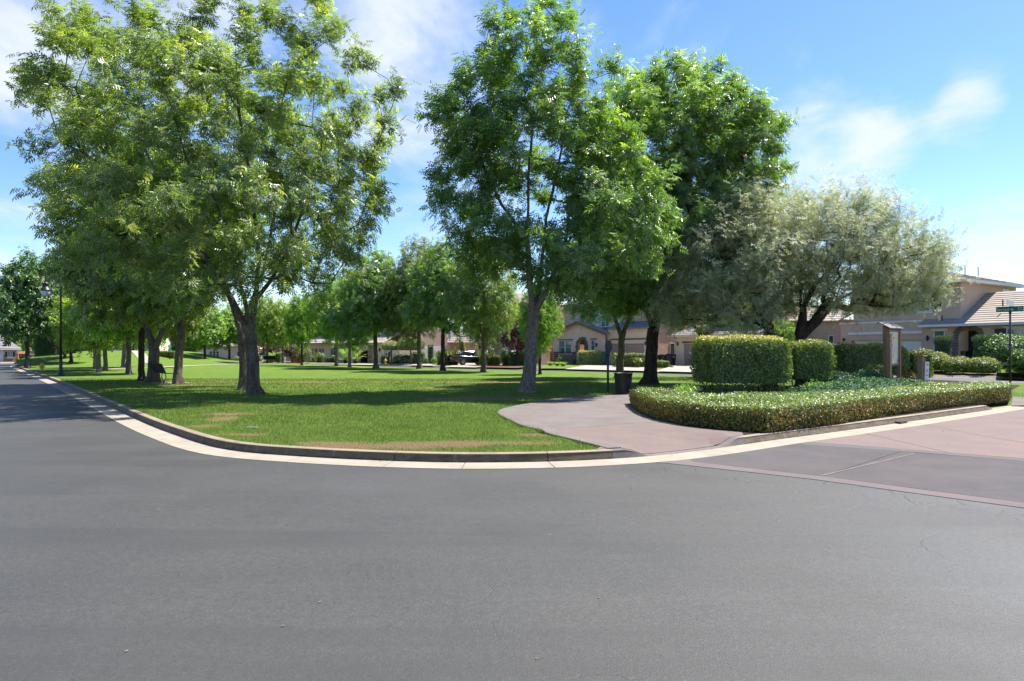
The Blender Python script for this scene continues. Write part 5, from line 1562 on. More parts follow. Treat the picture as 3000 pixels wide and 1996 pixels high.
def kerb_paint(px0, px1, label):
    i0 = int(np.argmin(((FE - np.array(G(px0, 1071.5, 0)[:2]))**2).sum(1))); i1 = int(np.argmin(((FE - np.array(G(px1, 1071, 0)[:2]))**2).sum(1)))
    i0, i1 = min(i0, i1), max(i0, i1)
    V = []; F = []
    for q, i in enumerate(range(i0, i1 + 1)):
        p = FE[i]; d = unit(FE[min(i + 1, len(FE) - 1)] - FE[i - 1]); n_ = np.array((-d[1], d[0]))
        for o_, z in ((-.17, .147), (.0, .147), (.034, .02)): V.append((p[0] + n_[0] * o_, p[1] + n_[1] * o_, z))
    for q in range(i1 - i0):
        for j in range(2): F.append((q * 3 + j, q * 3 + j + 1, (q + 1) * 3 + j + 1, (q + 1) * 3 + j))
    return tag(link('kerb_paint', mesh_py('kerb_paint', V, F), M['red_paint']), label, kind='structure')
kerb_paint(1104, 1130, 'red no-parking paint on the far kerb')
ik = near_i(75, 1092)
V = []; F = []
for q, i in enumerate(range(ik, ik + 14)):
    for o_, z in ((.452, .03), (.472, .128), (.487, .143), (.60, .144)): V.append((GL[i].x + GLn[i].x * o_, GL[i].y + GLn[i].y * o_, z + .003))
for q in range(13):
    for j in range(3): F.append((q * 4 + j, (q + 1) * 4 + j, (q + 1) * 4 + j + 1, q * 4 + j + 1))
tag(link('kerb_paint', mesh_py('kerb_paint', V, F), M['red_paint']), 'red paint on the park kerb beside the hydrant', kind='structure')

# ---- utility covers in the lawn
for px, py, lab in ((951, 1166, 'small pale valve cover in the lawn behind the tree shade'), (739, 1252.5, 'small pale valve cover in the grass near the kerb')):
    g = G(px, py, .15); o = MB().box(-.11, .11, -.08, .08, -.05, .008).build('valve_cover', M['path_grey'], None, bevel=.01); o.location = (g.x, g.y, Hs(g.x, g.y) + .012); tag(o, lab, 'valve cover')
# kerb inlet
g = G(2668, 1238.5, .05); o = MB().box(-.17, .17, -.02, .12, -.03, .03).build('drain_inlet', M['black_metal']); o.location = (g.x - .08, g.y + .15, .03); o.rotation_euler = (0, 0, math.atan2(.617, .787)); tag(o, 'small dark drain inlet at the foot of the right kerb', 'drain')
# pavement sign far off by the hill hedge
q = P(497, 1055, 76)
ps = empty('park_sign', (q.x, q.y, Hs(q.x, q.y)), R(15), 'far park sign with a white disc over a teal plate', 'sign')
MB().box(-.04, .04, -.04, .04, -.1, 1.4).build('pole', M['black_metal'], ps)
M['teal'] = srf("teal_sign_face", (.10, .42, .46), (.2, .5, .52), 12, .4, .4, 0)
MB().prism_y([(.16 * math.cos(6.283 * i / 20), 1.46 + .21 * math.sin(6.283 * i / 20)) for i in range(20)], -.05, 0).build('sign_disc', M['paper_white'], ps)
box_part('sign_plate', M['teal'], ps, -.15, .15, -.055, -.01, .85, 1.23)
# ================================================================ houses across the street
M['stucco_taupe'] = srf("taupe_stucco", (0.551, 0.409, 0.310), (0.503, 0.371, 0.281), 1.2, .95, .1, .5, 90, .008, stain=(0.454, 0.339, 0.267))
M['stucco_peach'] = srf("peach_stucco", (0.750, 0.567, 0.412), (0.702, 0.527, 0.385), 1.2, .95, .1, .5, 90, .008)
M['stucco_cream'] = srf("cream_stucco", (0.750, 0.621, 0.419), (0.743, 0.581, 0.392), 1.2, .95, .1, .5, 90, .008)
M['stucco_brown'] = srf("brown_stucco", (0.486, 0.317, 0.236), (0.446, 0.290, 0.216), 1.2, .95, .1, .5, 90, .008)
M['stucco_rose'] = srf("rosy_rough_stucco", (0.567, 0.392, 0.304), (0.486, 0.331, 0.263), 3.5, .95, .1, .8, 20, .03, stain=(0.405, 0.270, 0.216))
M['stucco_pale'] = srf("pale_grey_siding", (0.675, 0.648, 0.675), (0.634, 0.608, 0.634), 1, .9, .1, .2)
M['stucco_beige'] = srf("beige_stucco", (0.702, 0.553, 0.432), (0.648, 0.513, 0.405), 1.2, .95, .1, .4)
M['tile_tan'] = srf("tan_roof_tile", (0.400, 0.341, 0.290), (0.300, 0.259, 0.226), 3.0, .85, .2, .4, 30, .01, stretch=(.5, 3, 3))
M['tile_grey'] = srf("grey_roof_tile", (.24, .225, .215), (.17, .165, .165), 3.0, .85, .2, .4, 30, .01, stretch=(.5, 3, 3))
M['trim_white'] = srf("white_trim_paint", (.68, .66, .62), (.64, .62, .58), 2, .6, .3, .1)
M['trim_brown'] = srf("brown_trim_paint", (.17, .115, .09), (.15, .10, .08), 3, .7, .3, .1)
M['trim_tan'] = srf("tan_trim_paint", (0.702, 0.553, 0.419), (0.675, 0.527, 0.392), 3, .7, .3, .1)
M['door_cream'] = srf("cream_garage_door", (0.750, 0.729, 0.634), (0.716, 0.689, 0.608), 2, .55, .3, .1)
M['door_brown'] = srf("taupe_garage_door", (0.365, 0.263, 0.209), (0.338, 0.243, 0.196), 2, .55, .3, .1)
M['door_dark'] = srf("dark_interior", (.02, .022, .028), (.03, .032, .038), 2, .6, .3, 0)
M['shut_navy'] = srf("navy_shutter", (.022, .04, .065), (.028, .045, .07), 4, .55, .3, .1)
M['shut_blue'] = srf("slate_blue_shutter", (.10, .135, .155), (.12, .15, .17), 4, .55, .3, .1)
M['shut_red'] = srf("dark_red_shutter", (.12, .028, .03), (.10, .025, .028), 4, .55, .3, .1)
M['glass_teal'] = glassmat("teal_window_glass", (.075, .17, .165))
M['glass_dark'] = glassmat("dark_window_glass", (.03, .05, .055))
M['stone_tan'] = srf("tan_fieldstone", (.40, .29, .20), (.24, .17, .12), 2.2, .9, .15, .6, 30, .02)
M['stone_grey'] = srf("brown_grey_fieldstone", (.21, .165, .14), (.13, .105, .095), 2.2, .9, .15, .6, 30, .02)
M['fence_orange'] = srf("orange_cedar", (.46, .165, .055), (.36, .125, .045), 3, .8, .2, .3, 40, .006, stretch=(4, 4, .3))
M['white_paint'] = srf("white_car_paint", (.66, .68, .70), rough=.25, spec=.6, bump=0)

class House:
    """frame of a house front: u to the right along the wall, v into the house, z up from its pad"""
    def __init__(s, name, label, px, py, Y, vp, cat='house', group='houses across the street'):
        o = P(px, py, Y); s.O = o
        d = Vector(((vp - CX) / FPX, 1.0, 0)).normalized()          # direction along the wall, going away
        s.u = Vector((d.y if False else -d.x, -d.y, 0)); s.u = -d   # towards the camera side = to the right
        s.v = Vector((-s.u.y, s.u.x, 0))
        if s.v.y < 0: s.v = -s.v
        s.root = empty(name, o, math.atan2(s.u.y, s.u.x), label, cat, group)
    def uz(s, px, py, vd=0.0):
        r = Vector(((px - CX) / FPX, 1.0, (HY - py) / FPX))
        oo = s.O - Vector((0, 0, H_EYE)); 
        t = (oo.x * s.v.x + oo.y * s.v.y + vd) / (r.x * s.v.x + r.y * s.v.y)
        p = r * t
        return ((p.x - oo.x) * s.u.x + (p.y - oo.y) * s.u.y, p.z - oo.z)
    def rect(s, x0, y0, x1, y1, vd=0.0):
        ym = (y0 + y1) / 2; xm = (x0 + x1) / 2
        return s.uz(x0, ym, vd)[0], s.uz(x1, ym, vd)[0], s.uz(xm, y1, vd)[1], s.uz(xm, y0, vd)[1]
    def box(s, name, x0, y0, x1, y1, mat, vd=0.0, depth=.05, parent=None, drop=0.0, bevel=0):
        u0, u1, z0, z1 = s.rect(x0, y0, x1, y1, vd)
        return MB().box(u0, u1, vd, vd + depth, z0 - drop, z1).build(name, mat, parent or s.root, bevel=bevel)
    def window(s, x0, y0, x1, y1, glass, frame='trim_white', vd=0.0, cols=1, rows=2, th=.07):
        u0, u1, z0, z1 = s.rect(x0, y0, x1, y1, vd)
        m = MB(); f0, f1 = vd - .06, vd + .0
        m.box(u0, u1, f0, f1, z0, z0 + th); m.box(u0, u1, f0, f1, z1 - th, z1)
        m.box(u0, u0 + th, f0, f1, z0 + th, z1 - th); m.box(u1 - th, u1, f0, f1, z0 + th, z1 - th)
        for i in range(1, cols):
            uu = u0 + (u1 - u0) * i / cols; m.box(uu - th * .5, uu + th * .5, f0 + .006, f1, z0 + th, z1 - th)
        fr = m.build('window', M[frame], s.root)
        cw = (u1 - u0) / cols
        for i in range(cols):
            for j in range(rows):
                a, b = z0 + th + (z1 - z0 - 2 * th) * j / rows, z0 + th + (z1 - z0 - 2 * th) * (j + 1) / rows
                box_part('pane', M[glass], fr, u0 + cw * i + th * .6, u0 + cw * (i + 1) - th * .6, vd - .03, vd - .004, a + (.02 if j else .002), b - (.02 if j < rows - 1 else .002))
        if rows > 1:
            for j in range(1, rows):
                zz = z0 + th + (z1 - z0 - 2 * th) * j / rows
                box_part('sash_bar', M[frame], fr, u0 + th, u1 - th, vd - .045, vd - .006, zz - .018, zz + .018)
        return fr
    def garage(s, x0, y0, x1, y1, mat, vd=0.0, cols=4, rows=4, drop=.0):
        u0, u1, z0, z1 = s.rect(x0, y0, x1, y1, vd)
        z0 -= drop
        d = MB().box(u0, u1, vd + .03, vd + .06, z0, z1).build('garage_door', mat, s.root)
        pm = None
        cw = (u1 - u0) / cols; rh = (z1 - z0) / rows
        for i in range(cols):
            for j in range(rows):
                if pm is None:
                    o = MB().hexa([(.05, .03, .05), (cw - .05, .03, .05), (cw - .05, .031, rh - .05), (.05, .031, rh - .05), (.07, .008, .07), (cw - .07, .008, .07), (cw - .07, .008, rh - .07), (.07, .008, rh - .07)]).build('door_panel', mat, d); pm = o.data
                else: o = link('door_panel', pm, None, d)
                o.location = (u0 + cw * i, vd, z0 + rh * j)
        return d
    def roof(s, name, p0, p1, p2, p3, mat, rows, parent=None, th=.035, under=.10):
        """tiled slope; p0-p1 eave, p3-p2 ridge (local), laid as overlapping courses"""
        p0, p1, p2, p3 = (Vector(p) for p in (p0, p1, p2, p3))
        n = (p1 - p0).cross(p3 - p0)
        if n.length < 1e-6: n = (p2 - p1).cross(p3 - p1)
        n.normalize()
        if n.z < 0: n = -n
        b = MB()
        for i in range(rows):
            a0, a1 = i / rows, (i + 1.04) / rows
            a1 = min(a1, 1)
            q = [p0.lerp(p3, a0), p1.lerp(p2, a0), p1.lerp(p2, a1), p0.lerp(p3, a1)]
            top = [q[0] + n * (th + .012), q[1] + n * (th + .012), q[2] + n * .012, q[3] + n * .012]
            bot = [x - n * .0 for x in q]
            b.hexa(bot + top)
        b.hexa([p0 - n * under, p1 - n * under, p2 - n * under, p3 - n * under, p0 - n * .002, p1 - n * .002, p2 - n * .002, p3 - n * .002])
        return b.build(name, mat, parent or s.root)
    def sconce(s, px, py, vd=0.0, sz=.16):
        u, z = s.uz(px, py, vd)
        b = MB().box(u - .05, u + .05, vd - .03, vd, z - .12, z + .12)
        b.lathe([(.01, z + .24), (.10, z + .14), (.10, z + .12), (.085, z + .1), (.06, z - .14), (.02, z - .22)], 8, u, vd - .13)
        return b.build('wall_lantern', M['black_metal'], s.root)
    def stones(s, x0, y0, x1, y1, mat, vd, seed, skip=None, w=(.22, .5), h=(.12, .2), stuff=False):
        """fieldstone facing in uneven courses with recessed joints, each stone its own piece"""
        u0, u1, z0, z1 = s.rect(x0, y0, x1, y1, vd)
        rr = random.Random(seed); z = z0; jb = MB(); ml = []
        for i in range(6):
            ml.append(None)
        while z < z1 - .05:
            hh = min(rr.uniform(*h), z1 - z); u = u0
            while u < u1 - .04:
                ww = min(rr.uniform(*w), u1 - u)
                if skip is None or not skip(u + ww / 2, z + hh / 2):
                    pr = rr.uniform(.03, .07)
                    a = [(u + .012, z + .012), (u + ww - .012, z + .012 + rr.uniform(0, .02)), (u + ww - .012 - rr.uniform(0, .02), z + hh - .012), (u + .012 + rr.uniform(0, .02), z + hh - .012)]
                    jb2 = MB().hexa([(p[0], vd, p[1]) for p in a] + [(p[0] * .9 + (u + ww / 2) * .1, vd - pr, p[1] * .9 + (z + hh / 2) * .1) for p in a])
                    if stuff: jb.V, jb.F = (lambda m_: (m_.V, m_.F))(jb.add(jb2.V, jb2.F))
                    else: jb2.build('stone', mat, s.root)
                u += ww
            z += hh
        if stuff:
            o = jb.build('stone_facing', mat, s.root); o['kind'] = 'stuff'

def wall_arch(h, name, u0, u1, z0, z1, a0, a1, atop, spring, mat, vd, depth, parent=None, n=10, flat=.0):
    """wall with an arched doorway that reaches the floor"""
    c = (a0 + a1) / 2; rx = (a1 - a0) / 2
    arc_ = [(c + rx * math.cos(t), spring + (atop - spring) * math.sin(t)) for t in [math.pi * i / n for i in range(n + 1)]]   # right to left
    m = MB()
    m.box(u0, a0, vd, vd + depth, z0, z1); m.box(a1, u1, vd, vd + depth, z0, z1)
    # strips above the arch
    for i in range(n):
        (xa, za), (xb, zb) = arc_[i], arc_[i + 1]
        m.hexa([(xb, vd, zb), (xa, vd, za), (xa, vd + depth, za), (xb, vd + depth, zb), (xb, vd, z1), (xa, vd, z1), (xa, vd + depth, z1), (xb, vd + depth, z1)])
    return m.build(name, mat, parent or h.root)
def arch_stones(h, a0, a1, atop, spring, z0, vd, mat, seed, n=13, w=.26):
    rr = random.Random(seed); c = (a0 + a1) / 2; rx = (a1 - a0) / 2; rz = atop - spring
    for i in range(n):
        t0, t1 = math.pi * i / n + .02, math.pi * (i + 1) / n - .02
        k = w * rr.uniform(.8, 1.25); pr = rr.uniform(.04, .08)
        q = [(c + rx * math.cos(t0), spring + rz * math.sin(t0)), (c + (rx + k) * math.cos(t0), spring + (rz + k) * math.sin(t0)), (c + (rx + k) * math.cos(t1), spring + (rz + k) * math.sin(t1)), (c + rx * math.cos(t1), spring + rz * math.sin(t1))]
        MB().hexa([(x, vd, z) for x, z in q] + [(x, vd - pr, z) for x, z in q]).build('stone', mat, h.root)
    for sgn, x in ((-1, a0), (1, a1)):
        z = z0
        while z < spring - .03:
            hh = min(rr.uniform(.14, .24), spring - z); k = w * rr.uniform(.75, 1.35)
            xa, xb = sorted((x, x + sgn * k))
            MB().box(xa + .006, xb - .006, vd - rr.uniform(.04, .08), vd, z + .008, z + hh - .008).build('stone', mat, h.root)
            z += hh

# ---------------------------------------------------------------- taupe house at the right edge
Rh = House('house', 'taupe two-storey house with a tiled porch roof at the right edge', 2703, 1075, 52.0, 270)
e0 = Rh.uz(2690, 954, -.6); e1 = Rh.uz(3000, 941, -.6)
uR0 = Rh.uz(2703, 1030)[0]; uR1 = e1[0] + 4.0
zE = e0[1]
a0 = Rh.uz(2808, 1000)[0]; a1 = Rh.uz(2868, 1000)[0]; atop = Rh.uz(2838, 965)[1]; spring = Rh.uz(2838, 985)[1]
wall_arch(Rh, 'wall', uR0, uR1, -.8, zE - .02, a0, a1, atop, spring, M['stucco_taupe'], 0, .3, n=12)
box_part('porch_recess', M['stucco_taupe'], Rh.root, a0 - 2.2, a1 + .6, 1.5, 1.6, -.8, zE - .1)
d0 = Rh.uz(2829, 1000, 1.45)[0]; d1 = Rh.uz(2866, 1000, 1.45)[0]
fdo = box_part('front_door', M['door_dark'], Rh.root, d0, d1 + .5, 1.40, 1.49, -.8, atop - .1)
box_part('door_jamb', M['trim_white'], fdo, d0 - .10, d0, 1.36, 1.49, -.8, atop - .1)
arch_stones(Rh, a0, a1, atop, spring, -.6, 0, M['stone_grey'], 3, 13, .36)
Rh.window(2736, 968, 2769, 1046, 'glass_teal', vd=0, rows=2)
Rh.box('window_head', 2728, 963, 2775, 969, M['trim_white'], -.10, .10)
Rh.box('sill_band', 2700, 1024, 2737, 1029, M['trim_white'], -.08, .08)
Rh.box('shutter', 2914, 963, 2947, 1010, M['shut_navy'], -.07, .065)
Rh.window(2949, 960, 3040, 1012, 'glass_teal', cols=2, rows=1)
Rh.box('window_head', 2939, 955, 3040, 960, M['trim_white'], -.10, .10)
Rh.sconce(2719, 992)
u_, z_ = Rh.uz(2888, 963, -.03)
pl_ = box_part('number_plate', M['paper_white'], Rh.root, u_ - .20, u_ + .20, -.03, -.002, z_ - .06, z_ + .07)
lettering('3741', .15, M['shut_navy'], pl_, (u_, -.033, z_ - .045), (R(90), 0, 0), 'CENTER')
# main roof over the porch, with its fascia
zr = zE + 4.6 * .50
uc = Rh.uz(2815, 880, .3)[0]
Rh.roof('roof', (e0[0], -.6, zE), (uR1 + .5, -.6, zE), (uR1 + .5, 4.2, zE + 4.8 * .52), (uc - 2.2, 4.2, zE + 4.8 * .52), M['tile_tan'], 15)
box_part('fascia', M['trim_white'], Rh.root, e0[0] - .02, uR1 + .5, -.66, -.60, zE - .14, zE + .03)
box_part('soffit', M['stucco_taupe'], Rh.root, e0[0], uR1 + .5, -.59, -.01, zE - .13, zE - .11)
for px, py in ((2934, 885), (2758, 931)):
    u_, z_ = Rh.uz(px, py + 4, .8 if px > 2800 else -.1)
    MB().tube([(u_, 1.0 if px > 2800 else .0, z_ - .2), (u_, 1.0 if px > 2800 else .0, z_ + .28)], .05, 8).build('vent_pipe', M['trim_brown'], Rh.root, True)
# second storey and the garage wing
zt2 = Rh.uz(2815, 819, .3)[1]
uL2 = Rh.uz(2500, 900, .3)[0]
side_v = 9.0
MB().box(uL2, uc, .3, side_v, 1.2, zt2).build('upper_wall', M['stucco_taupe'], Rh.root)
sl = .11
Rh.roof('upper_roof', (uL2 - .6, -.4, zt2 - .05), (uc + .65, -.4, zt2 - .05), (uc - 4, 3.2, zt2 + 1.35), (uL2 + 2, 3.2, zt2 + 1.35), M['tile_tan'], 12)
Rh.roof('upper_roof', (uc + .65, -.4, zt2 - .05), (uc + .65, side_v + .6, zt2 - .05), (uc - 4, 5.4, zt2 + 1.35), (uc - 4, 3.2, zt2 + 1.35), M['tile_tan'], 12)
box_part('fascia', M['trim_white'], Rh.root, uc + .62, uc + .68, -.42, side_v + .6, zt2 - .24, zt2 - .04)
box_part('fascia', M['trim_white'], Rh.root, uL2 - .6, uc + .618, -.46, -.40, zt2 - .24, zt2 - .04)
box_part('soffit', M['trim_white'], Rh.root, uc + .001, uc + .61, .3, side_v + .5, zt2 - .2, zt2 - .17)
for vv in (1.2, 3.2):
    MB().tube([(uc - .6, vv + 1, zt2 + .5), (uc - .6, vv + 1, zt2 + 1.25)], .04, 6).build('vent_pipe', M['trim_brown'], Rh.root, True)
Rh.box('shutter', 2728, 852, 2755, 912, M['shut_navy'], .24, .058)
Rh.window(2690, 850, 2727, 913, 'glass_teal', vd=.3, rows=2)
Rh.box('window_sill', 2686, 913, 2732, 918, M['trim_white'], .18, .12)
# small window high on the side wall
z1_ = zt2 - 1.1
fr = MB().box(uc, uc + .04, 6.6, 7.7, z1_, z1_ + .7).build('window', M['trim_white'], Rh.root)
box_part('pane', M['glass_teal'], fr, uc + .041, uc + .05, 6.7, 7.6, z1_ + .08, z1_ + .62)
uG0 = Rh.uz(2463, 1000, 0)[0]
zg = Rh.uz(2600, 946, 0)[1]
gd0, gd1, gz0, gz1 = Rh.rect(2500, 997, 2702, 1046, .3)
m_ = MB(); m_.box(uG0, gd0, 0, .3, -.8, zg); m_.box(gd0, uR0 - .002, 0, .3, gz1, zg)
m_.build('garage_wall', M['stucco_taupe'], Rh.root)
box_part('garage_side_wall', M['stucco_taupe'], Rh.root, uG0, uG0 + .25, .302, 6, -.8, zg)
box_part('garage_coping', M['trim_white'], Rh.root, uG0 - .08, uR0 - .01, -.07, .36, zg, zg + .12)
Rh.box('garage_header', 2484, 972, 2701, 979.5, M['trim_white'], -.13, .13)
g_ = Rh.garage(2502, 998, 2701, 1045, M['door_cream'], .24, 8, 4, drop=.6)
Rh.sconce(2474, 998)
# house wing further back on the left with a small window
Rw = House('house', 'rose-tinted house wing behind the olives with a small blind window', 2440, 1070, 60.0, 700)
Rw.box('wall', 2290, 940, 2463, 1080, M['stucco_rose'], 0, 4.0)
Rw.window(2428, 982.5, 2444, 1009, 'glass_dark', rows=1)
Rw.roof('roof', Rw.uz(2285, 942)[0:1] + (-.5, Rw.uz(2285, 941)[1]), (Rw.uz(2466, 941)[0], -.5, Rw.uz(2466, 941)[1]), (Rw.uz(2466, 941)[0], 3.5, Rw.uz(2466, 941)[1] + 1.6), (Rw.uz(2285, 942)[0], 3.5, Rw.uz(2285, 941)[1] + 1.6), M['tile_tan'], 8)

def fence(label, px0, px1, ytop, ybot, Y, vp, n, group=None):
    f = House('wooden_fence', label, (px0 + px1) / 2, ybot, Y, vp, 'fence', 'orange cedar fences')
    u0, u1, z0, z1 = f.rect(px0, ytop, px1, ybot)
    w = (u1 - u0) / n; me = None
    for i in range(n):
        if me is None:
            o = MB().prism_y([(.008, z0 - .1), (w - .008, z0 - .1), (w - .008, z1 - .06), (w * .72, z1), (w * .28, z1), (.008, z1 - .06)], -.015, .015).build('fence_board', M['fence_orange'], f.root); me = o.data
        else: o = link('fence_board', me, None, f.root)
        o.location = (u0 + w * i, (.012 if i % 2 else -.004), 0)
    for z in (z0 + .35, z1 - .35): box_part('rail', M['fence_orange'], f.root, u0, u1, .032, .075, z, z + .09)
    return f
fence('orange cedar fence seen between the clipped hedges on the right', 2405, 2456, 1009, 1044, 57, 600, 12)
fence('orange cedar fence behind the far bench', 856, 880, 1044, 1062, 88, -200, 14)
fence('short orange fence beside the black trash bin at the far left house', 52, 76, 1030, 1061, 98, 1200, 12)
fence('orange gate at the left corner of the gabled peach house', 1612, 1620, 1020, 1066, 78, 700, 5)

# ---------------------------------------------------------------- peach gabled house
Ph = House('house', 'peach gabled house with an arched stone entry and taupe garage door', 1700, 1066.5, 76.0, -190)
uL = Ph.uz(1621, 1020)[0]; uRt = Ph.uz(1779, 1020)[0]; ua, za = Ph.uz(1697.5, 945)
ze = Ph.uz(1779, 974)[1]; zeL = ze
a0 = Ph.uz(1693.5, 1030)[0]; a1 = Ph.uz(1716.5, 1030)[0]; atop = Ph.uz(1705, 995.5)[1]; spring = Ph.uz(1705, 1010)[1]
wall_arch(Ph, 'wall', uL, uRt, -.3, ze, a0, a1, atop, spring, M['stucco_peach'], 0, .3, n=10)
MB().prism_y([(uL, ze), (uRt, ze), (ua, za - .05)], 0, .3).build('gable', M['stucco_peach'], Ph.root)
box_part('porch_recess', M['stucco_brown'], Ph.root, a0 - .5, a1 + .5, 1.5, 1.6, -.3, atop + .2)
box_part('front_door', M['door_dark'], Ph.root, a0 + .6, a1 + .4, 1.42, 1.49, -.3, atop - .3)
arch_stones(Ph, a0, a1, atop, spring, 1.3, 0, M['stone_grey'], 8, 11, .3)
Ph.stones(1621, 1033, 1690, 1067.5, M['stone_grey'], 0, 9, None, (.35, .6), (.2, .3))
Ph.stones(1723, 1033, 1778, 1067.5, M['stone_grey'], 0, 10, None, (.35, .6), (.2, .3))
Ph.box('stone_cap', 1620, 1031, 1691, 1033.3, M['trim_brown'], -.1, .1)
Ph.box('stone_cap', 1722, 1031, 1779, 1033.3, M['trim_brown'], -.1, .1)
Ph.window(1637.5, 998, 1656, 1039, 'glass_teal', rows=2); Ph.window(1657.5, 998, 1675, 1039, 'glass_teal', rows=2)
Ph.box('window_head', 1635, 994.5, 1676.5, 997.5, M['trim_brown'], -.10, .10)
Ph.window(1732, 996, 1744, 1027, 'glass_teal', rows=2)
Ph.box('window_head', 1729, 992, 1746, 995.3, M['trim_brown'], -.10, .10)
Ph.box('pilaster', 1757, 976, 1773, 1066, M['stucco_peach'], -.12, .118)
u_, z_ = Ph.uz(1697.5, 961)
MB().prism_y([(u_ + .27 * math.cos(6.283 * i / 18), z_ + .3 * math.sin(6.283 * i / 18)) for i in range(18)], -.05, -.001).build('medallion', M['trim_white'], Ph.root)
MB().prism_y([(u_ + .15 * math.cos(6.283 * i / 12), z_ + .19 * math.sin(6.283 * i / 12)) for i in range(12)], -.075, -.051).build('medallion_centre', M['trim_tan'], Ph.root)
Ph.sconce(1748.5, 1011); Ph.sconce(1893, 1007)
u_, z_ = Ph.uz(1684, 997, 0); box_part('number_plate', M['paper_white'], Ph.root, u_ - .22, u_ + .22, -.03, -.001, z_ - .1, z_ + .1)
# gable roof slopes with verge boards
ov = .45
def slope(p_e, p_r, mat, n=9, v0=-.5, v1=6.0): return Ph.roof('roof', (p_e[0], v1, p_e[1]), (p_e[0], v0, p_e[1]), (p_r[0], v0, p_r[1]), (p_r[0], v1, p_r[1]), mat, n)
eR = (uRt + .4, ze - .12); eL = (uL - .4, ze - .12); rdg = (ua, za + .1)
slope(eR, rdg, M['tile_tan']); slope(eL, rdg, M['tile_tan'])
for e_ in (eR, eL):
    MB().hexa([(e_[0], -.56, e_[1] - .28), (rdg[0], -.56, rdg[1] - .28), (rdg[0], -.505, rdg[1] - .28), (e_[0], -.505, e_[1] - .28), (e_[0], -.56, e_[1] + .04), (rdg[0], -.56, rdg[1] + .04), (rdg[0], -.505, rdg[1] + .04), (e_[0], -.505, e_[1] + .04)]).build('verge_board', M['trim_brown'], Ph.root)
box_part('downpipe', M['trim_brown'], Ph.root, uRt - .1, uRt + .02, -.12, -.0, 0, ze - .2)
# garage wing
ug0 = uRt + .002; ug1 = Ph.uz(1908, 1030)[0]; zgw = Ph.uz(1840, 962)[1]
gd0, gd1, gz0, gz1 = Ph.rect(1790, 1007, 1887, 1067.5, .1)
m_ = MB(); m_.box(ug0, gd0, .1, .4, -.3, zgw); m_.box(gd1, ug1, .1, .4, -.3, zgw); m_.box(gd0, gd1, .1, .4, gz1, zgw)
m_.build('garage_wall', M['stucco_peach'], Ph.root)
Ph.box('garage_header', 1786, 992, 1895, 996, M['trim_brown'], 0, .098)
Ph.garage(1790.5, 1007.5, 1886.5, 1067, M['door_brown'], .2, 4, 4, drop=.1)
MB().box(uL + .5, ug1, 1.2, 11, 2.2, 6.8).build('upper_wall', M['stucco_rose'], Ph.root)
box_part('side_wall', M['stucco_rose'], Ph.root, ug1 - .25, ug1, .402, 12, -.3, 6.8)
Ph.roof('upper_roof', (uL, .7, 6.75), (ug1 + .5, .7, 6.75), (ug1 - 3, 6, 8.6), (uL + 3, 6, 8.6), M['tile_tan'], 10)
Ph.roof('garage_roof', (ug0 + .42, -.4, zgw - .05), (ug1 + .3, -.4, zgw - .05), (ug1 + .3, 1.19, zgw + .75), (ug0 + .42, 1.19, zgw + .75), M['tile_grey'], 4)
MB().box(Ph.uz(1735, 940, .9)[0], Ph.uz(1815, 940, .9)[0], .9, 1.19, 4.0, 6.7).build('upper_bay', M['stucco_pale'], Ph.root)
Ph.window(1762, 925, 1786, 958, 'glass_teal', vd=.9, rows=2, cols=2)
Ph.window(1672, 930, 1690, 952, 'glass_teal', vd=1.2, rows=2)
# side window
fr = MB().box(ug1, ug1 + .05, 3.0, 4.1, .75, 2.3).build('window', M['trim_white'], Ph.root)
box_part('pane', M['glass_dark'], fr, ug1 + .051, ug1 + .06, 3.1, 4.0, .85, 2.2)

# ---------------------------------------------------------------- cream garage right of it
Qh = House('house', 'cream house front with a taupe garage door, mostly behind the widest hedge', 1990, 1070.5, 68.0, -190)
uq0 = Qh.uz(1977, 1030)[0]; uq1 = Qh.uz(2230, 1030)[0]; zq = Qh.uz(1990, 982)[1]
gd0, gd1, gz0, gz1 = Qh.rect(2003, 1006.5, 2115, 1072, 0)
m_ = MB(); m_.box(uq0, gd0, 0, .3, -.3, zq); m_.box(gd1, uq1, 0, .3, -.3, zq); m_.box(gd0, gd1, 0, .3, gz1, zq)
m_.build('wall', M['stucco_cream'], Qh.root)
box_part('upper_wall', M['stucco_rose'], Qh.root, uq0 + 2, uq1, 2, 8, zq - .5, zq + 3.0)
Qh.window(2146, 979, 2164, 1000, 'glass_teal', rows=1)
Qh.roof('roof', (uq0 - .5, -.5, zq - .05), (uq1, -.5, zq - .05), (uq1, 3.4, zq + 1.3), (uq0 + 1.4, 3.4, zq + 1.3), M['tile_grey'], 8)
box_part('gutter_board', M['trim_tan'], Qh.root, uq0 - .5, uq1, -.56, -.505, zq - .22, zq + .02)
Qh.box('garage_header', 1998, 1000, 2112, 1005.5, M['trim_brown'], -.06, .058)
Qh.garage(2003.5, 1007, 2114, 1072, M['door_brown'], .12, 4, 4, drop=.1)
Qh.sconce(1987, 1008)
box_part('downpipe', M['trim_tan'], Qh.root, uq0 + .02, uq0 + .12, -.1, -.002, 0, zq - .2)
box_part('side_wall', M['stucco_cream'], Qh.root, uq0, uq0 + .25, .302, 8, -.3, zq)

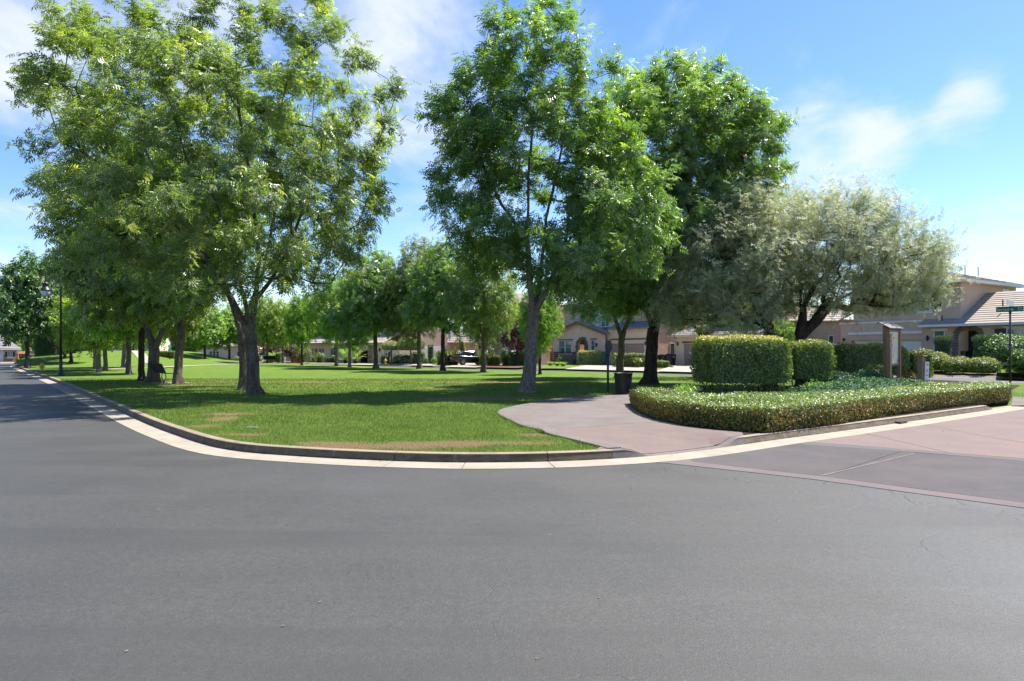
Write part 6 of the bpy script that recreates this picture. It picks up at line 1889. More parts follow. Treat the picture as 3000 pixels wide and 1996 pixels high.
# ---------------------------------------------------------------- brown house behind the black car
Sh = House('house', 'brown stucco house with a long tan tiled roof behind the black car', 1480, 1064, 84.0, -190)
zS = Sh.uz(1340, 1006)[1]
ul0 = Sh.uz(1241, 1030)[0]; ul1 = Sh.uz(1338, 1030)[0]; uap, zap = Sh.uz(1259, 986)
MB().box(ul0, ul1, 0, 7, -.3, zS).build('wall', M['stucco_brown'], Sh.root)
zS2 = Sh.uz(1259, 1003)[1]
MB().prism_y([(ul0, zS), (uap + 1.6, zS), (uap, zap)], 0, .3).build('gable', M['stucco_brown'], Sh.root)
Sh.window(1259, 1008, 1270, 1044, 'glass_teal', rows=2)
Sh.box('shutter', 1253.5, 1008, 1258, 1045, M['shut_blue'], -.06, .058); Sh.box('shutter', 1271, 1007.5, 1277.5, 1046, M['shut_blue'], -.06, .058)
Sh.box('window_head', 1258, 1005, 1272, 1007, M['trim_white'], -.1, .1)
ur1 = Sh.uz(1403, 1000)[0]
# hip roof climbing from the left wing to the high block
Sh.roof('roof', (uap + .2, -.5, Sh.uz(1290, 1004, -.5)[1]), (ur1 - .1, -.5, Sh.uz(1395, 1003, -.5)[1]), (ur1, 4.0, Sh.uz(1405, 935, 4.0)[1]), (ur1 - 2.2, 4.0, Sh.uz(1405, 935, 4.0)[1]), M['tile_tan'], 13)
Sh.roof('roof', (ul0 - .4, 6, zS2 - .3), (ul0 - .4, -.4, zS2 - .3), (uap, -.4, zap + .15), (uap, 6, zap + .15), M['tile_tan'], 5)
Sh.box('gutter_board', 1330, 1003, 1396, 1006.5, M['trim_tan'], -.58, .07)
ug0 = Sh.uz(1338, 1030)[0]; ug1 = Sh.uz(1394, 1030)[0]
gd0, gd1, gz0, gz1 = Sh.rect(1342, 1016, 1390, 1064, .5)
m_ = MB(); m_.box(ug0 + .002, gd0, .3, .6, -.3, zS); m_.box(gd1, ug1, .3, .6, -.3, zS); m_.box(gd0, gd1, .3, .6, gz1, zS)
m_.build('garage_wall', M['stucco_beige'], Sh.root)
Sh.box('garage_header', 1329, 1008, 1391, 1013.5, M['trim_tan'], .1, .19)
Sh.garage(1342.5, 1016.5, 1389.5, 1064, M['trim_tan'], .5, 3, 4)
# right garage under its own eave
ub0 = ug1 + .003; ub1 = Sh.uz(1463, 1030)[0]; zb = Sh.uz(1430, 1000)[1]
gd0, gd1, gz0, gz1 = Sh.rect(1424, 1011, 1462, 1064, .25)
m_ = MB(); m_.box(ub0, gd0, 0, .3, -.3, zb); m_.box(gd0, ub1, 0, .3, gz1, zb)
m_.build('garage_wall', M['stucco_brown'], Sh.root)
Sh.garage(1424.5, 1011.5, 1461.5, 1064, M['door_brown'], .2, 3, 4)
Sh.roof('garage_roof', (ub0 - .5, -.5, zb - .05), (ub1, -.5, zb - .05), (ub1, .79, zb + .6), (ub0 + .3, .79, zb + .6), M['tile_grey'], 4)
box_part('gutter_board', M['trim_tan'], Sh.root, ub0 - .5, ub1, -.56, -.51, zb - .2, zb)
Sh.sconce(1407, 1018)
zt = Sh.uz(1450, 895, .8)[1]
MB().box(Sh.uz(1418, 950, .8)[0], Sh.uz(1582, 950, .8)[0], .8, 9, 1.5, zt).build('upper_wall', M['stucco_brown'], Sh.root)
Sh.roof('upper_roof', (Sh.uz(1412, 950)[0], .3, zt), (Sh.uz(1586, 950)[0], .3, zt), (Sh.uz(1560, 950)[0], 5, zt + 1.8), (Sh.uz(1440, 950)[0], 5, zt + 1.8), M['tile_tan'], 9)
Sh.window(1441, 955, 1450, 977, 'glass_teal', vd=.8, rows=2)
Sh.box('shutter', 1451, 955, 1458, 976, M['shut_red'], .74, .058)
# entry tower with a curved parapet
ut0 = Sh.uz(1462.5, 1030, -.6)[0]; ut1 = Sh.uz(1545, 1030, -.6)[0]
a0 = Sh.uz(1489, 1030, -.6)[0]; a1 = Sh.uz(1506, 1030, -.6)[0]; atop = Sh.uz(1497, 1001, -.6)[1]; spring = Sh.uz(1497, 1011, -.6)[1]
ztw = Sh.uz(1475, 972, -.6)[1]
wall_arch(Sh, 'entry_wall', ut0, ut1, -.3, ztw, a0, a1, atop, spring, M['stucco_brown'], -.6, .5)
box_part('entry_back', M['shut_red'], Sh.root, a0 - .3, a1 + .3, .6, .7, -.3, atop + .3)
uu, zz_ = Sh.uz(1473, 966, -.6)
MB().prism_y([(uu + .75 * math.cos(math.pi * i / 10), ztw + .32 * math.sin(math.pi * i / 10)) for i in range(11)], -.6, -.1).build('parapet', M['stucco_brown'], Sh.root)
Sh.window(1470, 999.5, 1479.5, 1023, 'glass_teal', vd=-.6, rows=2)
Sh.box('window_head', 1468, 996.5, 1481, 999, M['trim_brown'], -.7, .098)
Sh.stones(1507, 1003, 1512, 1040, M['stone_tan'], -.6, 23, None, (.15, .3), (.15, .22))
Sh.box('shutter', 1521, 1005, 1529, 1032, M['shut_red'], -.66, .058)
Sh.window(1530, 1005, 1543, 1032, 'glass_teal', vd=-.6, rows=2)
u_, z_ = Sh.uz(1465.5, 1004.5, -.62); box_part('number_plate', M['paper_white'], Sh.root, u_ - .16, u_ + .16, -.63, -.602, z_ - .08, z_ + .08)
box_part('side_wall', M['stucco_rose'], Sh.root, ut1 - .001 + .002, Sh.uz(1583, 1020, .6)[0], .4, 9.0, -.3, 1.49)

# ---------------------------------------------------------------- house with the open garage
Th = House('house', 'tan house with a stone-framed open garage', 1040, 1062, 86.0, -190)
ut0 = Th.uz(975, 1030)[0]; ut1 = Th.uz(1126, 1030)[0]; zT = Th.uz(1040, 1006)[1]
gd0, gd1, gz0, gz1 = Th.rect(1050, 1020, 1079, 1063, 0)
m_ = MB(); m_.box(ut0, gd0, 0, .3, -.3, zT); m_.box(gd1, ut1, 0, .3, -.3, zT); m_.box(gd0, gd1, 0, .3, gz1, zT)
m_.build('wall', M['stucco_beige'], Th.root)
Th.box('garage_header', 1048, 1019, 1080, 1027, M['stucco_peach'], -.05, .04)
box_part('garage_interior', M['door_dark'], Th.root, gd0 - .2, gd1 + .2, 5.2, 5.3, -.3, gz1 + .1)
box_part('garage_ceiling', M['door_dark'], Th.root, gd0 - .2, gd1 + .2, .31, 5.2, gz1 + .02, gz1 + .1)
for x in (gd0 - .15, gd1): box_part('garage_side', M['door_dark'], Th.root, x, x + .15, .31, 5.19, -.3, gz1 + .019)
Th.stones(1078, 1014, 1092, 1063, M['stone_tan'], -.01, 31, None, (.22, .45), (.16, .26))
Th.stones(1044, 1014, 1050, 1063, M['stone_tan'], -.01, 32, None, (.2, .4), (.16, .26))
Th.roof('roof', (ut0 - .4, -.5, zT), (ut1 + .4, -.5, zT), (ut1 - 2, 4.5, zT + 1.9), (ut0 + 1.5, 4.5, zT + 1.9), M['tile_tan'], 9)
u0_, u1_, z0_, z1_ = Th.rect(997, 1022, 1015, 1062, 0)
MB().prism_y([(u0_, z0_ - .2), (u1_, z0_ - .2), (u1_, z1_ - .5), (u1_ - .3, z1_ - .15), ((u0_ + u1_) / 2, z1_), (u0_ + .3, z1_ - .15), (u0_, z1_ - .5)], -.03, -.001).build('arched_niche', M['stucco_peach'], Th.root)
Th.window(977, 1014, 990, 1042, 'glass_dark', rows=1)
Th.box('shutter', 969, 1020, 975, 1046, M['shut_blue'], -.06, .058)
Th.window(1131, 1032, 1136.5, 1046, 'glass_dark', rows=1)
Th.box('wall', 1126.5, 1006, 1170, 1062, M['stucco_beige'], .3, 3.0)
Th.box('shutter', 1137.5, 1031, 1142, 1046, M['shut_blue'], .22, .078)
Th.sconce(1114, 1026)
MB().box(ut0 + 2, ut1, 3.2, 9, zT - .3, zT + 3.2).build('upper_wall', M['stucco_rose'], Th.root)
Th.roof('upper_roof', (ut0 + 1.5, 2.8, zT + 3.2), (ut1 + .5, 2.8, zT + 3.2), (ut1 - 1, 6, zT + 4.4), (ut0 + 3, 6, zT + 4.4), M['tile_tan'], 7)
Th.window(1005, 968, 1020, 985, 'glass_dark', vd=3.2, rows=1)
# pale tall wall of the next house
Lh = House('house', 'pale grey house wall with lap boards above the topiary trees', 1200, 1062, 92.0, -190)
Lw = Lh.box('wall', 1172, 962, 1232, 1064, M['stucco_pale'], 0, 8)
u0_, u1_, z0_, z1_ = Lh.rect(1172, 962, 1232, 1064)
for i in range(12):
    z = z1_ - .3 * (i + 1); MB().hexa([(u0_, -.002, z), (u1_, -.002, z), (u1_, -.03, z), (u0_, -.03, z), (u0_, -.002, z + .29), (u1_, -.002, z + .29), (u1_, -.006, z + .29), (u0_, -.006, z + .29)]).build('lap_board', M['stucco_pale'], Lh.root)
Lh.roof('roof', (u0_ - .4, -.5, z1_), (u1_ + .4, -.5, z1_), (u1_ - 1, 4, z1_ + 1.5), (u0_ + 1, 4, z1_ + 1.5), M['tile_tan'], 6)
Lh.window(1176, 1032, 1186, 1050, 'glass_dark', rows=2)

# ---------------------------------------------------------------- further houses
Uh = House('house', 'tan house with slate blue shutters behind the thin dark trunk', 930, 1060, 95.0, -190)
u0_ = Uh.uz(885, 1030)[0]; u1_ = Uh.uz(978, 1030)[0]; zU = Uh.uz(930, 1006)[1]
a0 = Uh.uz(921.5, 1035)[0]; a1 = Uh.uz(929.5, 1035)[0]; atop = Uh.uz(925, 1021)[1]; spring = Uh.uz(925, 1025)[1]
wall_arch(Uh, 'wall', u0_, u1_, -.3, zU, a0, a1, atop, spring, M['stucco_cream'], 0, .3, n=8)
box_part('porch_recess', M['stucco_brown'], Uh.root, a0 - .3, a1 + .3, .9, 1.0, -.3, atop + .2)
Uh.window(914.5, 1020, 919.5, 1039, 'glass_teal', rows=2)
Uh.window(938, 1021.5, 943.5, 1044, 'glass_teal', rows=2)
Uh.box('shutter', 934.5, 1021, 937.5, 1045, M['shut_blue'], -.06, .058); Uh.box('shutter', 944, 1021, 947, 1045, M['shut_blue'], -.06, .058)
Uh.roof('roof', (u0_ - .4, -.5, zU), (u1_ + .4, -.5, zU), (u1_ - 2, 4.5, zU + 1.9), (u0_ + 2, 4.5, zU + 1.9), M['tile_tan'], 8)
MB().box(u0_ + 1, u1_ - .5, 3, 8, zU - .2, zU + 3).build('upper_wall', M['stucco_beige'], Uh.root)
Uh.roof('upper_roof', (u0_ + .6, 2.5, zU + 3), (u1_, 2.5, zU + 3), (u1_ - 1.5, 6, zU + 4.4), (u0_ + 2, 6, zU + 4.4), M['tile_tan'], 7)
Uh.box('wall_pier', 838, 1028, 856, 1061, M['stucco_brown'], 0, 2)

Vh = House('house', 'long beige far house with a white door behind the green trees', 640, 1054.5, 106.0, 7000)
Vh.u = Vector((1, 0, 0)); Vh.v = Vector((0, 1, 0)); Vh.root.rotation_euler = (0, 0, 0)
Vh.box('wall', 568, 1015, 732, 1055, M['stucco_beige'], 0, 7, drop=.4)
Vh.window(613, 1028, 643, 1047, 'glass_dark', cols=3, rows=2, th=.09)
Vh.box('front_door', 585, 1030, 596.5, 1051, M['trim_white'], -.05, .048)
Vh.box('door', 661, 1030, 671, 1052, M['trim_tan'], -.05, .048)
Vh.window(694, 1030, 710, 1046, 'glass_dark', cols=2, rows=1)
Vh.box('window_sill', 612, 1047, 644, 1048.6, M['trim_tan'], -.12, .12)
u0_, u1_, z0_, z1_ = Vh.rect(566, 1015, 734, 1055)
Vh.roof('roof', (u0_ - .4, -.6, z1_), (u1_ + .4, -.6, z1_), (u1_ - 1.5, 4, z1_ + 1.5), (u0_ + 1.5, 4, z1_ + 1.5), M['tile_tan'], 8)

Wh = House('house', 'far left house with a brick gable end, blue shutters and a flower box', 30, 1062.5, 96.0, 7000)
Wh.u = Vector((.766, .643, 0)); Wh.v = Vector((-.643, .766, 0)); Wh.root.rotation_euler = (0, 0, math.atan2(.643, .766))
Wh.box('wall', -60, 1010, 9.5, 1062, M['stucco_pale'], .0, 8, drop=.2)
Wh.box('brick_wall', 9.6, 1020, 53.5, 1062, M['stucco_beige'], .0, 8, drop=.2)
Wh.stones(10, 1022, 53, 1062, M['stone_tan'], 0, 41, (lambda a: (lambda u, z: a[0] < u < a[1] and a[2] < z < a[3]))(Wh.rect(15, 1031, 44, 1047)), (.25, .55), (.16, .26))
Wh.window(22, 1029.5, 36, 1046, 'glass_dark', cols=3, rows=1)
Wh.box('shutter', 15, 1031, 21.5, 1046, M['shut_navy'], -.06, .058); Wh.box('shutter', 37.5, 1031, 43.5, 1046, M['shut_navy'], -.06, .058)
Wh.box('flower_box', 19, 1047, 41, 1050.5, M['trim_white'], -.28, .28)
u0_, z0_ = Wh.uz(62, 1022); u1_, z1_ = Wh.uz(-60, 962)
Wh.roof('roof', (u1_, -.6, Wh.uz(0, 1020)[1]), (u0_, -.6, z0_), (u0_ - 3.2, 4.5, z0_ + 2.9), (u1_, 4.5, z0_ + 2.9), M['tile_grey'], 9)
box_part('fascia', M['trim_white'], Wh.root, u1_, u0_, -.66, -.605, z0_ - .2, z0_ + .02)

# stone wall with a dark gate on the rise
Xw = House('stone_wall', 'grey stone wall with a dark gate at the top of the rise', 390, 1034, 92.0, 7000, 'wall', None)
Xw.u = Vector((1, 0, 0)); Xw.v = Vector((0, 1, 0)); Xw.root.rotation_euler = (0, 0, 0)
M['stone_lilac'] = srf("lilac_grey_stone", (.25, .23, .225), (.17, .155, .155), 2, .9, .15, .5, 20, .02)
for x0, x1 in ((312, 383.5), (399, 440)): Xw.box('wall', x0, 1004, x1, 1034, M['stone_lilac'], 0, .5, drop=.8)
Xw.box('gate', 384.5, 1008, 398.5, 1034, M['door_dark'], .2, .1, drop=.8)
for x0, x1 in ((382, 385.5), (397.5, 401)): Xw.box('pier', x0, 1001, x1, 1034, M['stone_lilac'], -.08, .7, drop=.8)
Xw.box('coping', 311, 1002.5, 382, 1004, M['drive'], -.06, .62); Xw.box('coping', 401, 1002.5, 441, 1004, M['drive'], -.06, .62)
q = P(95, 1060, 98)
rw = MB().hexa([(-1.2, 0, -.2), (1.9, 0, -.2), (1.9, .6, -.2), (-1.2, .6, -.2), (-1.2, 0, 1.55), (1.0, 0, 1.6), (1.0, .6, 1.6), (-1.2, .6, 1.55)]).build('stone_wall', M['stone_lilac']); rw.location = (q.x + .4, q.y, .1)
tag(rw, 'low grey retaining wall beside the tall dark cypress hedge', 'wall')
# ================================================================ yard plants, bins, cars
def yard(px, Y): 
    x = (px - CX) / FPX * Y; return x, Y, HLs(x, Y)
def zt_of(top, Y): return H_EYE + (HY - top) / FPX * Y
def yshrub(name, label, px, Y, wpx, top, mat, seed, kind='dome', depth=None, n=1500, leaf=.12, group=None, cat='shrub', topt=.4, park=False, rz=0, wob=.08, tpl='single', **kw):
    x, y, z = yard(px, Y)
    if park: z = Hs(x, y)
    w = wpx / FPX * Y; h = zt_of(top, Y) - z
    return shrub(name, label, cat, kind, (x, y, z - .03), (w, depth or w * .9, max(h, .2)), n, leaf, mat, seed, rz, group, topt=topt, wob=wob, tpl=tpl, **kw)
gy = 'rounded yellow-green hedges in front of the taupe house'
yshrub('rounded_hedge', 'rounded yellow-green hedge nearest to the small rules sign', 2742, 43.4, 84, 1033, M['leaf_box'], 401, n=2600, leaf=.10, group=gy, cat='hedge', topt=.8)
yshrub('rounded_hedge', 'rounded yellow-green hedge in the middle of the row before the porch', 2806, 42.0, 84, 1045, M['leaf_box'], 402, n=2600, leaf=.10, group=gy, cat='hedge', topt=.8)
yshrub('rounded_hedge', 'rounded yellow-green hedge left of the street sign pole', 2878, 41.2, 90, 1046, M['leaf_box'], 403, n=2600, leaf=.10, group=gy, cat='hedge', topt=.8)
yshrub('leafy_shrub', 'large dark glossy shrub covering the right window of the taupe house', 2955, 44.0, 175, 984, M['leaf_dark'], 404, n=4200, leaf=.17, topt=.55, wob=.22, depth=2.6, scatter=.14)
yshrub('leafy_shrub', 'lower glossy shrub running out of the frame at the right', 3030, 41.5, 120, 1020, M['leaf_dark'], 405, n=1800, leaf=.17, wob=.2)
def juniper(label, px, Y, wpx, top, bot, seed):
    x, y, z = yard(px, Y); h = zt_of(top, Y) - zt_of(bot, Y); w = wpx / FPX * Y
    rs = np.random.RandomState(seed); n = 2400
    t = rs.uniform(0, 1, n); a = rs.uniform(0, 6.283, n); rr = w / 2 * (.45 + .55 * t) * rs.uniform(.8, 1.06, n)
    Pp = np.column_stack([np.cos(a) * rr, np.sin(a) * rr, t * h * (1 - .1 * rs.uniform(0, 1, n))])
    tp = rs.uniform(0, 1, n) < .2; Pp[tp, 2] = h * rs.uniform(.93, 1.04, tp.sum()); k = rs.uniform(0, 1, tp.sum())**.5; Pp[tp, 0] *= k; Pp[tp, 1] *= k
    N = unit(np.column_stack([np.cos(a), np.sin(a), np.full(n, .2)])); D = unit(N * .6 + np.array((0, 0, 1)) + rs.normal(0, .25, (n, 3)))
    V, F, T = leaves(Pp, D, unit(N + rs.normal(0, .3, (n, 3))), rs.uniform(.14, .26, n), rs.uniform(0, 1, n), 'narrow')
    c = MB().lathe([(w * .17, 0), (w * .4, h * .92), (.02, h * .95)], 10); tr = [f for f in c.F if len(f) == 4]
    F = np.concatenate([F, np.array(tr) + len(V)]); V = np.concatenate([V, np.array(c.V)]); T = np.concatenate([T, np.zeros(len(tr))])
    o = link('juniper_shrub', mesh_np('juniper_shrub', V, F, False, {'tint': T}), M['leaf_juniper']); o.location = (x, y, zt_of(bot, Y)); return tag(o, label, 'shrub', 'feathery junipers beside the porch')
juniper('feathery grey-green juniper left of the porch arch', 2763, 46.8, 46, 992, 1058, 411)
juniper('feathery grey-green juniper right of the porch arch', 2880, 44.6, 50, 990, 1058, 412)
yshrub('small_shrub', 'dark bluish shrub at the left corner of the wide garage', 2472, 51, 36, 1003, M['leaf_dark'], 413, n=700, topt=.1)
flat = [G(px, py, .13) for px, py in ((2925, 1108), (3080, 1112), (3080, 1088), (2920, 1086))]
V, F = fill_poly([(p.x, p.y) for p in flat], .8, lambda x, y: HL(x, y) + .02)
tag(link('front_lawn', mesh_py('front_lawn', V, F), M['lawn']), 'green front lawn under the glossy shrub at the right edge', kind='structure')

# in front of the peach and cream houses
gp = 'clipped shrubs before the peach house'
yshrub('boxy_hedge', 'reddish-green clipped block hedge beside the arched stone entry', 1731, 71.5, 76, 1028, M['leaf_hedge'], 421, 'box', 1.6, 1600, .15, gp, 'hedge', .7)
yshrub('boxy_hedge', 'yellow-green clipped hedge before the taupe garage, left of the dark trunk', 1846, 62.5, 98, 1036, M['leaf_box'], 422, 'box', 1.4, 2000, .14, gp, 'hedge', .8)
yshrub('boxy_hedge', 'low yellow-green clipped hedge in front of the trash bins', 1940, 60.5, 36, 1058, M['leaf_box'], 423, 'box', .9, 800, .13, gp, 'hedge', .8)
x, y, z = yard(1868, 60.8); strap_plant('strap_leaf_plant', 'pale spiky grass clump before the clipped garage hedge', 'plant', (x, y, z), .75, .9, 120, .05, M['leaf_box'], 424)
yshrub('small_shrub', 'small grey-green shrub by the low hedge near the bins', 1963, 61, 14, 1070, M['leaf_juniper'], 425, n=200, leaf=.1)
for i, (px, lab) in enumerate(((1612, 'left'), (1632, 'middle'), (1650, 'right'))):
    x, y, z = yard(px, 68.0 - i * 1.5); strap_plant('grass_clump', f'pale grass clump on the small front lawn, {lab} one', 'plant', (x, y, z), .55, .42, 80, .05, M['leaf_lime'], 430 + i, 'pale grass clumps on the front lawn')
yshrub('rose_bush', 'sparse rose bush against the stone base under the twin window', 1652, 74.4, 40, 1040, M['leaf_grey'], 434, n=500, wob=.3, core=False)
x, y, z = yard(1683, 72); yshrub('small_shrub', 'tiny pink-flowered bush at the stone base', 1683, 72.5, 8, 1048, M['leaf_red'], 435, n=120, leaf=.1)
# before the brown house
gs = 'shrubs before the brown house'
yshrub('boxy_hedge', 'square clipped hedge cube right of the black car', 1451, 70.5, 27, 1042, M['leaf_box'], 441, 'box', 1.0, 900, .13, gs, 'hedge', .7)
yshrub('boxy_hedge', 'small square hedge left of the tall dark hedge', 1482, 70.0, 20, 1043, M['leaf_box'], 442, 'box', .9, 600, .13, gs, 'hedge', .7)
yshrub('boxy_hedge', 'tall dark clipped hedge below the plum tree', 1522, 69.3, 66, 1032, M['leaf_dark'], 443, 'box', 1.6, 1800, .14, gs, 'hedge', .2)
yshrub('leafy_shrub', 'dark rose shrub under the entry window', 1478, 73.5, 26, 1020, M['leaf_dark'], 444, n=700, leaf=.14, group=gs, wob=.2)
flower_bush('white rose bush by the brown entry arch', 1503, 74.5, (1.3, 1.0, 1.5), 445, M['petal_white'], 40, M['leaf_dark'], 700, .15, .13)
x, y, z = yard(1414, 70.6); strap_plant('strap_leaf_plant', 'yellow-green strap clump partly hiding the car bonnet', 'plant', (x, y, z), 1.1, 1.5, 170, .06, M['leaf_box'], 446, gs)
x, y, z = yard(1434, 70.4); strap_plant('strap_leaf_plant', 'yellow-green strap clump left of the hedge cube', 'plant', (x, y, z), .8, 1.35, 130, .06, M['leaf_box'], 447, gs)
for i, (px, lab) in enumerate(((1290, 'leftmost'), (1306, 'second from left'), (1318, 'third from left'), (1334, 'rightmost, touching the black car'))):
    x, y, z = yard(px, 71.3 - i * .15); strap_plant('strap_leaf_plant', f'bright strap-leaved clump left of the black car, {lab}', 'plant', (x, y, z), .95, 1.45 + .15 * (i % 2), 150, .06, M['leaf_box'], 450 + i, 'strap-leaved clumps left of the black car')
yshrub('climbing_vine', 'narrow green vine clipped round the left window of the brown house', 1262, 78.5, 16, 1008, M['leaf_dark'], 456, 'box', .5, 900, .13, None, 'vine', .5)
yshrub('boxy_hedge', 'dark tall hedge between the topiary trees and the brown house', 1226, 77.5, 34, 1032, M['leaf_dark'], 457, 'box', 1.2, 1000, .14, gs, 'hedge', .1)
yshrub('small_shrub', 'low round shrub left of the window vine', 1248, 76, 14, 1049, M['leaf_dark'], 458, n=300, group=gs)
yshrub('small_shrub', 'low round shrub right of the window vine', 1272, 76, 16, 1047, M['leaf_green'], 459, n=300, group=gs)
x, y, z = yard(1354, 76.5)
def conifer(label, px, Y, wpx, top, seed, mat, trunkh=.4):
    x, y, z = yard(px, Y); h = zt_of(top, Y) - z; w = wpx / FPX * Y; rs = np.random.RandomState(seed); n = 900
    t = rs.uniform(.08, 1, n); a = rs.uniform(0, 6.283, n); rr = w / 2 * (1.05 - t) * rs.uniform(.5, 1.15, n)
    Pp = np.column_stack([np.cos(a) * rr, np.sin(a) * rr, t * h]); N = unit(np.column_stack([np.cos(a), np.sin(a), np.full(n, .6)])); D = unit(np.column_stack([np.cos(a), np.sin(a), rs.uniform(-.5, .3, n)]))
    V, F, T = leaves(Pp, D, N, rs.uniform(.16, .3, n), rs.uniform(0, .9, n), 'broad')
    o = empty('small_conifer', (x, y, z), 0, label, 'tree')
    link('crown', mesh_np('crown', V, F, False, {'tint': T}), mat, o); MB().tube([(0, 0, -.05), (0, 0, h * .9)], [.06, .015], 6).build('trunk', M['bark_dark'], o, True)
conifer('small ragged conifer in front of the tan garage door', 1354, 76.0, 26, 1000, 461, M['leaf_grey'])
# topiary and the bright bed
def topiary(label, px, Y, wpx, top, bot, seed, mat):
    x, y, z = yard(px, Y); w = wpx / FPX * Y; h = zt_of(top, Y) - zt_of(bot, Y)
    o = empty('topiary_tree', (x, y, z), 0, label, 'tree', 'clipped topiary trees')
    V, F, T = leaf_shell('dome', (w, w, h), 2400, .13, seed, topt=.6, wob=.1)
    link('crown', mesh_np('crown', V + np.array((0, 0, zt_of(bot, Y) - z)), F, False, {'tint': T}), mat, o)
    MB().tube([(0, 0, -.05), (.03, 0, .8), (0, 0, zt_of(bot, Y) - z + .4)], [.11, .09, .08], 8).build('trunk', M['bark_pale'], o, True)
topiary('round clipped topiary tree, left and darker one', 1146, 76.5, 52, 1000, 1031, 471, M['leaf_hedge'])
topiary('round clipped topiary tree, right and brighter one', 1203, 76.2, 80, 984, 1034, 472, M['leaf_box'])
flower_bush('cream-flowered shrub between the topiary trunks', 1170, 77.4, (2.0, 1.6, 1.3), 473, M['petal_white'], 60, M['leaf_box'], 900, .13, .12)
flower_bush('pale-flowered shrub right of the topiary trunks', 1190, 76.8, (2.0, 1.4, 1.2), 474, M['petal_white'], 50, M['leaf_juniper'], 700, .13, .12)
yshrub('small_shrub', 'dark shrub beside the far yellow hydrant', 1130, 80.5, 26, 1042, M['leaf_dark'], 475, 'box', 1.2, 500)
# sago palms and strap plants before the open garage
def sago(label, px, Y, r, h, seed, mat):
    x, y, z = yard(px, Y); rs = np.random.RandomState(seed)
    o = empty('sago_palm', (x, y, z), 0, label, 'palm', 'sago palms'); 
    MB().lathe([(.22, -.05), (.24, .3), (.1, .45)], 10).build('trunk', M['bark_dark'], o, True)
    fm = None
    for i in range(26):
        if fm is None:
            V = []; F = []
            for j in range(14):
                t = j / 13; bx = r * t; bz = h * (1.1 * t - .62 * t * t) + .3
                for sg in (-1, 1):
                    L = .38 * (1 - .6 * abs(t - .35)); b = len(V)
                    V += [(bx, 0, bz), (bx + .09, 0, bz), (bx + .22, sg * L, bz + .05)]; F.append((b, b + 1, b + 2))
            me = mesh_np('frond', np.array(V), np.array(F), False, {'tint': rs.uniform(.1, .9, len(F))}); me.materials.append(mat); fm = me
        f = link('frond', fm, None, o); f.rotation_euler = (0, R(rs.uniform(-48, 18)), rs.uniform(0, 6.283))
sago('sago palm left of the pale young trunk, shaded', 1012, 81.0, 1.5, 1.3, 481, M['leaf_green'])  # shade put into the colour by the darker leaf material
sago('sago palm in front of the open garage, sunlit', 1041, 80.0, 1.6, 1.7, 482, M['leaf_lime'])  # sunlight put into the colour by the brighter leaf material
yshrub('boxy_hedge', 'low dark hedge under the tan wall', 970, 88, 26, 1047, M['leaf_dark'], 483, 'box', 1.2, 500, .14, None, 'hedge', .2)
x, y, z = yard(938, 87.5); strap_plant('strap_leaf_plant', 'bright spiky clump before the slate blue shutters', 'plant', (x, y, z), 1.3, 1.3, 120, .06, M['leaf_box'], 484)
yshrub('leafy_shrub', 'dark shrub left of the bright spiky clump', 914, 90, 24, 1042, M['leaf_dark'], 485, n=500)
yshrub('red_tip_shrub', 'tall red-tipped shrub by the orange fence', 872, 86, 22, 1020, M['leaf_red'], 486, n=500, leaf=.2, topt=.7, core=False, wob=.3)
yshrub('leafy_shrub', 'slender green shrub right of the thin dark trunk', 901, 86, 20, 1022, M['leaf_grey'], 487, n=500, leaf=.2, core=False, wob=.3)
yshrub('boxy_hedge', 'yellowish clipped hedge behind the far bench', 817, 92, 14, 1034, M['leaf_box'], 488, 'box', 1.2, 400, .14, None, 'hedge', .6)
x, y, z = yard(796, 92); strap_plant('strap_leaf_plant', 'pale fountain grass behind the far bench', 'plant', (x, y, z), 1.2, 1.3, 110, .06, M['leaf_lime'], 489)
yshrub('leafy_shrub', 'dark shrub at the far left of the cul-de-sac, by the white car', 757, 96, 14, 1036, M['leaf_dark'], 490, n=350)
yshrub('leafy_shrub', 'flowering shrub below the far beige house window', 698, 103, 26, 1044, M['leaf_grey'], 491, n=500)
# hedge and cypresses on the rise
yshrub('boxy_hedge', 'clipped hedge behind the far park sign', 492, 78, 56, 1030, M['leaf_box'], 492, 'box', 1.5, 2200, .14, None, 'hedge', .8, park=True)
gcy = 'tall columnar cypresses'
def cypress(px, Y, wpx, top, bot, seed, label, mat, grp=gcy):
    x = (px - CX) / FPX * Y; z = zt_of(bot, Y); h = zt_of(top, Y) - z; w = wpx / FPX * Y; rs = np.random.RandomState(seed); n = 1100
    t = rs.uniform(0, 1, n); a = rs.uniform(0, 6.283, n); rr = w / 2 * np.minimum(1, 2.2 * (1.04 - t)) * rs.uniform(.85, 1.05, n)
    Pp = np.column_stack([np.cos(a) * rr, np.sin(a) * rr, t * h]); N = unit(np.column_stack([np.cos(a), np.sin(a), np.full(n, .2)])); D = unit(N * .3 + np.array((0, 0, 1)) + rs.normal(0, .2, (n, 3)))
    V, F, T = leaves(Pp, D, N, rs.uniform(.3, .55, n), rs.uniform(0, .9, n), 'narrow')
    c = MB().lathe([(w * .42, 0), (w * .42, h * .6), (w * .2, h * .9), (.02, h)], 8); tr = [f for f in c.F if len(f) == 4]
    F = np.concatenate([F, np.array(tr) + len(V)]); V = np.concatenate([V, np.array(c.V)]); T = np.concatenate([T, np.zeros(len(tr))])
    o = link('cypress_tree', mesh_np('cypress_tree', V, F, False, {'tint': T}), mat); o.location = (x, Y, z); tag(o, label, 'cypress', grp)
ords = ('first', 'second', 'third', 'fourth', 'fifth', 'sixth', 'seventh', 'eighth', 'ninth', 'tenth')
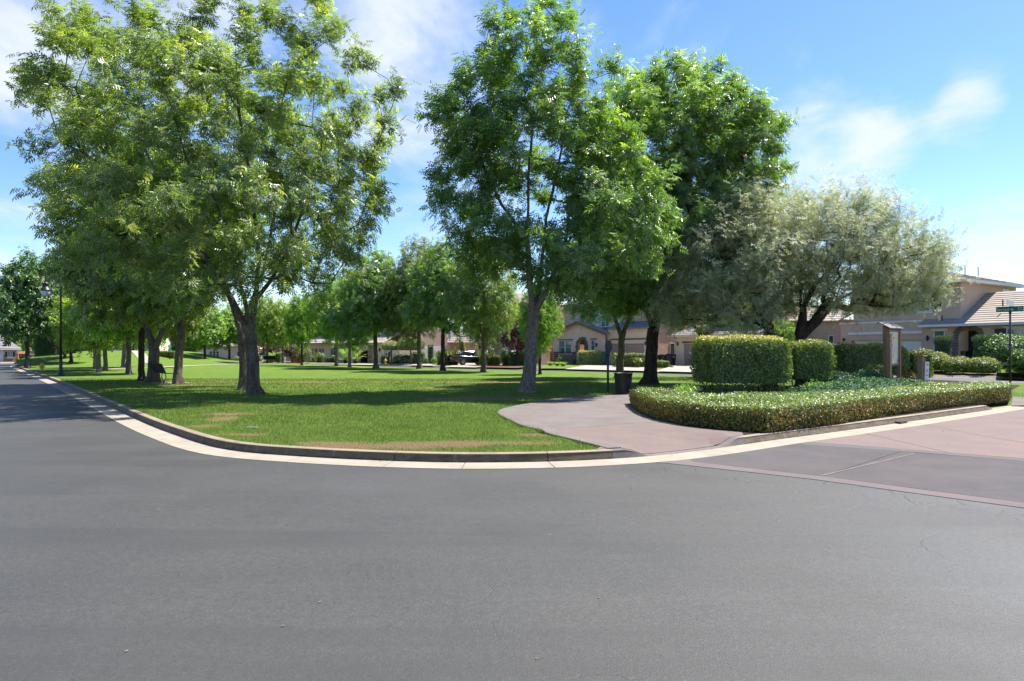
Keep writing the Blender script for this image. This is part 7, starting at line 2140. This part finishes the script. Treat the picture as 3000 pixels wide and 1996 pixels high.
for i in range(9): cypress(507 + i * 8.5, 96, 9.5, 985 - 6 * (i % 3), 1040, 500 + i, f'columnar green cypress behind the park sign, {ords[i]} from the left', M['leaf_green'])
for i in range(10): cypress(115 + i * 15, 88, 19, 968 - 5 * (i % 2), 1058 - i * 2.4, 520 + i, f'dark cypress of the screen on the rise, {ords[i]} from the left', M['leaf_dark'], 'dark cypress screen')
yshrub('boxy_hedge', 'low clipped hedge under the grey stone wall, left of the gate', 345, 90, 74, 1026, M['leaf_juniper'], 541, 'box', 1.0, 1200, .14, None, 'hedge', .8, park=True)
yshrub('boxy_hedge', 'low clipped hedge under the grey stone wall, right of the gate', 420, 90, 40, 1026, M['leaf_juniper'], 542, 'box', 1.0, 800, .14, None, 'hedge', .8, park=True)
yshrub('boxy_hedge', 'boxy sunlit hedge by the far lamp post', 92, 94, 13, 1037, M['leaf_box'], 543, 'box', 1.2, 500, .14, None, 'hedge', .6)
yshrub('small_shrub', 'small grey shrub at the foot of the far lamp post', 92, 90, 12, 1052, M['leaf_juniper'], 544, n=250)
yshrub('small_shrub', 'yellowish ground shrubs at the tip of the verge', 58, 79, 26, 1062, M['leaf_lime'], 545, n=400, park=True)

# ---- wheeled bins
M['bin_black'] = srf("black_bin_plastic", (.018, .018, .02), (.025, .025, .027), 5, .5, .4, .1)
M['bin_teal'] = srf("teal_bin_plastic", (.012, .135, .145), (.015, .15, .16), 5, .5, .4, .1)
M['bin_tan'] = srf("tan_bin_plastic", (.42, .30, .17), (.38, .27, .15), 5, .5, .4, .1)
def wheelie(px, Y, h, label, mat, proto=None, rz=0.0):
    x, y, z = yard(px, Y)
    if proto is not None: o = copy_tree(proto)
    else:
        o = empty('wheeled_bin', (x, y, z))
        MB().hexa([(-.25, -.28, .04), (.25, -.28, .04), (.25, .26, .04), (-.25, .26, .04), (-.31, -.36, 1.0), (.31, -.36, 1.0), (.31, .36, 1.0), (-.31, .36, 1.0)]).build('bin_body', mat, o, bevel=.02)
        MB().hexa([(-.34, -.40, 1.0), (.34, -.40, 1.0), (.34, .42, 1.0), (-.34, .42, 1.0), (-.31, -.36, 1.06), (.31, -.36, 1.06), (.31, .38, 1.12), (-.31, .38, 1.12)]).build('lid', mat, o, bevel=.01)
        for sx in (-1, 1): MB().cyl_between(Vector((sx * .22, .30, .11)), Vector((sx * .30, .30, .11)), .11, 12).build('wheel', M['black_metal'], o)
        for zz, w_ in ((.84, .16), (.78, .22)): box_part('bin_marking', M['sign_white'], o, -w_ / 2, w_ / 2, -.352, -.340, zz, zz + .045)
    o.location = (x, y, z); o.rotation_euler = (0, 0, rz); s = h / 1.1; o.scale = (s, s, s)
    for c in o.children:
        if c.name.split('.')[0] in ('bin_body', 'lid'): c.material_slots[0].link = 'OBJECT'; c.material_slots[0].material = mat
    return tag(o, label, 'trash bin', 'wheeled bins by the houses')
wb = wheelie(1966, 67.3, 1.18, 'black wheeled bin against the cream wall, rightmost of three', M['bin_black'], None, .5)
wheelie(1948, 68.5, 1.15, 'black wheeled bin in the middle of the three by the cream wall', M['bin_black'], wb, .5)
wheelie(1930, 69.5, 1.15, 'black wheeled bin right behind the dark trunk', M['bin_black'], wb, .5)
wheelie(1776.5, 73.2, 1.38, 'teal wheeled bin beside the taupe garage door', M['bin_teal'], wb, .6)
wheelie(1762, 73.6, .75, 'low tan bin left of the teal bin', M['bin_tan'], wb, .6)
wheelie(1106, 85.2, 1.1, 'black wheeled bin beside the stone garage pier', M['bin_black'], wb, .6)
wheelie(66, 96.5, 1.1, 'dark bin by the orange fence of the far left house', M['bin_black'], wb, .1)
wheelie(885, 87.5, 1.1, 'dark bin behind the thin dark trunk', M['bin_black'], wb, .5)

# ---- cars
M['car_black'] = srf("black_car_paint", (.010, .011, .014), (.012, .013, .016), 1, .12, .7, 0)
M['car_silver'] = srf("silver_blue_car_paint", (.34, .38, .42), (.32, .36, .40), 1, .2, .6, 0, metal=.4)
M['car_glass'] = glassmat("tinted_car_glass", (.012, .014, .016), .03)
M['tyre'] = srf("tyre_rubber", (.015, .015, .015), (.022, .022, .022), 9, .85, .2, .2)
M['rim'] = srf("alloy_rim", (.42, .42, .43), (.38, .38, .39), 3, .3, .6, 0, metal=.7)
M['tail_red'] = srf("red_tail_light", (.42, .012, .016), (.35, .01, .012), 3, .2, .6, 0)
def car(label, loc, rz, paint, suv=False, s=1.0):
    """x forward, y left; built from lofted cross sections"""
    o = empty('parked_car', loc, rz, label, 'car', 'cars parked by the houses')
    hr = 1.62 if suv else 1.42
    def loft(name, st, mat, half):
        # st: (x, z low, z high, half width low, half width high)
        V = []; F = []
        for x, z0, z1, w0, w1 in st:
            zm = z0 + (z1 - z0) * .62
            V += [(x, -w0 * .94, z0), (x, -w0, z0 + .12), (x, -max(w0, w1) * .995, zm), (x, -w1, z1 - .03), (x, -w1 * .9, z1), (x, w1 * .9, z1), (x, w1, z1 - .03), (x, max(w0, w1) * .995, zm), (x, w0, z0 + .12), (x, w0 * .94, z0)]
        n = 10
        for i in range(len(st) - 1):
            for j in range(n): F.append((i * n + j, i * n + (j + 1) % n, (i + 1) * n + (j + 1) % n, (i + 1) * n + j))
        F += [tuple(range(n)), tuple(range(len(st) * n - 1, (len(st) - 1) * n - 1, -1))]
        b = MB(); b.add(V, F); return b.build(name, mat, o, True)
    if suv:
        body = [(-2.2, .42, .95, .78, .74), (-2.1, .30, 1.02, .88, .84), (-1.4, .24, 1.04, .91, .88), (0, .22, 1.03, .92, .89), (1.1, .24, 1.01, .91, .87), (1.75, .26, .93, .89, .82), (2.15, .32, .80, .80, .70), (2.25, .40, .66, .68, .6)]
        cab = [(-2.08, 1.00, 1.10, .80, .72), (-1.85, 1.0, 1.50, .80, .66), (-1.0, 1.0, hr, .82, .66), (-.1, 1.0, hr - .02, .82, .67), (.5, 1.0, 1.40, .80, .68), (1.2, .98, 1.02, .76, .72)]
    else:
        body = [(-2.32, .45, .98, .72, .68), (-2.22, .34, 1.03, .84, .78), (-1.7, .25, 1.0, .90, .85), (-1.0, .22, .96, .91, .88), (.2, .20, .92, .91, .88), (1.2, .22, .88, .90, .84), (1.85, .25, .78, .87, .78), (2.2, .32, .66, .76, .66), (2.28, .42, .58, .66, .56)]
        cab = [(-1.85, .97, 1.03, .74, .70), (-1.25, .93, 1.34, .76, .60), (-.7, .92, hr, .78, .60), (.05, .91, hr - .01, .78, .62), (.55, .90, 1.24, .77, .66), (1.15, .87, .91, .74, .70)]
    loft('body', body, paint, .9)
    g = loft('cabin_glass', cab, M['car_glass'], .8)
    xr0, xr1 = (cab[2][0] - .28, cab[3][0] + .12)
    MB().hexa([(xr0, -.60, hr - .05), (xr1, -.62, hr - .05), (xr1, .62, hr - .05), (xr0, .60, hr - .05), (xr0 + .06, -.54, hr + .012), (xr1 - .04, -.56, hr + .012), (xr1 - .04, .56, hr + .012), (xr0 + .06, .54, hr + .012)]).build('roof_panel', paint, o)
    for sg in (-1, 1):
        MB().tube([(cab[1][0] - .45, sg * .74, 1.0), (cab[1][0] + .05, sg * .67, 1.34), (cab[2][0], sg * .63, hr - .03)], .055, 6).build('rear_pillar', paint, o, True)
        MB().tube([(cab[3][0], sg * .64, hr - .03), (cab[4][0], sg * .70, 1.22), (1.12, sg * .74, .93)], .04, 6).build('front_pillar', paint, o, True)
        MB().tube([(-.45, sg * .80, .98), (-.42, sg * .66, hr - .05)], .035, 6).build('door_pillar', M['black_metal'], o, True)
        for x in (-1.38, 1.38):
            w = empty('wheel', (x, sg * .80, .33)); w.parent = o
            pr_ = [(.33, -.10), (.335, .0), (.33, .10)]
            t_ = MB(); 
            V = []; F = []; n = 20
            for r_, yy in ((.21, -.115), (.31, -.115), (.34, -.08), (.34, .08), (.31, .115), (.21, .115)):
                V += [(r_ * math.cos(6.283 * i / n), yy, r_ * math.sin(6.283 * i / n)) for i in range(n)]
            for j in range(5):
                for i in range(n): F.append((j * n + i, j * n + (i + 1) % n, (j + 1) * n + (i + 1) % n, (j + 1) * n + i))
            t_.add(V, F); t_.build('tyre', M['tyre'], w, True)
            rm = MB()
            for i in range(7):
                a = 6.283 * i / 7; rm.hexa([(.04 * math.cos(a + 1.57), -.118, .04 * math.sin(a + 1.57)), (.04 * math.cos(a - 1.57), -.118, .04 * math.sin(a - 1.57)), (.21 * math.cos(a - .16), -.118, .21 * math.sin(a - .16)), (.21 * math.cos(a + .16), -.118, .21 * math.sin(a + .16)), (.04 * math.cos(a + 1.57), .118, .04 * math.sin(a + 1.57)), (.04 * math.cos(a - 1.57), .118, .04 * math.sin(a - 1.57)), (.21 * math.cos(a - .16), .118, .21 * math.sin(a - .16)), (.21 * math.cos(a + .16), .118, .21 * math.sin(a + .16))])
            rm.build('rim', M['rim'], w)
        x0 = body[0][0]
        MB().hexa([(x0 + .02, sg * .40, .82), (x0 + .02, sg * .40, .93), (x0 + .3, sg * .875, .98), (x0 + .3, sg * .88, .86), (x0 - .02, sg * .40, .82), (x0 - .02, sg * .40, .93), (x0 + .02, sg * .80, .97), (x0 + .02, sg * .80, .85)]).build('tail_light', M['tail_red'], o)
        MB().hexa([(2.0, sg * .5, .60), (2.0, sg * .5, .70), (1.8, sg * .80, .74), (1.8, sg * .80, .64), (2.26, sg * .5, .58), (2.26, sg * .5, .66), (2.1, sg * .76, .72), (2.1, sg * .76, .62)]).build('headlight', M['lamp_glass'], o)
        MB().box(.85, 1.0, min(sg * .90, sg * 1.02), max(sg * .90, sg * 1.02), .94, 1.06).build('wing_mirror', paint, o, bevel=.02)
    x0 = body[0][0]
    box_part('number_plate', M['paper_white'], o, x0 - .03, x0 - .005, -.17, .17, .68, .80)
    box_part('rear_bumper', M['black_metal'], o, x0 - .01, x0 + .18, -.66, .66, .34, .46)
    o.scale = (s, s, s)
    return o
x, y, z = yard(1378, 71.6)
car('black sedan parked tail to the street on a driveway', (x, y, z + .02), R(34), M['car_black'], False, 1.0)
x, y, z = yard(1063, 87.2)
car('silver-blue car standing in the open garage', (x + .6, y + 1.2, z + .02), R(58), M['car_silver'], True, 1.0)
x, y, z = yard(2437, 50.0)
car('white car showing a red tail light between the clipped hedges', (x, y, z), R(75), M['white_paint'], False, 1.05)
x, y, z = yard(775, 100)
car('far white car beyond the lime green trees', (x, y, z), R(170), M['white_paint'], False, .95)
